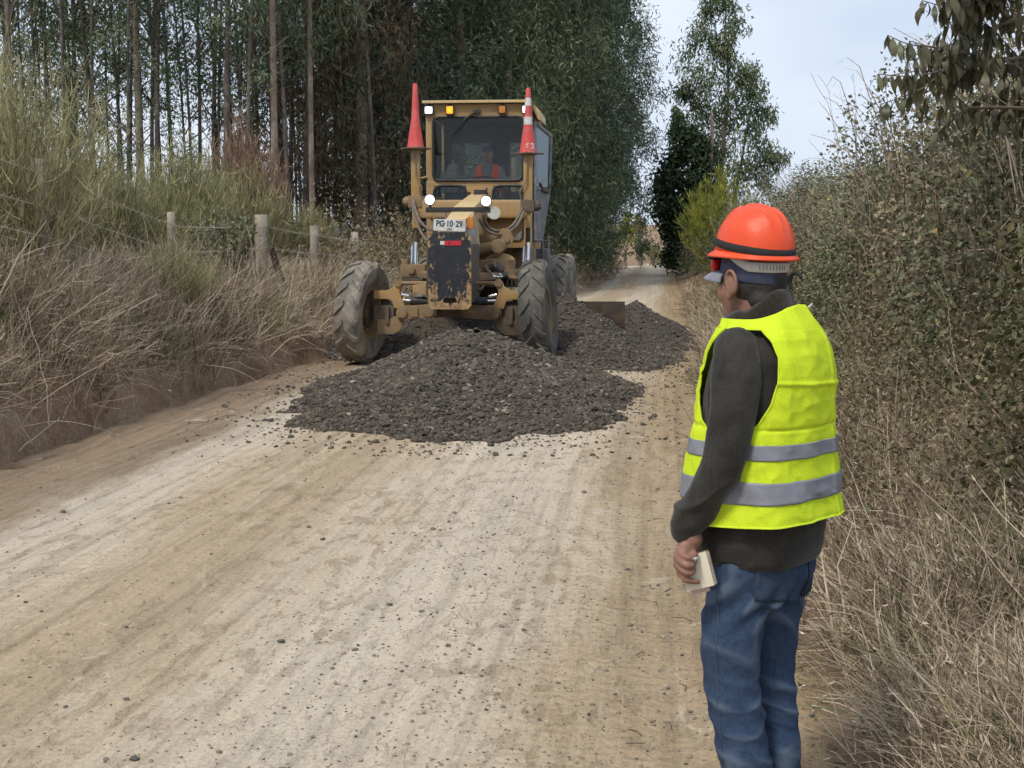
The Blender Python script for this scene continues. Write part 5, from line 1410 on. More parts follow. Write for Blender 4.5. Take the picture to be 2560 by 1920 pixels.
# cab
Y0, Y1 = 2.9, 4.5
cab = PB()
cab.bb(-0.79, 0.80, Y0 + 0.0, Y0 + 0.045, 1.47, 2.12)
cab.bb(-0.79, -0.67, Y0, Y0 + 0.045, 2.12, 2.39); cab.bb(-0.19, 0.22, Y0, Y0 + 0.045, 2.12, 2.39); cab.bb(0.70, 0.80, Y0, Y0 + 0.045, 2.12, 2.39)
cab.bb(-0.79, 0.80, Y0, Y0 + 0.045, 2.39, 2.47)
cab.bb(-0.79, -0.68, Y0, Y0 + 0.06, 2.47, 3.40); cab.bb(0.66, 0.80, Y0, Y0 + 0.06, 2.47, 3.40)
cab.bb(-0.79, 0.80, Y0, Y0 + 0.06, 3.40, 3.59)
co = cab.out('cab_front', yel, G, 0.004)
pb = PB(); pb.bb(-0.79, -0.745, Y0 + 0.062, Y1, 1.47, 2.25); pb.bb(0.755, 0.80, Y0 + 0.062, Y1, 1.47, 1.72); pb.bb(-0.79, -0.745, Y1 - 0.1, Y1, 2.25, 3.40); pb.bb(0.755, 0.80, Y1 - 0.1, Y1, 1.72, 3.40); pb.bb(-0.79, -0.745, Y0 + 0.062, Y1, 3.40, 3.59); pb.bb(0.755, 0.80, Y0 + 0.062, Y1, 3.40, 3.59); pb.out('cab_side', yel, G, 0.003)
pb = PB(); pb.bb(-0.742, 0.752, Y1 - 0.05, Y1, 1.47, 2.35); pb.bb(-0.742, 0.752, Y1 - 0.05, Y1, 3.12, 3.59); pb.bb(-0.742, -0.62, Y1 - 0.05, Y1, 2.35, 3.12); pb.bb(0.62, 0.752, Y1 - 0.05, Y1, 2.35, 3.12); pb.bb(-0.02, 0.30, Y1 - 0.05, Y1, 2.35, 3.12); pb.out('cab_rear', inter, G, 0.003)
pb = PB(); pb.bb(-0.742, 0.752, Y0 + 0.06, Y1 - 0.05, 1.47, 1.52); pb.out('cab_floor', inter, G)
pb = PB(); pb.bb(-0.742, 0.752, Y0 + 0.07, Y1 - 0.05, 3.50, 3.56); pb.bb(-0.60, 0.60, Y0 + 0.10, Y0 + 0.14, 3.34, 3.50); pb.out('headliner', inter, G)
pb = PB(); pb.prism([(-0.83, 3.60), (-0.83, 3.64), (0.72, 3.64), (0.82, 3.60)], 'y', Y0 - 0.10, Y1 + 0.05); ro = pb.out('cab_roof', yel_l, G, 0.008)
pb = PB(); pb.prism([(0.803, 3.60), (0.90, 3.46), (0.905, 3.36), (0.88, 3.36), (0.803, 3.52)], 'y', Y0 + 0.05, Y0 + 1.2); pb.out('rain_gutter', yel_l, G, 0.004)
def frame_part(name, x0, x1, z0, z1, r_, y, rad, mat, parent):
    pts = [(u, y, v) for u, v in rrect(x0, x1, z0, z1, r_, 6)]
    pts.append(pts[0]); pts.append(pts[1])
    pb = PB(); pb.tube(pts, rad, 6); return pb.out(name, mat, parent)
def pane(name, x0, x1, z0, z1, y, parent, mat, r_=0.05):
    pb = PB(); pb.prism(rrect(x0, x1, z0, z1, r_, 5), 'y', y, y + 0.005); return pb.out(name, mat, parent, smooth=False)
for (nm, x0, x1, z0, z1, r_) in (('windscreen', -0.685, 0.665, 2.465, 3.405, 0.09), ('lower_window', -0.675, -0.185, 2.115, 2.395, 0.10), ('lower_window', 0.215, 0.705, 2.115, 2.395, 0.10)):
    w = pane(nm, x0, x1, z0, z1, Y0 - 0.004, G, glass, r_)
    frame_part('rubber_seal', x0 + 0.004, x1 - 0.004, z0 + 0.004, z1 - 0.004, r_, Y0 - 0.012, 0.021, black, w)
w = pane('kick_window', 0.44, 0.66, 1.58, 2.0, Y0 - 0.008, G, simple('grey_kick_panel', (0.20, 0.20, 0.19), (0.13, 0.13, 0.12), 0.5, 5, dirt=(0.3, 0.27, 0.22)), 0.07)
frame_part('rubber_seal', 0.44, 0.66, 1.58, 2.0, 0.07, Y0 - 0.012, 0.012, black, w)
w = pane('kick_window', 0.20, 0.34, 1.62, 1.95, Y0 - 0.008, G, inter, 0.05)
frame_part('rubber_seal', 0.20, 0.34, 1.62, 1.95, 0.05, Y0 - 0.012, 0.01, black, w)
pb = PB(); pb.bb(-0.77, -0.765, Y0 + 0.07, Y1 - 0.11, 2.25, 3.39); pb.out('side_window', glass, G)
pb = PB(); pb.bb(-0.60, -0.04, Y1 - 0.03, Y1 - 0.025, 2.37, 3.10); pb.out('rear_window', glass, G)
pb = PB(); pb.bb(0.32, 0.60, Y1 - 0.03, Y1 - 0.025, 2.37, 3.10); pb.out('rear_window', glass, G)
# roof lamps
for (x_, lit, nm, w_, h_) in ((-0.735, lamp_w, 'work_lamp', 0.11, 0.10), (-0.42, lamp_a, 'amber_lamp', 0.10, 0.11), (0.36, lamp_o, 'amber_lamp', 0.09, 0.10), (0.72, lamp_w, 'work_lamp', 0.11, 0.10)):
    pb = PB(); pb.bb(x_ - w_ / 2 - 0.012, x_ + w_ / 2 + 0.012, Y0 - 0.07, Y0 - 0.01, 3.50 - h_ / 2 - 0.012, 3.50 + h_ / 2 + 0.012); pb.bb(x_ - 0.015, x_ + 0.015, Y0 - 0.05, Y0 + 0.0, 3.5 + h_ / 2, 3.59); hs_ = pb.out(nm, black, G, 0.006)
    pb = PB(); pb.bb(x_ - w_ / 2, x_ + w_ / 2, Y0 - 0.082, Y0 - 0.071, 3.50 - h_ / 2, 3.50 + h_ / 2); pb.out('lens', lit, hs_, 0.012)
pb = PB(); pb.box((-0.02, Y0 - 0.03, 3.475), (0.10, 0.05, 0.05)); pb.cyl((-0.04, Y0 - 0.05, 3.47), (-0.20, Y0 - 0.05, 3.36), 0.02); pb.cyl((-0.18, Y0 - 0.05, 3.37), (-0.40, Y0 - 0.045, 3.12), 0.007, ns=8); pb.cyl((-0.16, Y0 - 0.05, 3.36), (-0.37, Y0 - 0.045, 3.11), 0.005, ns=8); pb.out('wiper', black, G)
# grab rail, valve levers, steering column
pb = PB(); pb.tube([(-0.78, Y0 - 0.01, 2.52), (-0.88, Y0 - 0.05, 2.50), (-0.91, Y0 - 0.06, 2.42), (-0.90, Y0 - 0.06, 2.12), (-0.84, Y0 - 0.04, 2.05)], 0.017, 7); pb.out('grab_rail', yel, G)
pb = PB(); pb.bb(-0.06, 0.12, Y0 - 0.10, Y0 - 0.01, 2.15, 2.33); pb.cyl((-0.13, Y0 - 0.08, 2.15), (-0.13, Y0 - 0.08, 2.30), 0.02); pb.cyl((0.13, Y0 - 0.08, 2.15), (0.13, Y0 - 0.08, 2.36), 0.012); pb.out('front_valve', black, G, 0.008)
pb = PB(); pb.hexa([(-0.20, 3.0, 1.52), (0.28, 3.0, 1.52), (0.28, 3.14, 1.52), (-0.20, 3.14, 1.52), (-0.14, 3.0, 2.34), (0.22, 3.0, 2.34), (0.16, 3.10, 2.42), (-0.08, 3.10, 2.42)]); pb.out('control_console', simple('console_grey', (0.30, 0.30, 0.29), (0.2, 0.2, 0.19), 0.7, 6), G, 0.02)
pb = PB()
P_ = [(0.04 + 0.2 * math.cos(a), 3.15 + 0.2 * math.sin(a) * 0.6, 2.44 + 0.2 * math.sin(a) * 0.5) for a in np.linspace(0, 2 * math.pi, 25)]
pb.tube(P_, 0.014, 6); pb.cyl((0.04, 3.15, 2.44), (0.04, 3.05, 2.3), 0.02); pb.out('steering_wheel', black, G)
pb = PB(); pb.tube([(-0.42, 3.05, 2.46), (-0.40, 3.05, 2.52), (-0.22, 3.05, 2.53), (-0.18, 3.05, 2.46)], 0.014, 6); pb.tube([(0.28, 3.05, 2.46), (0.30, 3.05, 2.52), (0.48, 3.05, 2.51), (0.54, 3.05, 2.46)], 0.014, 6); pb.out('lever_guard', grey_m, G)
pb = PB(); pb.bb(-0.62, -0.36, 3.2, 3.6, 2.3, 2.62); pb.sph((-0.44, 3.3, 2.66), 0.09); pb.cyl((-0.44, 3.3, 2.62), (-0.44, 3.3, 2.8), 0.02); pb.out('side_console', grey_m, G, 0.03)
pb = PB(); pb.bb(-0.2, 0.28, 3.35, 3.82, 1.95, 2.09); pb.bb(-0.2, 0.28, 3.76, 3.88, 2.09, 2.75); pb.out('operator_seat', black, G, 0.05, seg=3)
# open door on the machine's left side
dr = PB()
def dq(t, z0_, z1_, w0, w1):
    pass
H0, H1 = Vector((0.83, 2.98, 0)), Vector((1.02, 3.62, 0))
def dpt(f, z_, slant=0.0): q = H0.lerp(H1, f); return (q.x, q.y, z_)
def dbar(f0, z0_, f1, z1_, th=0.03):
    dr.tube([dpt(f0, z0_), dpt(f1, z1_)], th, 6)
for a_, b_ in (((0, 3.32), (1, 3.16)), ((1, 3.16), (0.90, 2.34)), ((0.90, 2.34), (0.42, 1.58)), ((0.42, 1.58), (0.0, 1.58)), ((0, 1.58), (0, 3.32)), ((0.0, 2.34), (0.92, 2.34))): dbar(a_[0], a_[1], b_[0], b_[1])
do = dr.out('cab_door', grey_m, G)
dg_ = PB(); dg_.hexa([(*dpt(0.03, 2.38)[:2], 2.38), (*dpt(0.88, 2.38)[:2], 2.38), (dpt(0.88, 0)[0] + 0.004, dpt(0.88, 0)[1], 2.38), (dpt(0.03, 0)[0] + 0.004, dpt(0.03, 0)[1], 2.38), (*dpt(0.03, 0)[:2], 3.29), (*dpt(0.96, 0)[:2], 3.14), (dpt(0.96, 0)[0] + 0.004, dpt(0.96, 0)[1], 3.14), (dpt(0.03, 0)[0] + 0.004, dpt(0.03, 0)[1], 3.29)]); dg_.out('door_glass', glass_d, do)
dg_ = PB(); dg_.hexa([(*dpt(0.02, 0)[:2], 1.6), (*dpt(0.42, 0)[:2], 1.6), (dpt(0.42, 0)[0] + 0.02, dpt(0.42, 0)[1], 1.6), (dpt(0.02, 0)[0] + 0.02, dpt(0.02, 0)[1], 1.6), (*dpt(0.02, 0)[:2], 2.32), (*dpt(0.88, 0)[:2], 2.32), (dpt(0.88, 0)[0] + 0.02, dpt(0.88, 0)[1], 2.32), (dpt(0.02, 0)[0] + 0.02, dpt(0.02, 0)[1], 2.32)]); dg_.out('door_panel', grey_m, do)
pb = PB(); pb.box((0.96, 3.3, 2.33), (0.26, 0.05, 0.05), (0, R(8), R(70))); pb.cyl((1.0, 3.36, 2.36), (1.06, 3.4, 2.44), 0.02); pb.out('door_latch', grime, do)
pb = PB(); pb.bb(0.80, 0.98, 3.6, 4.1, 1.15, 1.45); pb.cyl((0.98, 3.7, 1.2), (0.98, 3.7, 1.65), 0.02); pb.cyl((0.90, 3.6, 1.2), (0.90, 3.6, 1.6), 0.02); pb.out('step_box', grey_m, G, 0.01)

# ------------------------------------------------------------------ cones on the cap plates
cone_m = simple('faded_red_cone', (0.66, 0.085, 0.075), (0.52, 0.055, 0.055), 0.55, 5, dirt=(0.50, 0.15, 0.12), dscale=7, bumpv=0.1)
def cone_r(z): return float(np.interp(z, [0, 0.10, 0.37, 0.385, 0.40, 0.90], [0.124, 0.108, 0.066, 0.066, 0.060, 0.032]))
def traffic_cone(loc, label, bands, txt=None):
    t = empty('traffic_cone', loc)
    pb = PB(); zs = [0, 0.002, 0.10, 0.24, 0.37, 0.385, 0.40, 0.55, 0.75, 0.90, 0.912]
    pb.lathe([(cone_r(z) if z < 0.905 else 0.026, z) for z in zs], 'z', 28); pb.out('cone_body', cone_m, t, ang=50)
    for (z0_, z1_) in bands:
        pb = PB(); pb.lathe([(cone_r(z0_) + 0.0005, z0_), (cone_r(z0_) + 0.003, z0_), (cone_r((z0_ + z1_) / 2) + 0.003, (z0_ + z1_) / 2), (cone_r(z1_) + 0.003, z1_), (cone_r(z1_) + 0.0005, z1_)], 'z', 28); pb.out('reflective_band', white_m, t)
    if txt:
        for ch, x_ in zip(txt, (-0.062, 0.012)):
            me = text_mesh(ch, 0.115, white_m, 'cone_number', 0.001, 0.004)
            for v in me.vertices:
                z_ = v.co.y + 0.085; r_ = cone_r(z_) + 0.003 + v.co.z; ph = (v.co.x + x_) / 0.11 + math.radians(27)
                v.co = (r_ * math.sin(ph), -r_ * math.cos(ph), z_)
            link('cone_number', me, t)
    tag(t, label, 'cone', 'cones on the lift cylinders')
    return t
Gm = Matrix.Translation(G.location) @ Matrix.Rotation(-math.atan(0.105), 4, 'Z')
p = Gm @ Vector((-0.825, 2.2, 2.912)); traffic_cone(p, 'plain faded red cone without bands, on the six-sided cap plate', [])
p = Gm @ Vector((0.805, 2.2, 2.832)); traffic_cone(p, 'red cone with two white bands and painted number', [(0.395, 0.505), (0.66, 0.77)], '62')
# ================================================================== people
from mathutils import noise as mnoise
from mathutils.bvhtree import BVHTree
def rid(v, s=1.0, seed=0.0): return 0.35 - 1.6 * abs(mnoise.noise(Vector((v[0] * s + seed, v[1] * s + seed * 1.7, v[2] * s - seed))))
def nz3(v, s=1.0, seed=0.0): return mnoise.noise(Vector((v[0] * s + seed, v[1] * s + seed * 1.7, v[2] * s - seed)))

class Shells:
    """closed overlapping volumes, fused into one continuous skin"""
    def __init__(s): s.V = []; s.F = []; s.n = 0
    def add(s, V, F):
        V = np.asarray(V, float)
        s.V.append(V); s.F += [tuple(int(i) + s.n for i in f) for f in F]; s.n += len(V); return s
    def ell(s, c, r, rot=None, nu=20, nv=14):
        V = []; F = []
        M_ = Euler(rot).to_matrix() if rot else Matrix.Identity(3)
        for i in range(nv + 1):
            p = math.pi * i / nv
            for j in range(nu):
                t = 2 * math.pi * j / nu
                q = M_ @ Vector((r[0] * math.sin(p) * math.cos(t), r[1] * math.sin(p) * math.sin(t), r[2] * math.cos(p)))
                V.append((q.x + c[0], q.y + c[1], q.z + c[2]))
        for i in range(nv):
            for j in range(nu):
                a, b, c_, d = i * nu + j, i * nu + (j + 1) % nu, (i + 1) * nu + (j + 1) % nu, (i + 1) * nu + j
                F.append((a, d, c_, b))
        return s.add(V, F)
    def tube(s, path, rad, ns=16, sub=6):
        P = np.array(path, float); rad = np.array(np.broadcast_to(rad, (len(P),)), float)
        # smooth the polyline
        tt = np.linspace(0, len(P) - 1, (len(P) - 1) * sub + 1); out = []
        for u in tt:
            i = min(int(u), len(P) - 2); f = u - i
            p0, p1, p2, p3 = P[max(i - 1, 0)], P[i], P[i + 1], P[min(i + 2, len(P) - 1)]
            out.append(0.5 * ((2 * p1) + (-p0 + p2) * f + (2 * p0 - 5 * p1 + 4 * p2 - p3) * f ** 2 + (-p0 + 3 * p1 - 3 * p2 + p3) * f ** 3))
        rr = np.interp(tt, np.arange(len(P)), rad)
        V, F = tube_arrays(np.array(out), rr, ns)
        k = len(out)
        V = np.concatenate([V, [out[0]], [out[-1]]]); F = [tuple(f) for f in F]
        for j in range(ns):
            F.append((len(V) - 2, (j + 1) % ns, j)); F.append((len(V) - 1, (k - 1) * ns + j, (k - 1) * ns + (j + 1) % ns))
        s.add(V, F)
        # round the ends so joints merge softly
        s.ell(out[0], (rr[0],) * 3, nu=12, nv=8); s.ell(out[-1], (rr[-1],) * 3, nu=12, nv=8)
        return s
    def loft(s, secs, nu=40, p=2.3):
        """secs: (z, a, b, cx, cy)"""
        V = []; F = []
        for (z, a, b, cx, cy) in secs:
            for j in range(nu):
                t = 2 * math.pi * j / nu; c, q = math.cos(t), math.sin(t)
                V.append((cx + a * math.copysign(abs(c) ** (2 / p), c), cy + b * math.copysign(abs(q) ** (2 / p), q), z))
        k = len(secs)
        for i in range(k - 1):
            for j in range(nu): F.append((i * nu + j, i * nu + (j + 1) % nu, (i + 1) * nu + (j + 1) % nu, (i + 1) * nu + j))
        V.append((secs[0][3], secs[0][4], secs[0][0])); V.append((secs[-1][3], secs[-1][4], secs[-1][0]))
        for j in range(nu): F.append((len(V) - 2, (j + 1) % nu, j)); F.append((len(V) - 1, (k - 1) * nu + j, (k - 1) * nu + (j + 1) % nu))
        return s.add(V, F)
    def fuse(s, name, mat, voxel=0.006, it=4, wrinkle=None):
        me = bpy.data.meshes.new(name + '_raw'); me.from_pydata([tuple(v) for v in np.concatenate(s.V)], [], s.F); me.update()
        ob = bpy.data.objects.new(name, me); COL.objects.link(ob)
        m = ob.modifiers.new('r', 'REMESH'); m.mode = 'VOXEL'; m.voxel_size = voxel; m.adaptivity = 0
        m2 = ob.modifiers.new('s', 'SMOOTH'); m2.factor = 0.5; m2.iterations = it
        dg = bpy.context.evaluated_depsgraph_get(); dg.update()
        out = bpy.data.meshes.new_from_object(ob.evaluated_get(dg))
        bpy.data.objects.remove(ob); bpy.data.meshes.remove(me)
        out.name = name; out.materials.clear(); out.materials.append(mat)
        if wrinkle:
            nv = len(out.vertices)
            co = np.empty(nv * 3); out.vertices.foreach_get('co', co); co = co.reshape(-1, 3)
            no = np.empty(nv * 3); out.vertices.foreach_get('normal', no); no = no.reshape(-1, 3)
            d = np.array([wrinkle(c) for c in co])
            co = co + no * d[:, None]
            at = out.attributes.new('fold', 'FLOAT', 'POINT'); at.data.foreach_set('value', np.clip((d - np.percentile(d, 5)) / (np.percentile(d, 97) - np.percentile(d, 5) + 1e-9), 0, 1).astype(np.float32))
            out.vertices.foreach_set('co', co.reshape(-1)); out.update()
        out.polygons.foreach_set('use_smooth', np.ones(len(out.polygons), bool))
        return out

def cloth(name, c1, c2, scale=4, rough=0.9, weave=260, bumpv=0.25, sheen=0.0, fold=None):
    m, n, b, out = newmat(name)
    v = coords(n)
    c = ramp(n, noise(n, v, scale, 6, 0.6), [(0.32, c2), (0.68, c1)])
    f = ramp(n, noise(n, v, weave, 3, 0.6), [(0.3, 0.82), (0.7, 1.15)])
    c = mixc(n, 1.0, c, f, 'MULTIPLY')
    if fold:
        at = n.nodes.new('ShaderNodeAttribute'); at.attribute_name = 'fold'
        c = mixc(n, ramp(n, at.outputs['Fac'], [(fold[1], 0.0), (fold[2], 0.75)]), c, fold[0])     # cloth rubbed pale on the ridges of old creases
    n.links.new(c, b.inputs['Base Color']); b.inputs['Roughness'].default_value = rough; b.inputs['Specular IOR Level'].default_value = 0.15
    if sheen: b.inputs['Sheen Weight'].default_value = sheen; b.inputs['Sheen Roughness'].default_value = 0.5
    bump(n, b, noise(n, v, weave * 0.6, 3, 0.6), bumpv, 0.002)
    return m
skin_m = simple('skin', (0.285, 0.152, 0.105), (0.21, 0.105, 0.072), 0.55, 14, bumpv=0.15, bscale=120, bdist=0.003)
b_ = skin_m.node_tree.nodes['Principled BSDF']; b_.inputs['Subsurface Weight'].default_value = 0.08; b_.inputs['Subsurface Radius'].default_value = (0.01, 0.004, 0.002)
fleece = cloth('charcoal_fleece', (0.046, 0.043, 0.037), (0.022, 0.021, 0.018), 14, 0.97, 110, 0.6, 0.15)
collar_m = cloth('olive_pile_collar', (0.034, 0.031, 0.021), (0.018, 0.017, 0.012), 90, 1.0, 400, 0.6, 0.3)
vest_m = cloth('hivis_yellow', (0.60, 0.76, 0.030), (0.54, 0.69, 0.025), 3, 0.75, 420, 0.12)
strip_m = simple('grey_reflective_tape', (0.235, 0.245, 0.275), (0.17, 0.18, 0.205), 0.45, 9, bumpv=0.05, bscale=300)
denim = cloth('blue_denim', (0.044, 0.073, 0.132), (0.031, 0.052, 0.096), 60, 0.92, 170, 0.4, fold=((0.105, 0.142, 0.20), 0.6, 1.0))
denim_p = cloth('pocket_denim', (0.046, 0.069, 0.115), (0.026, 0.041, 0.073), 30, 0.92, 170, 0.4)
helm_m = simple('orange_helmet_plastic', (0.82, 0.088, 0.02), (0.70, 0.062, 0.014), 0.42, 7, spec=0.45, dirt=(0.62, 0.15, 0.07), dirt_lo=0.56, dirt_hi=0.74, dscale=26, bumpv=0.05, bscale=90)
cap_m = cloth('slate_blue_cap', (0.085, 0.095, 0.145), (0.055, 0.062, 0.10), 8, 0.9, 420, 0.25)
hair_m = simple('dark_hair', (0.022, 0.018, 0.015), (0.04, 0.034, 0.03), 0.7, 120, bumpv=0.6, bscale=250, bdist=0.004)
off_w = simple('white_plastic_band', (0.62, 0.60, 0.54), (0.5, 0.48, 0.43), 0.5, 20)
red_p = simple('red_plastic', (0.70, 0.02, 0.015), (0.6, 0.015, 0.01), 0.4, 20)
elastic = simple('black_elastic', (0.012, 0.012, 0.014), (0.02, 0.02, 0.022), 0.85, 60)
boot_m = simple('boot_leather', (0.06, 0.042, 0.03), (0.04, 0.028, 0.02), 0.7, 12)

# ------------------------------------------------------------------ the worker
YAW = R(52)
Pn = empty('person', (0.665, 3.66, 0.0), YAW)
tag(Pn, 'person in orange helmet and yellow hi-vis vest seen from behind, holding a notepad', 'person')
WZ = float(road_z(np.array([0.665]), np.array([3.66]))[0])
Pn.location.z = WZ
# local frame: faces +Y, his left is -X
HC = Vector((0.0, 0.035, 1.548)); HY = R(-20)
def hd(x, y, z):
    c, s_ = math.cos(HY), math.sin(HY)
    x, y, z = x * 0.94, y * 0.94, z * 0.97
    return (HC.x + c * x - s_ * y, HC.y + s_ * x + c * y, HC.z + z)
rhat = Vector((math.cos(YAW), -math.sin(YAW), 0)); zhat = Vector((0, 0, 1)); that = Vector((-0.885, -0.465, 0)).normalized()
NC = Vector((-0.236, 0.056, 0.803))
def nb(u, v, w): return tuple(NC + rhat * u + zhat * v + that * w)

S = Shells()
S.loft([(0.80, 0.12, 0.085, 0, 0), (0.90, 0.15, 0.10, 0, 0), (1.05, 0.15, 0.105, 0, 0), (1.22, 0.172, 0.115, 0, 0), (1.36, 0.165, 0.095, 0, -0.01), (1.42, 0.10, 0.07, 0, -0.01)])
S.tube([(0, -0.015, 1.38), (0.0, 0.012, 1.46), (0, 0.03, 1.54)], [0.066, 0.060, 0.060])
S.ell(hd(0, -0.012, 0.025), (0.069, 0.082, 0.090)); S.ell(hd(0, 0.028, -0.03), (0.066, 0.070, 0.088)); S.ell(hd(0, 0.045, -0.082), (0.052, 0.050, 0.042))
S.ell(hd(0.045, 0.045, -0.03), (0.026, 0.035, 0.04)); S.ell(hd(-0.045, 0.045, -0.03), (0.026, 0.035, 0.04))
S.ell(hd(0, 0.098, -0.018), (0.013, 0.018, 0.028), (R(18), 0, HY)); S.ell(hd(0, 0.112, -0.032), (0.015, 0.013, 0.011))
S.ell(hd(0, 0.082, 0.018), (0.055, 0.018, 0.012)); S.ell(hd(0, 0.090, -0.062), (0.026, 0.012, 0.006)); S.ell(hd(0, 0.088, -0.073), (0.022, 0.012, 0.006))
for sx in (-1, 1):
    S.ell(hd(sx * 0.080, -0.006, -0.010), (0.010, 0.021, 0.033), (0, 0, HY + sx * R(-22)))
    ring = []
    for i in range(13):
        a = R(-60 + 290 * i / 12); ring.append(hd(sx * (0.090 + 0.004 * math.sin(a)), -0.008 + 0.021 * math.cos(a) - 0.004, -0.006 + 0.032 * math.sin(a)))
    S.tube(ring, 0.0052, 8, 2)
    S.ell(hd(sx * 0.083, 0.004, -0.042), (0.008, 0.010, 0.012))
# arms and hands
S.tube([(-0.165, -0.005, 1.37), (-0.222, -0.03, 1.24), (-0.238, -0.01, 1.10), (-0.238, 0.042, 0.99), (-0.236, 0.088, 0.905)], [0.044, 0.040, 0.034, 0.031, 0.026])
S.tube([(0.165, -0.005, 1.37), (0.215, 0.0, 1.24), (0.235, 0.02, 1.10), (0.225, 0.06, 0.99), (0.21, 0.09, 0.905)], [0.044, 0.040, 0.034, 0.031, 0.026])
W_ = nb(-0.010, 0.085, -0.005)
S.tube([(-0.236, 0.088, 0.905), W_], [0.028, 0.026])
kn = [nb(-0.040, -0.002, 0.004), nb(-0.048, 0.018, 0.006), nb(-0.049, 0.037, 0.006), nb(-0.044, 0.053, 0.004)]
for k_ in kn: S.tube([W_, tuple((Vector(W_) * 0.45 + Vector(k_) * 0.55) + that * 0.002), k_], [0.019, 0.0165, 0.0125])
for pts in ([kn[0], nb(-0.026, -0.016, 0.022), nb(-0.008, -0.021, 0.020), nb(0.006, -0.023, 0.018)],
            [kn[1], nb(-0.027, 0.004, 0.030), nb(-0.011, 0.002, 0.027), nb(-0.005, 0.010, 0.019)],
            [kn[2], nb(-0.026, 0.024, 0.034), nb(-0.008, 0.024, 0.030), nb(-0.003, 0.031, 0.020)],
            [kn[3], nb(-0.024, 0.044, 0.031), nb(-0.007, 0.045, 0.026), nb(-0.001, 0.050, 0.018)]):
    S.tube(pts, [0.0105, 0.0088, 0.0080, 0.0072], 12, 5)
S.tube([nb(-0.012, 0.062, -0.016), nb(-0.002, 0.035, -0.028), nb(0.006, 0.012, -0.026), nb(0.010, -0.004, -0.020)], [0.016, 0.0125, 0.0108, 0.009], 12, 5)
RW = (0.21, 0.092, 0.895)
for k_, (dx, dz) in enumerate(((-0.035, 0.026), (-0.04, 0.008), (-0.038, -0.010), (-0.034, -0.026))):
    S.tube([RW, (RW[0] - 0.004, RW[1] + 0.012 + dz, RW[2] - 0.075), (RW[0] - 0.012, RW[1] + 0.016 + dz, RW[2] - 0.112), (RW[0] - 0.03, RW[1] + 0.014 + dz * 0.9, RW[2] - 0.14 - dx * 0.2)], [0.024, 0.013, 0.010, 0.008], 10, 4)
S.tube([(RW[0] - 0.008, RW[1] + 0.012, RW[2] - 0.02), (RW[0] - 0.025, RW[1] + 0.035, RW[2] - 0.055), (RW[0] - 0.03, RW[1] + 0.04, RW[2] - 0.085)], [0.016, 0.012, 0.009], 10, 4)
# legs and feet
LL = [(-0.085, 0.0, 0.84), (-0.095, 0.035, 0.64), (-0.088, 0.030, 0.47), (-0.080, -0.008, 0.27), (-0.070, -0.05, 0.07)]
RL = [(0.085, 0.0, 0.84), (0.095, 0.01, 0.64), (0.086, 0.012, 0.47), (0.080, -0.014, 0.27), (0.078, -0.038, 0.07)]
for P_ in (LL, RL):
    S.tube(P_, [0.072, 0.062, 0.048, 0.044, 0.036])
    e = P_[-1]; S.tube([(e[0], e[1] - 0.03, 0.045), (e[0], e[1] + 0.08, 0.04), (e[0] * 1.1, e[1] + 0.17, 0.03)], [0.036, 0.036, 0.026])
body = link('body', S.fuse('worker_body', skin_m, 0.0036, 3), Pn)
# hair on the back and sides of the head
Hs = Shells(); Hs.ell(hd(0, -0.020, 0.004), (0.0725, 0.081, 0.082)); Hs.ell(hd(0, -0.052, -0.05), (0.056, 0.040, 0.042)); Hs.ell(hd(-0.076, 0.022, 0.002), (0.006, 0.014, 0.026)); Hs.ell(hd(0.076, 0.022, 0.002), (0.006, 0.014, 0.026))
link('hair', Hs.fuse('worker_hair', hair_m, 0.006, 3, lambda c: 0.0015 * nz3(c, 90)), Pn)
for sx in (-1, 1):
    pb = PB(); pb.sph(hd(sx * 0.031, 0.084, 0.0), 0.0125); pb.out('eye', simple('eye_%d' % sx, (0.6, 0.58, 0.55), (0.5, 0.48, 0.45), 0.2, 5), Pn)

# jeans -------------------------------------------------------------
J = Shells()
J.loft([(0.70, 0.152, 0.110, 0, 0.0), (0.76, 0.163, 0.122, 0, -0.005), (0.84, 0.168, 0.124, 0, -0.008), (0.90, 0.160, 0.115, 0, -0.005), (0.94, 0.165, 0.115, 0, 0)])
J.tube([(-0.082, -0.008, 0.80), (-0.090, 0.025, 0.64), (-0.090, 0.028, 0.48), (-0.082, -0.005, 0.30), (-0.072, -0.045, 0.11), (-0.070, -0.05, 0.045)], [0.092, 0.085, 0.075, 0.070, 0.067, 0.071], 24)
J.tube([(0.080, -0.008, 0.80), (0.086, 0.006, 0.64), (0.086, 0.012, 0.48), (0.080, -0.012, 0.30), (0.078, -0.035, 0.11), (0.078, -0.038, 0.045)], [0.090, 0.083, 0.073, 0.068, 0.065, 0.069], 24)
def jean_w(c):
    x, y, z = c
    low = float(sstep(0.62, 0.30, z)) if z > 0.30 else 1.0
    sd = 3.0 if x < 0 else 9.0
    k = 0.008 * low * rid((x * 4.0 + z * 3, y * 4.0, z * 11), 1.0, sd) + 0.005 * low * rid((x * 8, y * 8, z * 22 + 6 * x), 1.0, sd + 2)
    k += 0.009 * rid((x * 8 + z * 6, y * 8, z * 4.5), 1.0, 5) * (1 - 0.5 * low)
    # drag folds radiating from the seat
    q = max(0, 1 - abs(z - 0.70) / 0.10)
    k += 0.006 * q * math.sin((z * 1.0 + abs(x) * 1.1 + y * 0.6) * 62)
    # tight creases stacked behind the knees
    kn_ = max(0, 1 - abs(z - 0.40) / 0.16)
    k += 0.004 * kn_ * (1 - abs(math.sin((z + 0.35 * abs(x) - 0.25 * y + 0.02 * nz3((x * 6, y * 6, z * 4), 1, 3)) * 46)) ** 0.6 * 1.6)
    return k
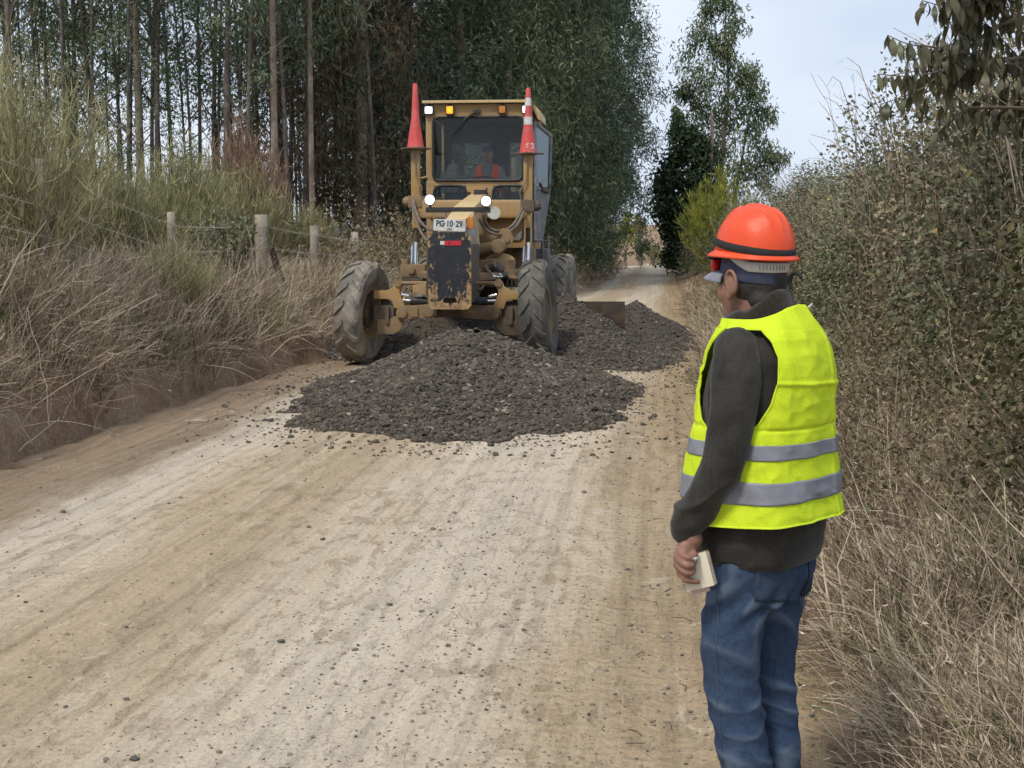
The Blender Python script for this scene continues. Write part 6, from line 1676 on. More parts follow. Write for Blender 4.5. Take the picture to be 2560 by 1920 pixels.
jm = J.fuse('worker_jeans', denim, 0.0046, 4, jean_w)
jeans = link('jeans', jm, Pn)
bvh = BVHTree.FromPolygons([v.co.copy() for v in jm.vertices], [tuple(p.vertices) for p in jm.polygons])
def on_surface(o_, d_, off=0.003):
    h = bvh.ray_cast(Vector(o_), Vector(d_).normalized())
    return (h[0] + h[1] * off) if h[0] is not None else None
def patch(poly, dirv, origin_back, name, mat, parent, thick=0.003, n=12):
    """flat outline (u,v) projected on the jeans along dirv; origin(u,v) gives ray starts"""
    V = []; F = []; idx = {}
    us = np.linspace(0, 1, n + 1)
    for i, a in enumerate(us):
        for j, b in enumerate(us):
            # bilinear outline: poly = bl, br, tr, tl
            p = (1 - a) * (1 - b) * np.array(poly[0]) + a * (1 - b) * np.array(poly[1]) + a * b * np.array(poly[2]) + (1 - a) * b * np.array(poly[3])
            h = on_surface(origin_back(*p), dirv, thick)
            if h is None: continue
            idx[i, j] = len(V); V.append(h)
    for i in range(n):
        for j in range(n):
            q = [(i, j), (i + 1, j), (i + 1, j + 1), (i, j + 1)]
            if all(k in idx for k in q): F.append([idx[k] for k in q])
    me = bpy.data.meshes.new(name); me.from_pydata(V, [], F); me.materials.append(mat); me.update()
    me.polygons.foreach_set('use_smooth', np.ones(len(me.polygons), bool))
    o = link(name, me, parent)
    md = o.modifiers.new('t', 'SOLIDIFY'); md.thickness = 0.0025; md.offset = 0
    return o
for sx in (-1, 1):
    patch([(sx * 0.145, 0.725), (sx * 0.035, 0.712), (sx * 0.025, 0.83), (sx * 0.150, 0.845)], (0, 1, 0), lambda u, v: (u, -0.4, v), 'back_pocket', denim_p, jeans)
# outseam along the left leg, worn pale
seam = []
for z in np.linspace(0.80, 0.12, 46):
    h = on_surface((-0.5, 0.03 - 0.05 * (0.5 - min(z, 0.5)) * 2 * 0.5, z), (1, 0, 0), 0.001)
    if h is not None: seam.append(h)
pb = PB(); pb.tube([tuple(h) for h in seam], 0.0018, 5); pb.out('side_seam', simple('pale_seam', (0.075, 0.105, 0.16), (0.03, 0.045, 0.08), 0.9, 60), jeans)
for P_ in ((-0.070, -0.05), (0.078, -0.038)):
    B_ = Shells(); B_.tube([(P_[0], P_[1] - 0.04, 0.05), (P_[0], P_[1] + 0.08, 0.05), (P_[0] * 1.08, P_[1] + 0.19, 0.04)], [0.052, 0.05, 0.042], 16); B_.tube([(P_[0], P_[1], 0.06), (P_[0], P_[1], 0.16)], [0.055, 0.05], 16)
    bm_ = B_.fuse('worker_boot', boot_m, 0.008, 3)
    for v in bm_.vertices: v.co.z = max(v.co.z, 0.004)
    link('boot', bm_, Pn)

# jacket ------------------------------------------------------------
K_ = Shells()
K_.loft([(0.805, 0.168, 0.132, 0, -0.004), (0.82, 0.180, 0.144, 0, -0.004), (0.86, 0.193, 0.155, 0, 0), (0.94, 0.197, 0.157, 0, 0), (1.10, 0.198, 0.148, 0, 0), (1.25, 0.192, 0.143, 0, -0.008), (1.34, 0.180, 0.125, 0, -0.012), (1.40, 0.148, 0.100, 0, -0.012), (1.432, 0.112, 0.085, 0, -0.008), (1.446, 0.090, 0.078, 0, -0.004)], 44, 2.35)
K_.tube([(-0.150, -0.005, 1.375), (-0.196, -0.028, 1.30), (-0.220, -0.032, 1.20), (-0.236, -0.012, 1.09), (-0.240, 0.038, 0.99), (-0.236, 0.080, 0.93), (-0.236, 0.090, 0.905)], [0.058, 0.063, 0.059, 0.054, 0.049, 0.046, 0.040], 24)
K_.tube([(0.150, -0.005, 1.375), (0.198, -0.004, 1.30), (0.218, 0.002, 1.20), (0.228, 0.02, 1.10), (0.222, 0.06, 0.99), (0.21, 0.09, 0.915)], [0.066, 0.074, 0.07, 0.064, 0.056, 0.045], 24)
def jack_w(c):
    x, y, z = c
    k = 0.004 * nz3((x * 7, y * 7, z * 5), 1, 2)
    if x < -0.17:
        ax = float(sstep(1.22, 1.02, z)) if z > 1.02 else float(sstep(0.90, 0.95, z))
        k += 0.015 * ax * rid((x * 4 - y * 5, y * 4, z * 10 + y * 7), 1, 7) + 0.011 * ax * (1 - 1.7 * abs(math.sin((z + 0.55 * y - 0.3 * x + 0.03 * nz3((x * 7, y * 7, z * 6), 1, 6)) * 40)) ** 0.7) * max(0, 1 - abs(z - 0.985) / 0.10)
        k += 0.008 * rid((x * 13, y * 10, z * 3), 1, 4) * (1 - ax)
    else:
        lo = max(0.0, 1 - abs(z - 0.87) / 0.08)
        k += 0.006 * lo * nz3((x * 6, y * 6, z * 22), 1, 12)
    return k
jacket = link('jacket', K_.fuse('worker_jacket', fleece, 0.005, 5, jack_w), Pn)
# standing pile collar
def collar():
    V = []; F = []; nu = 48
    rows = [(1.440, 0.098, 0.088, -0.002), (1.470, 0.088, 0.082, 0.004), (1.500, 0.080, 0.080, 0.010), (1.525, 0.078, 0.082, 0.014), (1.533, 0.074, 0.078, 0.015), (1.528, 0.068, 0.072, 0.015), (1.490, 0.066, 0.068, 0.010)]
    for (z, a, b, cy) in rows:
        for j in range(nu + 1):
            t = R(112 + 316 * j / nu)          # open at the throat
            fr = math.cos(t - R(270))           # 1 at the back, -1 at the throat
            zz = z - 0.010 - 0.062 * min(1.0, 1 - fr) - 0.02 * max(0, -fr) ** 2
            fl = 1 + 0.20 * max(0, -fr - 0.2)
            V.append((a * fl * math.cos(t), cy + b * fl * math.sin(t), zz + 0.004 * math.sin(t * 5)))
    for i in range(len(rows) - 1):
        for j in range(nu): F.append((i * (nu + 1) + j, i * (nu + 1) + j + 1, (i + 1) * (nu + 1) + j + 1, (i + 1) * (nu + 1) + j))
    return np_mesh('worker_collar', np.array(V), F, collar_m, smooth=True)
o = link('collar', collar(), Pn)
md = o.modifiers.new('t', 'SOLIDIFY'); md.thickness = 0.007; md.offset = 1

# hi-vis vest ---------------------------------------------------------
VZ = [0.925, 0.96, 1.00, 1.08, 1.16, 1.24, 1.31, 1.36, 1.40, 1.435, 1.465, 1.495, 1.51]
VA = [0.226, 0.223, 0.219, 0.213, 0.207, 0.203, 0.196, 0.186, 0.168, 0.142, 0.118, 0.094, 0.088]
VB = [0.196, 0.192, 0.188, 0.179, 0.166, 0.161, 0.156, 0.146, 0.133, 0.118, 0.103, 0.092, 0.088]
VY = [0.000, 0.000, 0.000, 0.000, -0.004, -0.010, -0.015, -0.017, -0.017, -0.014, -0.008, 0.0, 0.004]
def vest_pt(th, z, off=0.0):
    a = np.interp(z, VZ, VA) + off; b = np.interp(z, VZ, VB) + off; cy = np.interp(z, VZ, VY)
    t = R(th); c, q = math.cos(t), math.sin(t); p = 2.4
    x = a * math.copysign(abs(c) ** (2 / p), c); y = cy + b * math.copysign(abs(q) ** (2 / p), q)
    # soft folds, hanging pleats near the hem, packing creases
    low = float(np.clip((1.30 - z) / 0.4, 0, 1))
    k = 0.0085 * nz3((th * 0.045, z * 3.2, 0.3), 1, 3) + 0.008 * rid((th * 0.05 + z * 8, z * 4.0, 1.3), 1, 8) * (0.35 + low) + 0.0035 * rid((th * 0.028 - z * 4, z * 15, 2.1), 1, 4) + 0.0025 * rid((th * 0.09, z * 24 + th * 0.05, 4.1), 1, 2)
    k += 0.010 * low * math.sin(R(th) * 5 + 1.1) * 0.5
    k += 0.0045 * math.exp(-((z - 1.285 + 0.0002 * (th - 270)) / 0.005) ** 2) - 0.0045 * math.exp(-((z - 1.175) / 0.005) ** 2)
    k += 0.004 * math.exp(-((th - 283) / 1.6) ** 2) - 0.004 * math.exp(-((th - 318) / 1.6) ** 2)
    return (x + k * c, y + k * q, z - 0.012 * math.cos(R(th - 90)) * (1.0 if z < 1.0 else 0.0) * (1.05 - z) / 0.15)
def vgrid(name, th_fun, z0, z1, nt, nzz, mat, parent, off=0.0, thick=0.0025):
    V = []; F = []
    for i in range(nzz + 1):
        z = z0 + (z1 - z0) * i / nzz; t0, t1 = th_fun(z)
        for j in range(nt + 1): V.append(vest_pt(t0 + (t1 - t0) * j / nt, z, off))
    for i in range(nzz):
        for j in range(nt): F.append((i * (nt + 1) + j, i * (nt + 1) + j + 1, (i + 1) * (nt + 1) + j + 1, (i + 1) * (nt + 1) + j))
    return V, F
def db(z): return float(np.interp(z, [1.14, 1.16, 1.19, 1.24, 1.30, 1.36, 1.40, 1.425], [0.5, 14, 26, 36, 41, 41, 34, 22]))
def dfr(z): return float(np.interp(z, [1.14, 1.16, 1.19, 1.24, 1.30, 1.36, 1.40, 1.425], [0.5, 14, 25, 35, 40, 40, 34, 22]))
def yoke():
    V = []; F = []; nt, nzz = 100, 10
    for i in range(nzz + 1):
        for j in range(nt + 1):
            th = 140 + 260 * j / nt
            zt = 1.450 + 0.036 * max(0.0, math.cos(R(th - 270))) ** 2
            V.append(vest_pt(th, 1.425 + (zt - 1.425) * i / nzz))
    for i in range(nzz):
        for j in range(nt): F.append((i * (nt + 1) + j, i * (nt + 1) + j + 1, (i + 1) * (nt + 1) + j + 1, (i + 1) * (nt + 1) + j))
    return V, F
pieces = [vgrid('v', lambda z: (90, 450), 0.925, 1.14, 300, 80, None, None), vgrid('v', lambda z: (180 + db(z), 360 - db(z)), 1.14, 1.425, 160, 100, None, None),
          vgrid('v', lambda z: (0 + dfr(z), 180 - dfr(z)), 1.14, 1.425, 60, 60, None, None), yoke()]
VV, FF, n0 = [], [], 0
for V_, F_ in pieces:
    VV += V_; FF += [tuple(i + n0 for i in f) for f in F_]; n0 += len(V_)
me = np_mesh('worker_vest', np.array(VV), FF, vest_m, smooth=True)
vest = link('hi_vis_vest', me, Pn)
md = vest.modifiers.new('w', 'WELD'); md.merge_threshold = 0.0015
md = vest.modifiers.new('t', 'SOLIDIFY'); md.thickness = 0.003; md.offset = 0
for (z0_, z1_) in ((1.100, 1.158), (0.985, 1.045)):
    V_, F_ = vgrid('s', lambda z: (90, 450), z0_, min(z1_, 1.139), 200, 10, None, None, 0.0035) if z1_ < 1.14 else vgrid('s', lambda z: (180 + db(z) + 0.3, 360 - db(z)) if z > 1.14 else (90, 450), z0_, 1.139, 200, 10, None, None, 0.0035)
    o = link('reflective_strip', np_mesh('strip', np.array(V_), F_, strip_m, smooth=True), vest)
    md = o.modifiers.new('t', 'SOLIDIFY'); md.thickness = 0.0015; md.offset = 0
for sx in (0, 1):
    for dd_ in (db, dfr):
        pts = []
        for z in np.linspace(1.142, 1.425, 40):
            q_ = dd_(z) * (1 if dd_ is db else -1); th = (180 + q_) if sx == 0 else (360 - q_) % 360
            pts.append(vest_pt(th, float(z), 0.001))
        pb = PB(); pb.tube(pts, 0.0032, 5); pb.out('armhole_binding', vest_m, vest)
# pale edge binding of the hem, white size tag at the neck
pb = PB(); pb.tube([vest_pt(90 + 360 * j / 120, 0.927, 0.001) for j in range(121)], 0.003, 5); pb.out('hem_binding', cloth('hem_binding', (0.70, 0.92, 0.06), (0.6, 0.8, 0.03), 30, 0.7, 300), vest)
tg_ = PB(); q0, q1 = Vector(vest_pt(288, 1.478, 0.004)), Vector(vest_pt(310, 1.470, 0.004)); q2 = q1 + Vector((0.004, -0.006, 0.016))
tg_.hexa([tuple(q0), tuple(q1), tuple(q1 + Vector((0.003, -0.003, 0))), tuple(q0 + Vector((0.003, -0.003, 0))), tuple(q0 * 0.4 + q2 * 0.6), tuple(q2), tuple(q2 + Vector((0.003, -0.003, 0))), tuple(q0 * 0.4 + q2 * 0.6 + Vector((0.003, -0.003, 0)))])
tg_.out('size_tag', simple('white_tag', (0.75, 0.76, 0.80), None, 0.7), vest)

# helmet, cap ----------------------------------------------------------
def dome(name, secs, nu, mat, parent, tilt, origin, shape=None, thick=0.003):
    V = []; F = []
    M_ = Matrix.Rotation(HY, 3, 'Z') @ Matrix.Rotation(tilt, 3, 'X')
    for (a, b, z) in secs:
        for j in range(nu):
            t = 2 * math.pi * j / nu
            p = Vector((a * math.cos(t), b * math.sin(t), z))
            if shape: p = shape(p, t)
            q = M_ @ p; V.append((origin[0] + q.x, origin[1] + q.y, origin[2] + q.z))
    k = len(secs)
    for i in range(k - 1):
        for j in range(nu): F.append((i * nu + j, i * nu + (j + 1) % nu, (i + 1) * nu + (j + 1) % nu, (i + 1) * nu + j))
    if secs[-1][0] < 0.02: F.append(tuple((k - 1) * nu + j for j in range(nu)))
    o = link(name, np_mesh(name, np.array(V), F, mat, smooth=True), parent)
    md = o.modifiers.new('t', 'SOLIDIFY'); md.thickness = thick; md.offset = -1
    return o
HO = hd(0, -0.004, 0.058); TILT = R(4)
hsec = []
for i in range(15):
    f = R(90 * i / 14); hsec.append((0.096 * math.cos(f) ** 0.80 + 0.0005, 0.114 * math.cos(f) ** 0.80 + 0.0005, 0.018 + 0.118 * math.sin(f) ** 0.95))
def ribs(p, t):
    # three moulded ribs running front to back over the crown
    if p.z > 0.05:
        k = (p.z - 0.05) / 0.08
        for xr_, h_ in ((0.0, 0.008), (-0.03, 0.006), (0.03, 0.006)):
            p.z += h_ * min(1, k * 1.6) * math.exp(-((p.x - xr_) / 0.007) ** 2)
    return p
helmet = empty('hard_hat', (0, 0, 0)); helmet.parent = Pn
def brim(p, t):
    f = max(0, math.sin(t))
    if p.z < 0.012: p.y += 0.020 * f ** 2 * (1 if p.z < 0.01 else 0.5); p.z -= 0.006 * f
    return p
dome('shell', hsec, 96, helm_m, helmet, TILT, HO, ribs)
dome('brim', [(0.107, 0.125, 0.002), (0.109, 0.127, 0.006), (0.106, 0.124, 0.009), (0.099, 0.117, 0.014), (0.0955, 0.1135, 0.020)], 96, helm_m, helmet, TILT, HO, brim, 0.003)
def strapshape(p, t):
    p.z += 0.012 * math.sin(t) - 0.002; return p
dome('elastic_strap', [(0.0968, 0.1148, 0.024), (0.0985, 0.1165, 0.026), (0.0985, 0.1165, 0.043), (0.0955, 0.1135, 0.045)], 96, elastic, helmet, TILT, HO, strapshape, 0.002)
pb = PB(); pb.box(hd(-0.050, 0.106, 0.066), (0.036, 0.022, 0.022), (0.2, 0, HY)); pb.out('strap_buckle', elastic, helmet, 0.006)
pb = PB(); pb.sph(hd(-0.040, 0.110, 0.040), 0.022, (1.0, 0.6, 1.0)); pb.out('lamp_housing', red_p, helmet)
dome('headband', [(0.081, 0.099, -0.030), (0.0835, 0.1015, -0.028), (0.084, 0.102, -0.004), (0.081, 0.099, -0.002)], 72, off_w, helmet, TILT, HO, lambda p, t: Vector((p.x * (1 - 0.10 * max(0, math.sin(t) + 0.55)), p.y * (1 - 0.10 * max(0, math.sin(t) + 0.55)), p.z + 0.045 * max(0, math.sin(t) + 0.55))), 0.002)
for k_ in range(9):
    a = R(232 + k_ * 6); q = Matrix.Rotation(HY, 3, 'Z') @ Matrix.Rotation(TILT, 3, 'X') @ Vector((0.0845 * math.cos(a), 0.1025 * math.sin(a), -0.016))
    pb = PB(); pb.box((HO[0] + q.x, HO[1] + q.y, HO[2] + q.z), (0.0025, 0.0025, 0.012)); pb.out('band_slot', simple('slot_grey', (0.3, 0.29, 0.26), None, 0.6) if k_ == 0 else MATS['slot_grey'], helmet)
q = Matrix.Rotation(HY, 3, 'Z')
pb = PB(); hk = []
for i in range(10):
    a = R(150 - 190 * i / 9); v = q @ Vector((0.03, -0.108 - 0.022 - 0.022 * math.cos(a) * -1, 0.0)); hk.append((HC.x + v.x, HC.y + v.y, HC.z - 0.004 + 0.024 * math.sin(a)))
pb.tube(hk, 0.0055, 7); pb.out('strap_hook', elastic, helmet)
cap = empty('baseball_cap', (0, 0, 0)); cap.parent = Pn
csec = []
for i in range(10):
    f = R(90 * i / 9); csec.append((0.0785 * math.cos(f) ** 0.7 + 0.0005, 0.096 * math.cos(f) ** 0.7 + 0.0005, -0.052 + 0.125 * math.sin(f)))
def capsh(p, t):
    f = math.sin(t)
    if p.z < 0.0: p.z += 0.022 * max(0, f) - 0.006 * max(0, -f)
    return p
dome('crown', [(0.077, 0.0945, -0.056)] + csec, 64, cap_m, cap, TILT, HO, capsh, 0.002)
V = []; F = []
for i in range(9):
    u = i / 8
    for j in range(17):
        a = R(25 + 130 * j / 16); r0x, r0y = 0.079, 0.096
        ext = 0.078 * u * max(0.0, math.sin((a - R(25)) / R(130) * math.pi)) ** 0.55
        v = q @ Vector((r0x * math.cos(a) * (1 + 0.1 * u), r0y * math.sin(a) + ext, -0.035 - 0.020 * u * u - 0.012 * (math.cos(a)) ** 2))
        V.append((HO[0] + v.x, HO[1] + v.y, HO[2] + v.z))
for i in range(8):
    for j in range(16): F.append((i * 17 + j, i * 17 + j + 1, (i + 1) * 17 + j + 1, (i + 1) * 17 + j))
o = link('bill', np_mesh('cap_bill', np.array(V), F, cloth('pale_cap_bill', (0.30, 0.31, 0.35), (0.2, 0.21, 0.25), 8, 0.9, 420), smooth=True), cap)
md = o.modifiers.new('t', 'SOLIDIFY'); md.thickness = 0.005

# notepad and pen held in the left hand ---------------------------------
M_w = Matrix.Translation(Pn.location) @ Matrix.Rotation(YAW, 4, 'Z')
e1 = (rhat * 0.344 - zhat * 0.939).normalized(); e2 = (-rhat * 0.939 - zhat * 0.344).normalized(); e3 = that
Nb = empty('notepad'); NM = Matrix((( *e1, 0), (*e2, 0), (*e3, 0), (0, 0, 0, 1))).transposed(); NM.translation = NC
Nb.matrix_world = M_w @ NM
tag(Nb, 'small spiral notepad with blank cream page held in the worker hand', 'notepad')
paper = simple('cream_paper', (0.72, 0.66, 0.52), (0.66, 0.60, 0.46), 0.85, 5); card = simple('brown_card', (0.36, 0.24, 0.12), (0.28, 0.18, 0.09), 0.85, 9); pinkp = simple('pinkish_sheet', (0.62, 0.46, 0.43), (0.55, 0.40, 0.38), 0.8, 6)
for (nm, x0, x1, y0, y1, z0_, z1_, mt) in (('page_block', -0.045, 0.045, -0.036, 0.036, -0.006, 0.008, paper), ('back_cover', -0.046, 0.047, -0.043, 0.037, -0.009, -0.0065, card), ('loose_sheet', 0.0, 0.060, -0.022, 0.026, -0.011, -0.0095, pinkp)):
    pb = PB(); pb.bb(x0, x1, y0, y1, z0_, z1_); pb.out(nm, mt, Nb, 0.0008)
for k_ in range(13):
    for yy in (-0.040, 0.038):
        x_ = -0.040 + 0.0066 * k_
        pb = PB(); pb.tube([(x_, yy + 0.0045 * math.cos(a) * (1), 0.001 + 0.0085 * math.sin(a)) for a in np.linspace(0, 2 * math.pi, 11)], 0.0011, 5); pb.out('coil', chrome if yy > 0 else off_w, Nb)
Pe = empty('pen'); Pe.matrix_world = M_w @ Matrix.Translation(nb(-0.010, 0.0405, 0.034))
tag(Pe, 'white pen end sticking out between the fingers', 'pen')
a_, b_ = that * 0.018 + rhat * 0.004, -that * 0.05 + rhat * 0.02
pb = PB(); pb.cyl(tuple(a_), tuple(b_), 0.0045, ns=12)
pb.out('barrel', off_w, Pe)
pb = PB(); pb.cyl(tuple(a_ + that * 0.004), tuple(a_), 0.0038, ns=12); pb.out('cap_end', simple('pen_dark', (0.05, 0.05, 0.05)), Pe)
for o in list(Pe.children): o.rotation_euler = (0, 0, 0)

# ------------------------------------------------------------------ the driver in the cab
Dv = empty('person', (G.location.x, G.location.y, 0.07), G.rotation_euler[2])
tag(Dv, 'driver in orange safety vest sitting behind the windscreen of the cab', 'person')
cx_, cy_ = 0.06, 3.58
S = Shells()
S.loft([(2.10, 0.17, 0.12, cx_, cy_), (2.25, 0.16, 0.11, cx_, cy_ + 0.01), (2.42, 0.17, 0.115, cx_, cy_), (2.58, 0.19, 0.105, cx_, cy_ - 0.01), (2.65, 0.12, 0.075, cx_, cy_ - 0.01)])
S.tube([(cx_, cy_, 2.62), (cx_, cy_ - 0.02, 2.74)], [0.06, 0.056])
hx, hy_, hz = cx_, cy_ - 0.04, 2.82
S.ell((hx, hy_ + 0.01, hz + 0.025), (0.077, 0.095, 0.095)); S.ell((hx, hy_ - 0.03, hz - 0.03), (0.064, 0.068, 0.085)); S.ell((hx, hy_ - 0.045, hz - 0.08), (0.05, 0.045, 0.04))
S.ell((hx, hy_ - 0.105, hz - 0.02), (0.013, 0.016, 0.026)); S.ell((hx, hy_ - 0.085, hz + 0.015), (0.05, 0.016, 0.011)); S.ell((hx, hy_ - 0.09, hz - 0.065), (0.026, 0.01, 0.007))
for sx in (-1, 1):
    S.ell((hx + sx * 0.08, hy_, hz - 0.012), (0.010, 0.02, 0.032))
    S.tube([(cx_ + sx * 0.16, cy_, 2.58), (cx_ + sx * 0.25, cy_ - 0.05, 2.36), (cx_ + sx * 0.235, cy_ - 0.24, 2.33), (cx_ + sx * 0.20, cy_ - 0.41, 2.37)], [0.058, 0.05, 0.042, 0.032])
    hc = Vector((cx_ + sx * 0.19, cy_ - 0.43, 2.375))
    for k_ in range(4):
        S.tube([(hc.x, hc.y + 0.02, hc.z - 0.01), (hc.x + sx * (0.02 - 0.012 * k_), hc.y - 0.025, hc.z + 0.028), (hc.x + sx * (0.015 - 0.012 * k_), hc.y - 0.055, hc.z + 0.01), (hc.x + sx * (0.01 - 0.012 * k_), hc.y - 0.05, hc.z - 0.012)], [0.022, 0.012, 0.010, 0.008], 10, 3)
    S.tube([(hc.x, hc.y + 0.02, hc.z - 0.01), (hc.x - sx * 0.03, hc.y - 0.01, hc.z + 0.005), (hc.x - sx * 0.04, hc.y - 0.035, hc.z + 0.012)], [0.018, 0.012, 0.009], 10, 3)
    S.tube([(cx_ + sx * 0.09, cy_, 2.18), (cx_ + sx * 0.13, cy_ - 0.40, 2.20), (cx_ + sx * 0.13, cy_ - 0.46, 1.78), (cx_ + sx * 0.13, cy_ - 0.50, 1.58)], [0.085, 0.068, 0.05, 0.04])
    S.tube([(cx_ + sx * 0.13, cy_ - 0.48, 1.57), (cx_ + sx * 0.13, cy_ - 0.62, 1.555)], [0.04, 0.034])
link('body', S.fuse('driver_body', skin_m, 0.006, 3), Dv)
T = Shells()
T.loft([(2.12, 0.185, 0.135, cx_, cy_), (2.30, 0.18, 0.13, cx_, cy_ + 0.005), (2.45, 0.19, 0.132, cx_, cy_), (2.58, 0.205, 0.12, cx_, cy_ - 0.01), (2.655, 0.14, 0.085, cx_, cy_ - 0.01), (2.69, 0.075, 0.072, cx_, cy_ - 0.01)])
for sx in (-1, 1): T.tube([(cx_ + sx * 0.16, cy_, 2.58), (cx_ + sx * 0.25, cy_ - 0.05, 2.36), (cx_ + sx * 0.238, cy_ - 0.22, 2.33), (cx_ + sx * 0.21, cy_ - 0.36, 2.355)], [0.072, 0.066, 0.058, 0.046])
link('shirt', T.fuse('driver_shirt', cloth('grey_shirt', (0.22, 0.23, 0.25), (0.15, 0.16, 0.18), 6, 0.9), 0.009, 4, lambda c: 0.005 * nz3(c, 14)), Dv)
T = Shells()
for sx in (-1, 1): T.tube([(cx_ + sx * 0.09, cy_, 2.16), (cx_ + sx * 0.13, cy_ - 0.42, 2.19), (cx_ + sx * 0.13, cy_ - 0.46, 1.78), (cx_ + sx * 0.13, cy_ - 0.50, 1.62)], [0.10, 0.082, 0.065, 0.06])
link('trousers', T.fuse('driver_trousers', denim, 0.011, 4), Dv)
V = []; F = []; nu = 60; zs = np.linspace(2.16, 2.665, 16)
for z in zs:
    for j in range(nu + 1):
        # open wedge at the chest, narrowing downwards
        w = float(np.interp(z, [2.16, 2.40, 2.665], [4, 9, 30]))
        t = R(270 + w + (360 - 2 * w) * j / nu)
        a = np.interp(z, [2.16, 2.45, 2.58, 2.64, 2.665], [0.20, 0.206, 0.214, 0.17, 0.13]); b = np.interp(z, [2.16, 2.45, 2.58, 2.64, 2.665], [0.15, 0.15, 0.136, 0.11, 0.095])
        V.append((cx_ + a * math.cos(t), cy_ - 0.005 + b * math.sin(t), z))
for i in range(15):
    for j in range(nu):
        zc = zs[i]; mid = abs(((270 + 360 * (j + .5) / nu) % 360) - 180); side = min(mid, abs(mid - 180))
        if zc > 2.40 and zc < 2.61 and side < 20: continue
        F.append((i * (nu + 1) + j, i * (nu + 1) + j + 1, (i + 1) * (nu + 1) + j + 1, (i + 1) * (nu + 1) + j))
o = link('safety_vest', np_mesh('driver_vest', np.array(V), F, cloth('orange_vest', (0.80, 0.13, 0.03), (0.66, 0.09, 0.02), 8, 0.7), smooth=True), Dv)
md = o.modifiers.new('t', 'SOLIDIFY'); md.thickness = 0.004; md.offset = 1
pb = PB(); pb.lathe([(0.084, hz + 0.035), (0.086, hz + 0.06), (0.078, hz + 0.10), (0.05, hz + 0.125), (0.01, hz + 0.132)], 'z', 28, (hx, hy_ + 0.008, 0)); pb.prism([(hx - 0.07, hy_ - 0.06), (hx - 0.05, hy_ - 0.125), (hx, hy_ - 0.145), (hx + 0.05, hy_ - 0.125), (hx + 0.07, hy_ - 0.06)], 'z', hz + 0.036, hz + 0.044); pb.out('cap', cap_m, Dv, 0.002)
# ================================================================== overhanging tree, upper right corner
r = np.random.default_rng(808)
OT = empty('overhanging_tree', (3.3, 5.9, float(land_z(3.3, 5.9)) - 0.1))
tag(OT, 'drooping-leaved tree hanging over the bank at the upper right corner', 'tree')
o0 = np.array(OT.location)
A = Acc()
A.add(*tube_arrays(np.array([(3.3, 5.9, 0.6), (3.25, 5.8, 1.5), (3.0, 5.6, 2.3), (2.9, 5.5, 3.2)]) - o0, [0.07, 0.06, 0.045, 0.025], 8))
limbs = [[(3.05, 5.65, 2.1), (2.5, 5.3, 2.42), (1.85, 5.05, 2.45), (1.58, 5.0, 2.31)], [(3.0, 5.6, 2.3), (2.4, 5.2, 2.62), (1.9, 5.0, 2.58), (1.62, 4.95, 2.50)], [(3.1, 5.7, 1.9), (2.5, 5.4, 2.2), (1.95, 5.2, 2.32), (1.55, 5.1, 2.25)],
         [(2.95, 5.5, 2.6), (2.5, 5.1, 2.85), (2.0, 4.9, 2.78), (1.7, 4.85, 2.62)], [(3.1, 5.7, 1.8), (2.6, 5.6, 2.0), (2.1, 5.5, 2.15), (1.75, 5.4, 2.16)]]
def cr_(P, n):
    P = np.array(P, float); out = []
    for u in np.linspace(0, len(P) - 1, n):
        i = min(int(u), len(P) - 2); f = u - i
        p0, p1, p2, p3 = P[max(i - 1, 0)], P[i], P[i + 1], P[min(i + 2, len(P) - 1)]
        out.append(0.5 * ((2 * p1) + (-p0 + p2) * f + (2 * p0 - 5 * p1 + 4 * p2 - p3) * f ** 2 + (-p0 + 3 * p1 - 3 * p2 + p3) * f ** 3))
    return np.array(out)
lp = []
for L_ in limbs:
    P = cr_(L_, 16); lp.append(P)
    A.add(*tube_arrays(P - o0, np.linspace(0.022, 0.005, 16), 6))
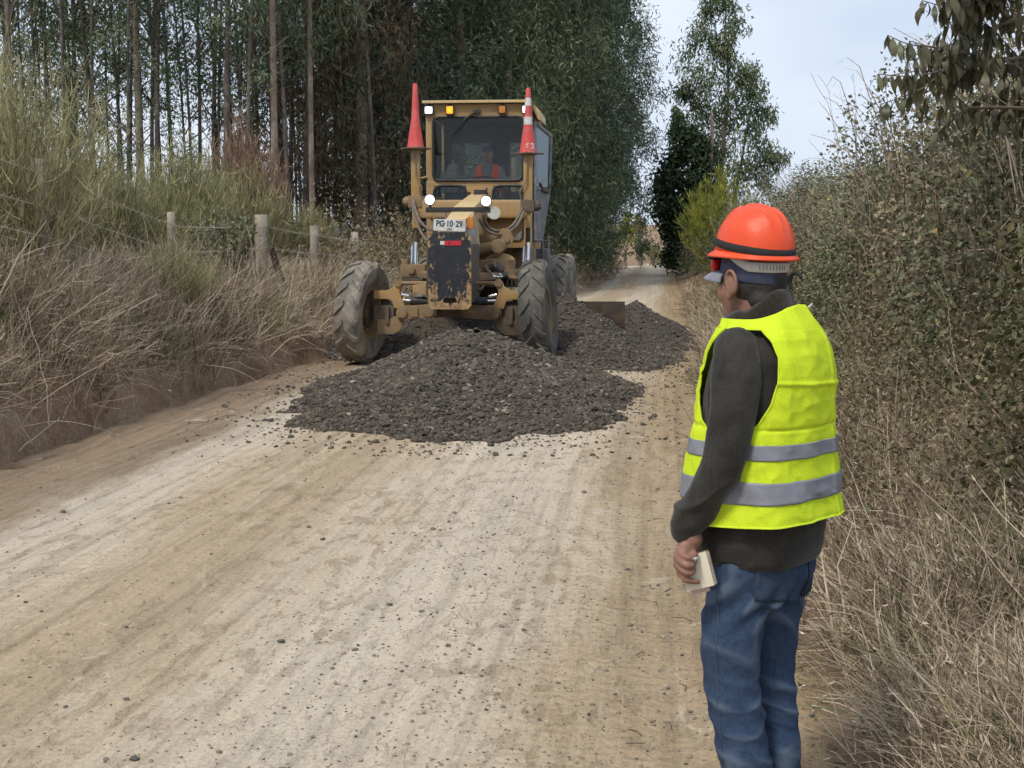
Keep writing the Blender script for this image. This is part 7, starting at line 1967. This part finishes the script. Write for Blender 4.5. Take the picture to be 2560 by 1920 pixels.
twigs = [[(1.62, 5.0, 2.31), (1.49, 5.0, 2.335), (1.40, 5.0, 2.345), (1.325, 5.0, 2.376)], [(1.58, 5.05, 2.28), (1.52, 5.0, 2.254), (1.40, 4.98, 2.232), (1.29, 4.97, 2.238)],
         [(1.57, 5.0, 2.29), (1.51, 5.0, 2.24), (1.46, 5.0, 2.195), (1.375, 5.0, 2.16), (1.305, 5.0, 2.135)], [(1.75, 4.9, 2.52), (1.60, 4.9, 2.485), (1.47, 4.9, 2.465)], [(1.78, 4.9, 2.60), (1.65, 4.85, 2.58), (1.50, 4.8, 2.555)]]
for P in lp:
    for q in range(24):
        b0 = P[int(r.integers(5, 16))]
        dirv = np.array([-0.8 + r.normal() * 0.35, r.normal() * 0.6, r.normal() * 0.35 - 0.05]); dirv /= np.linalg.norm(dirv)
        l = r.uniform(0.16, 0.34)
        if b0[0] + dirv[0] * l < 1.42: continue
        twigs.append([b0, b0 + dirv * l * 0.5 + [0, 0, 0.01], b0 + dirv * l])
PB_, PW, PR, WD = [], [], [], []
k = 6
prof = np.array([0.10, 0.75, 1.0, 0.80, 0.42, 0.03])
for T in twigs:
    n = 20; P = cr_(T, n)
    A.add(*tube_arrays(P - o0, np.linspace(0.0034, 0.0016, n), 5))
    ln = np.linalg.norm(np.diff(P, axis=0), axis=1).sum(); m = max(3, int(ln / 0.027))
    for q in range(m):
        p = P[min(n - 1, int((q + 0.6) / m * n))]
        for side in ((-1, 1) if r.uniform() < 0.8 else (1,)):
            L_ = r.uniform(0.045, 0.08); az = r.uniform(0, 6.28)
            out_ = np.array([math.cos(az), math.sin(az), 0]) * r.uniform(0.15, 0.45)
            d0 = out_ + np.array([0, 0, -0.25]); d1 = out_ * 0.25 + np.array([0, 0, -1.0]); d1 /= np.linalg.norm(d1)
            t = np.linspace(0, 1, k)[:, None]
            PB_.append(p + d0 * 0.02 * np.minimum(t * 4, 1) + d1 * L_ * t + out_ * 0.045 * np.sin(t * 3.0) + np.array([math.sin(az * 3), math.cos(az * 2), 0]) * 0.012 * t * t)
            PW.append(prof * L_ * r.uniform(0.14, 0.23)); PR.append(np.clip(r.normal(0.45, 0.25), 0, 0.95) if r.uniform() > 0.005 else 1.0)
            WD.append((math.cos(az + 1.57 + r.normal() * 0.3), math.sin(az + 1.57), 0.0))
link('trunk', A.mesh('overhang_trunk', twig_m, True), OT)
A2 = Acc(); A2.add(*strip_arrays(np.array(PB_) - o0, np.array(PW), np.array(PR), r, unit(np.array(WD))))
link('crown', A2.mesh('overhang_leaves', over_leaf, True), OT)
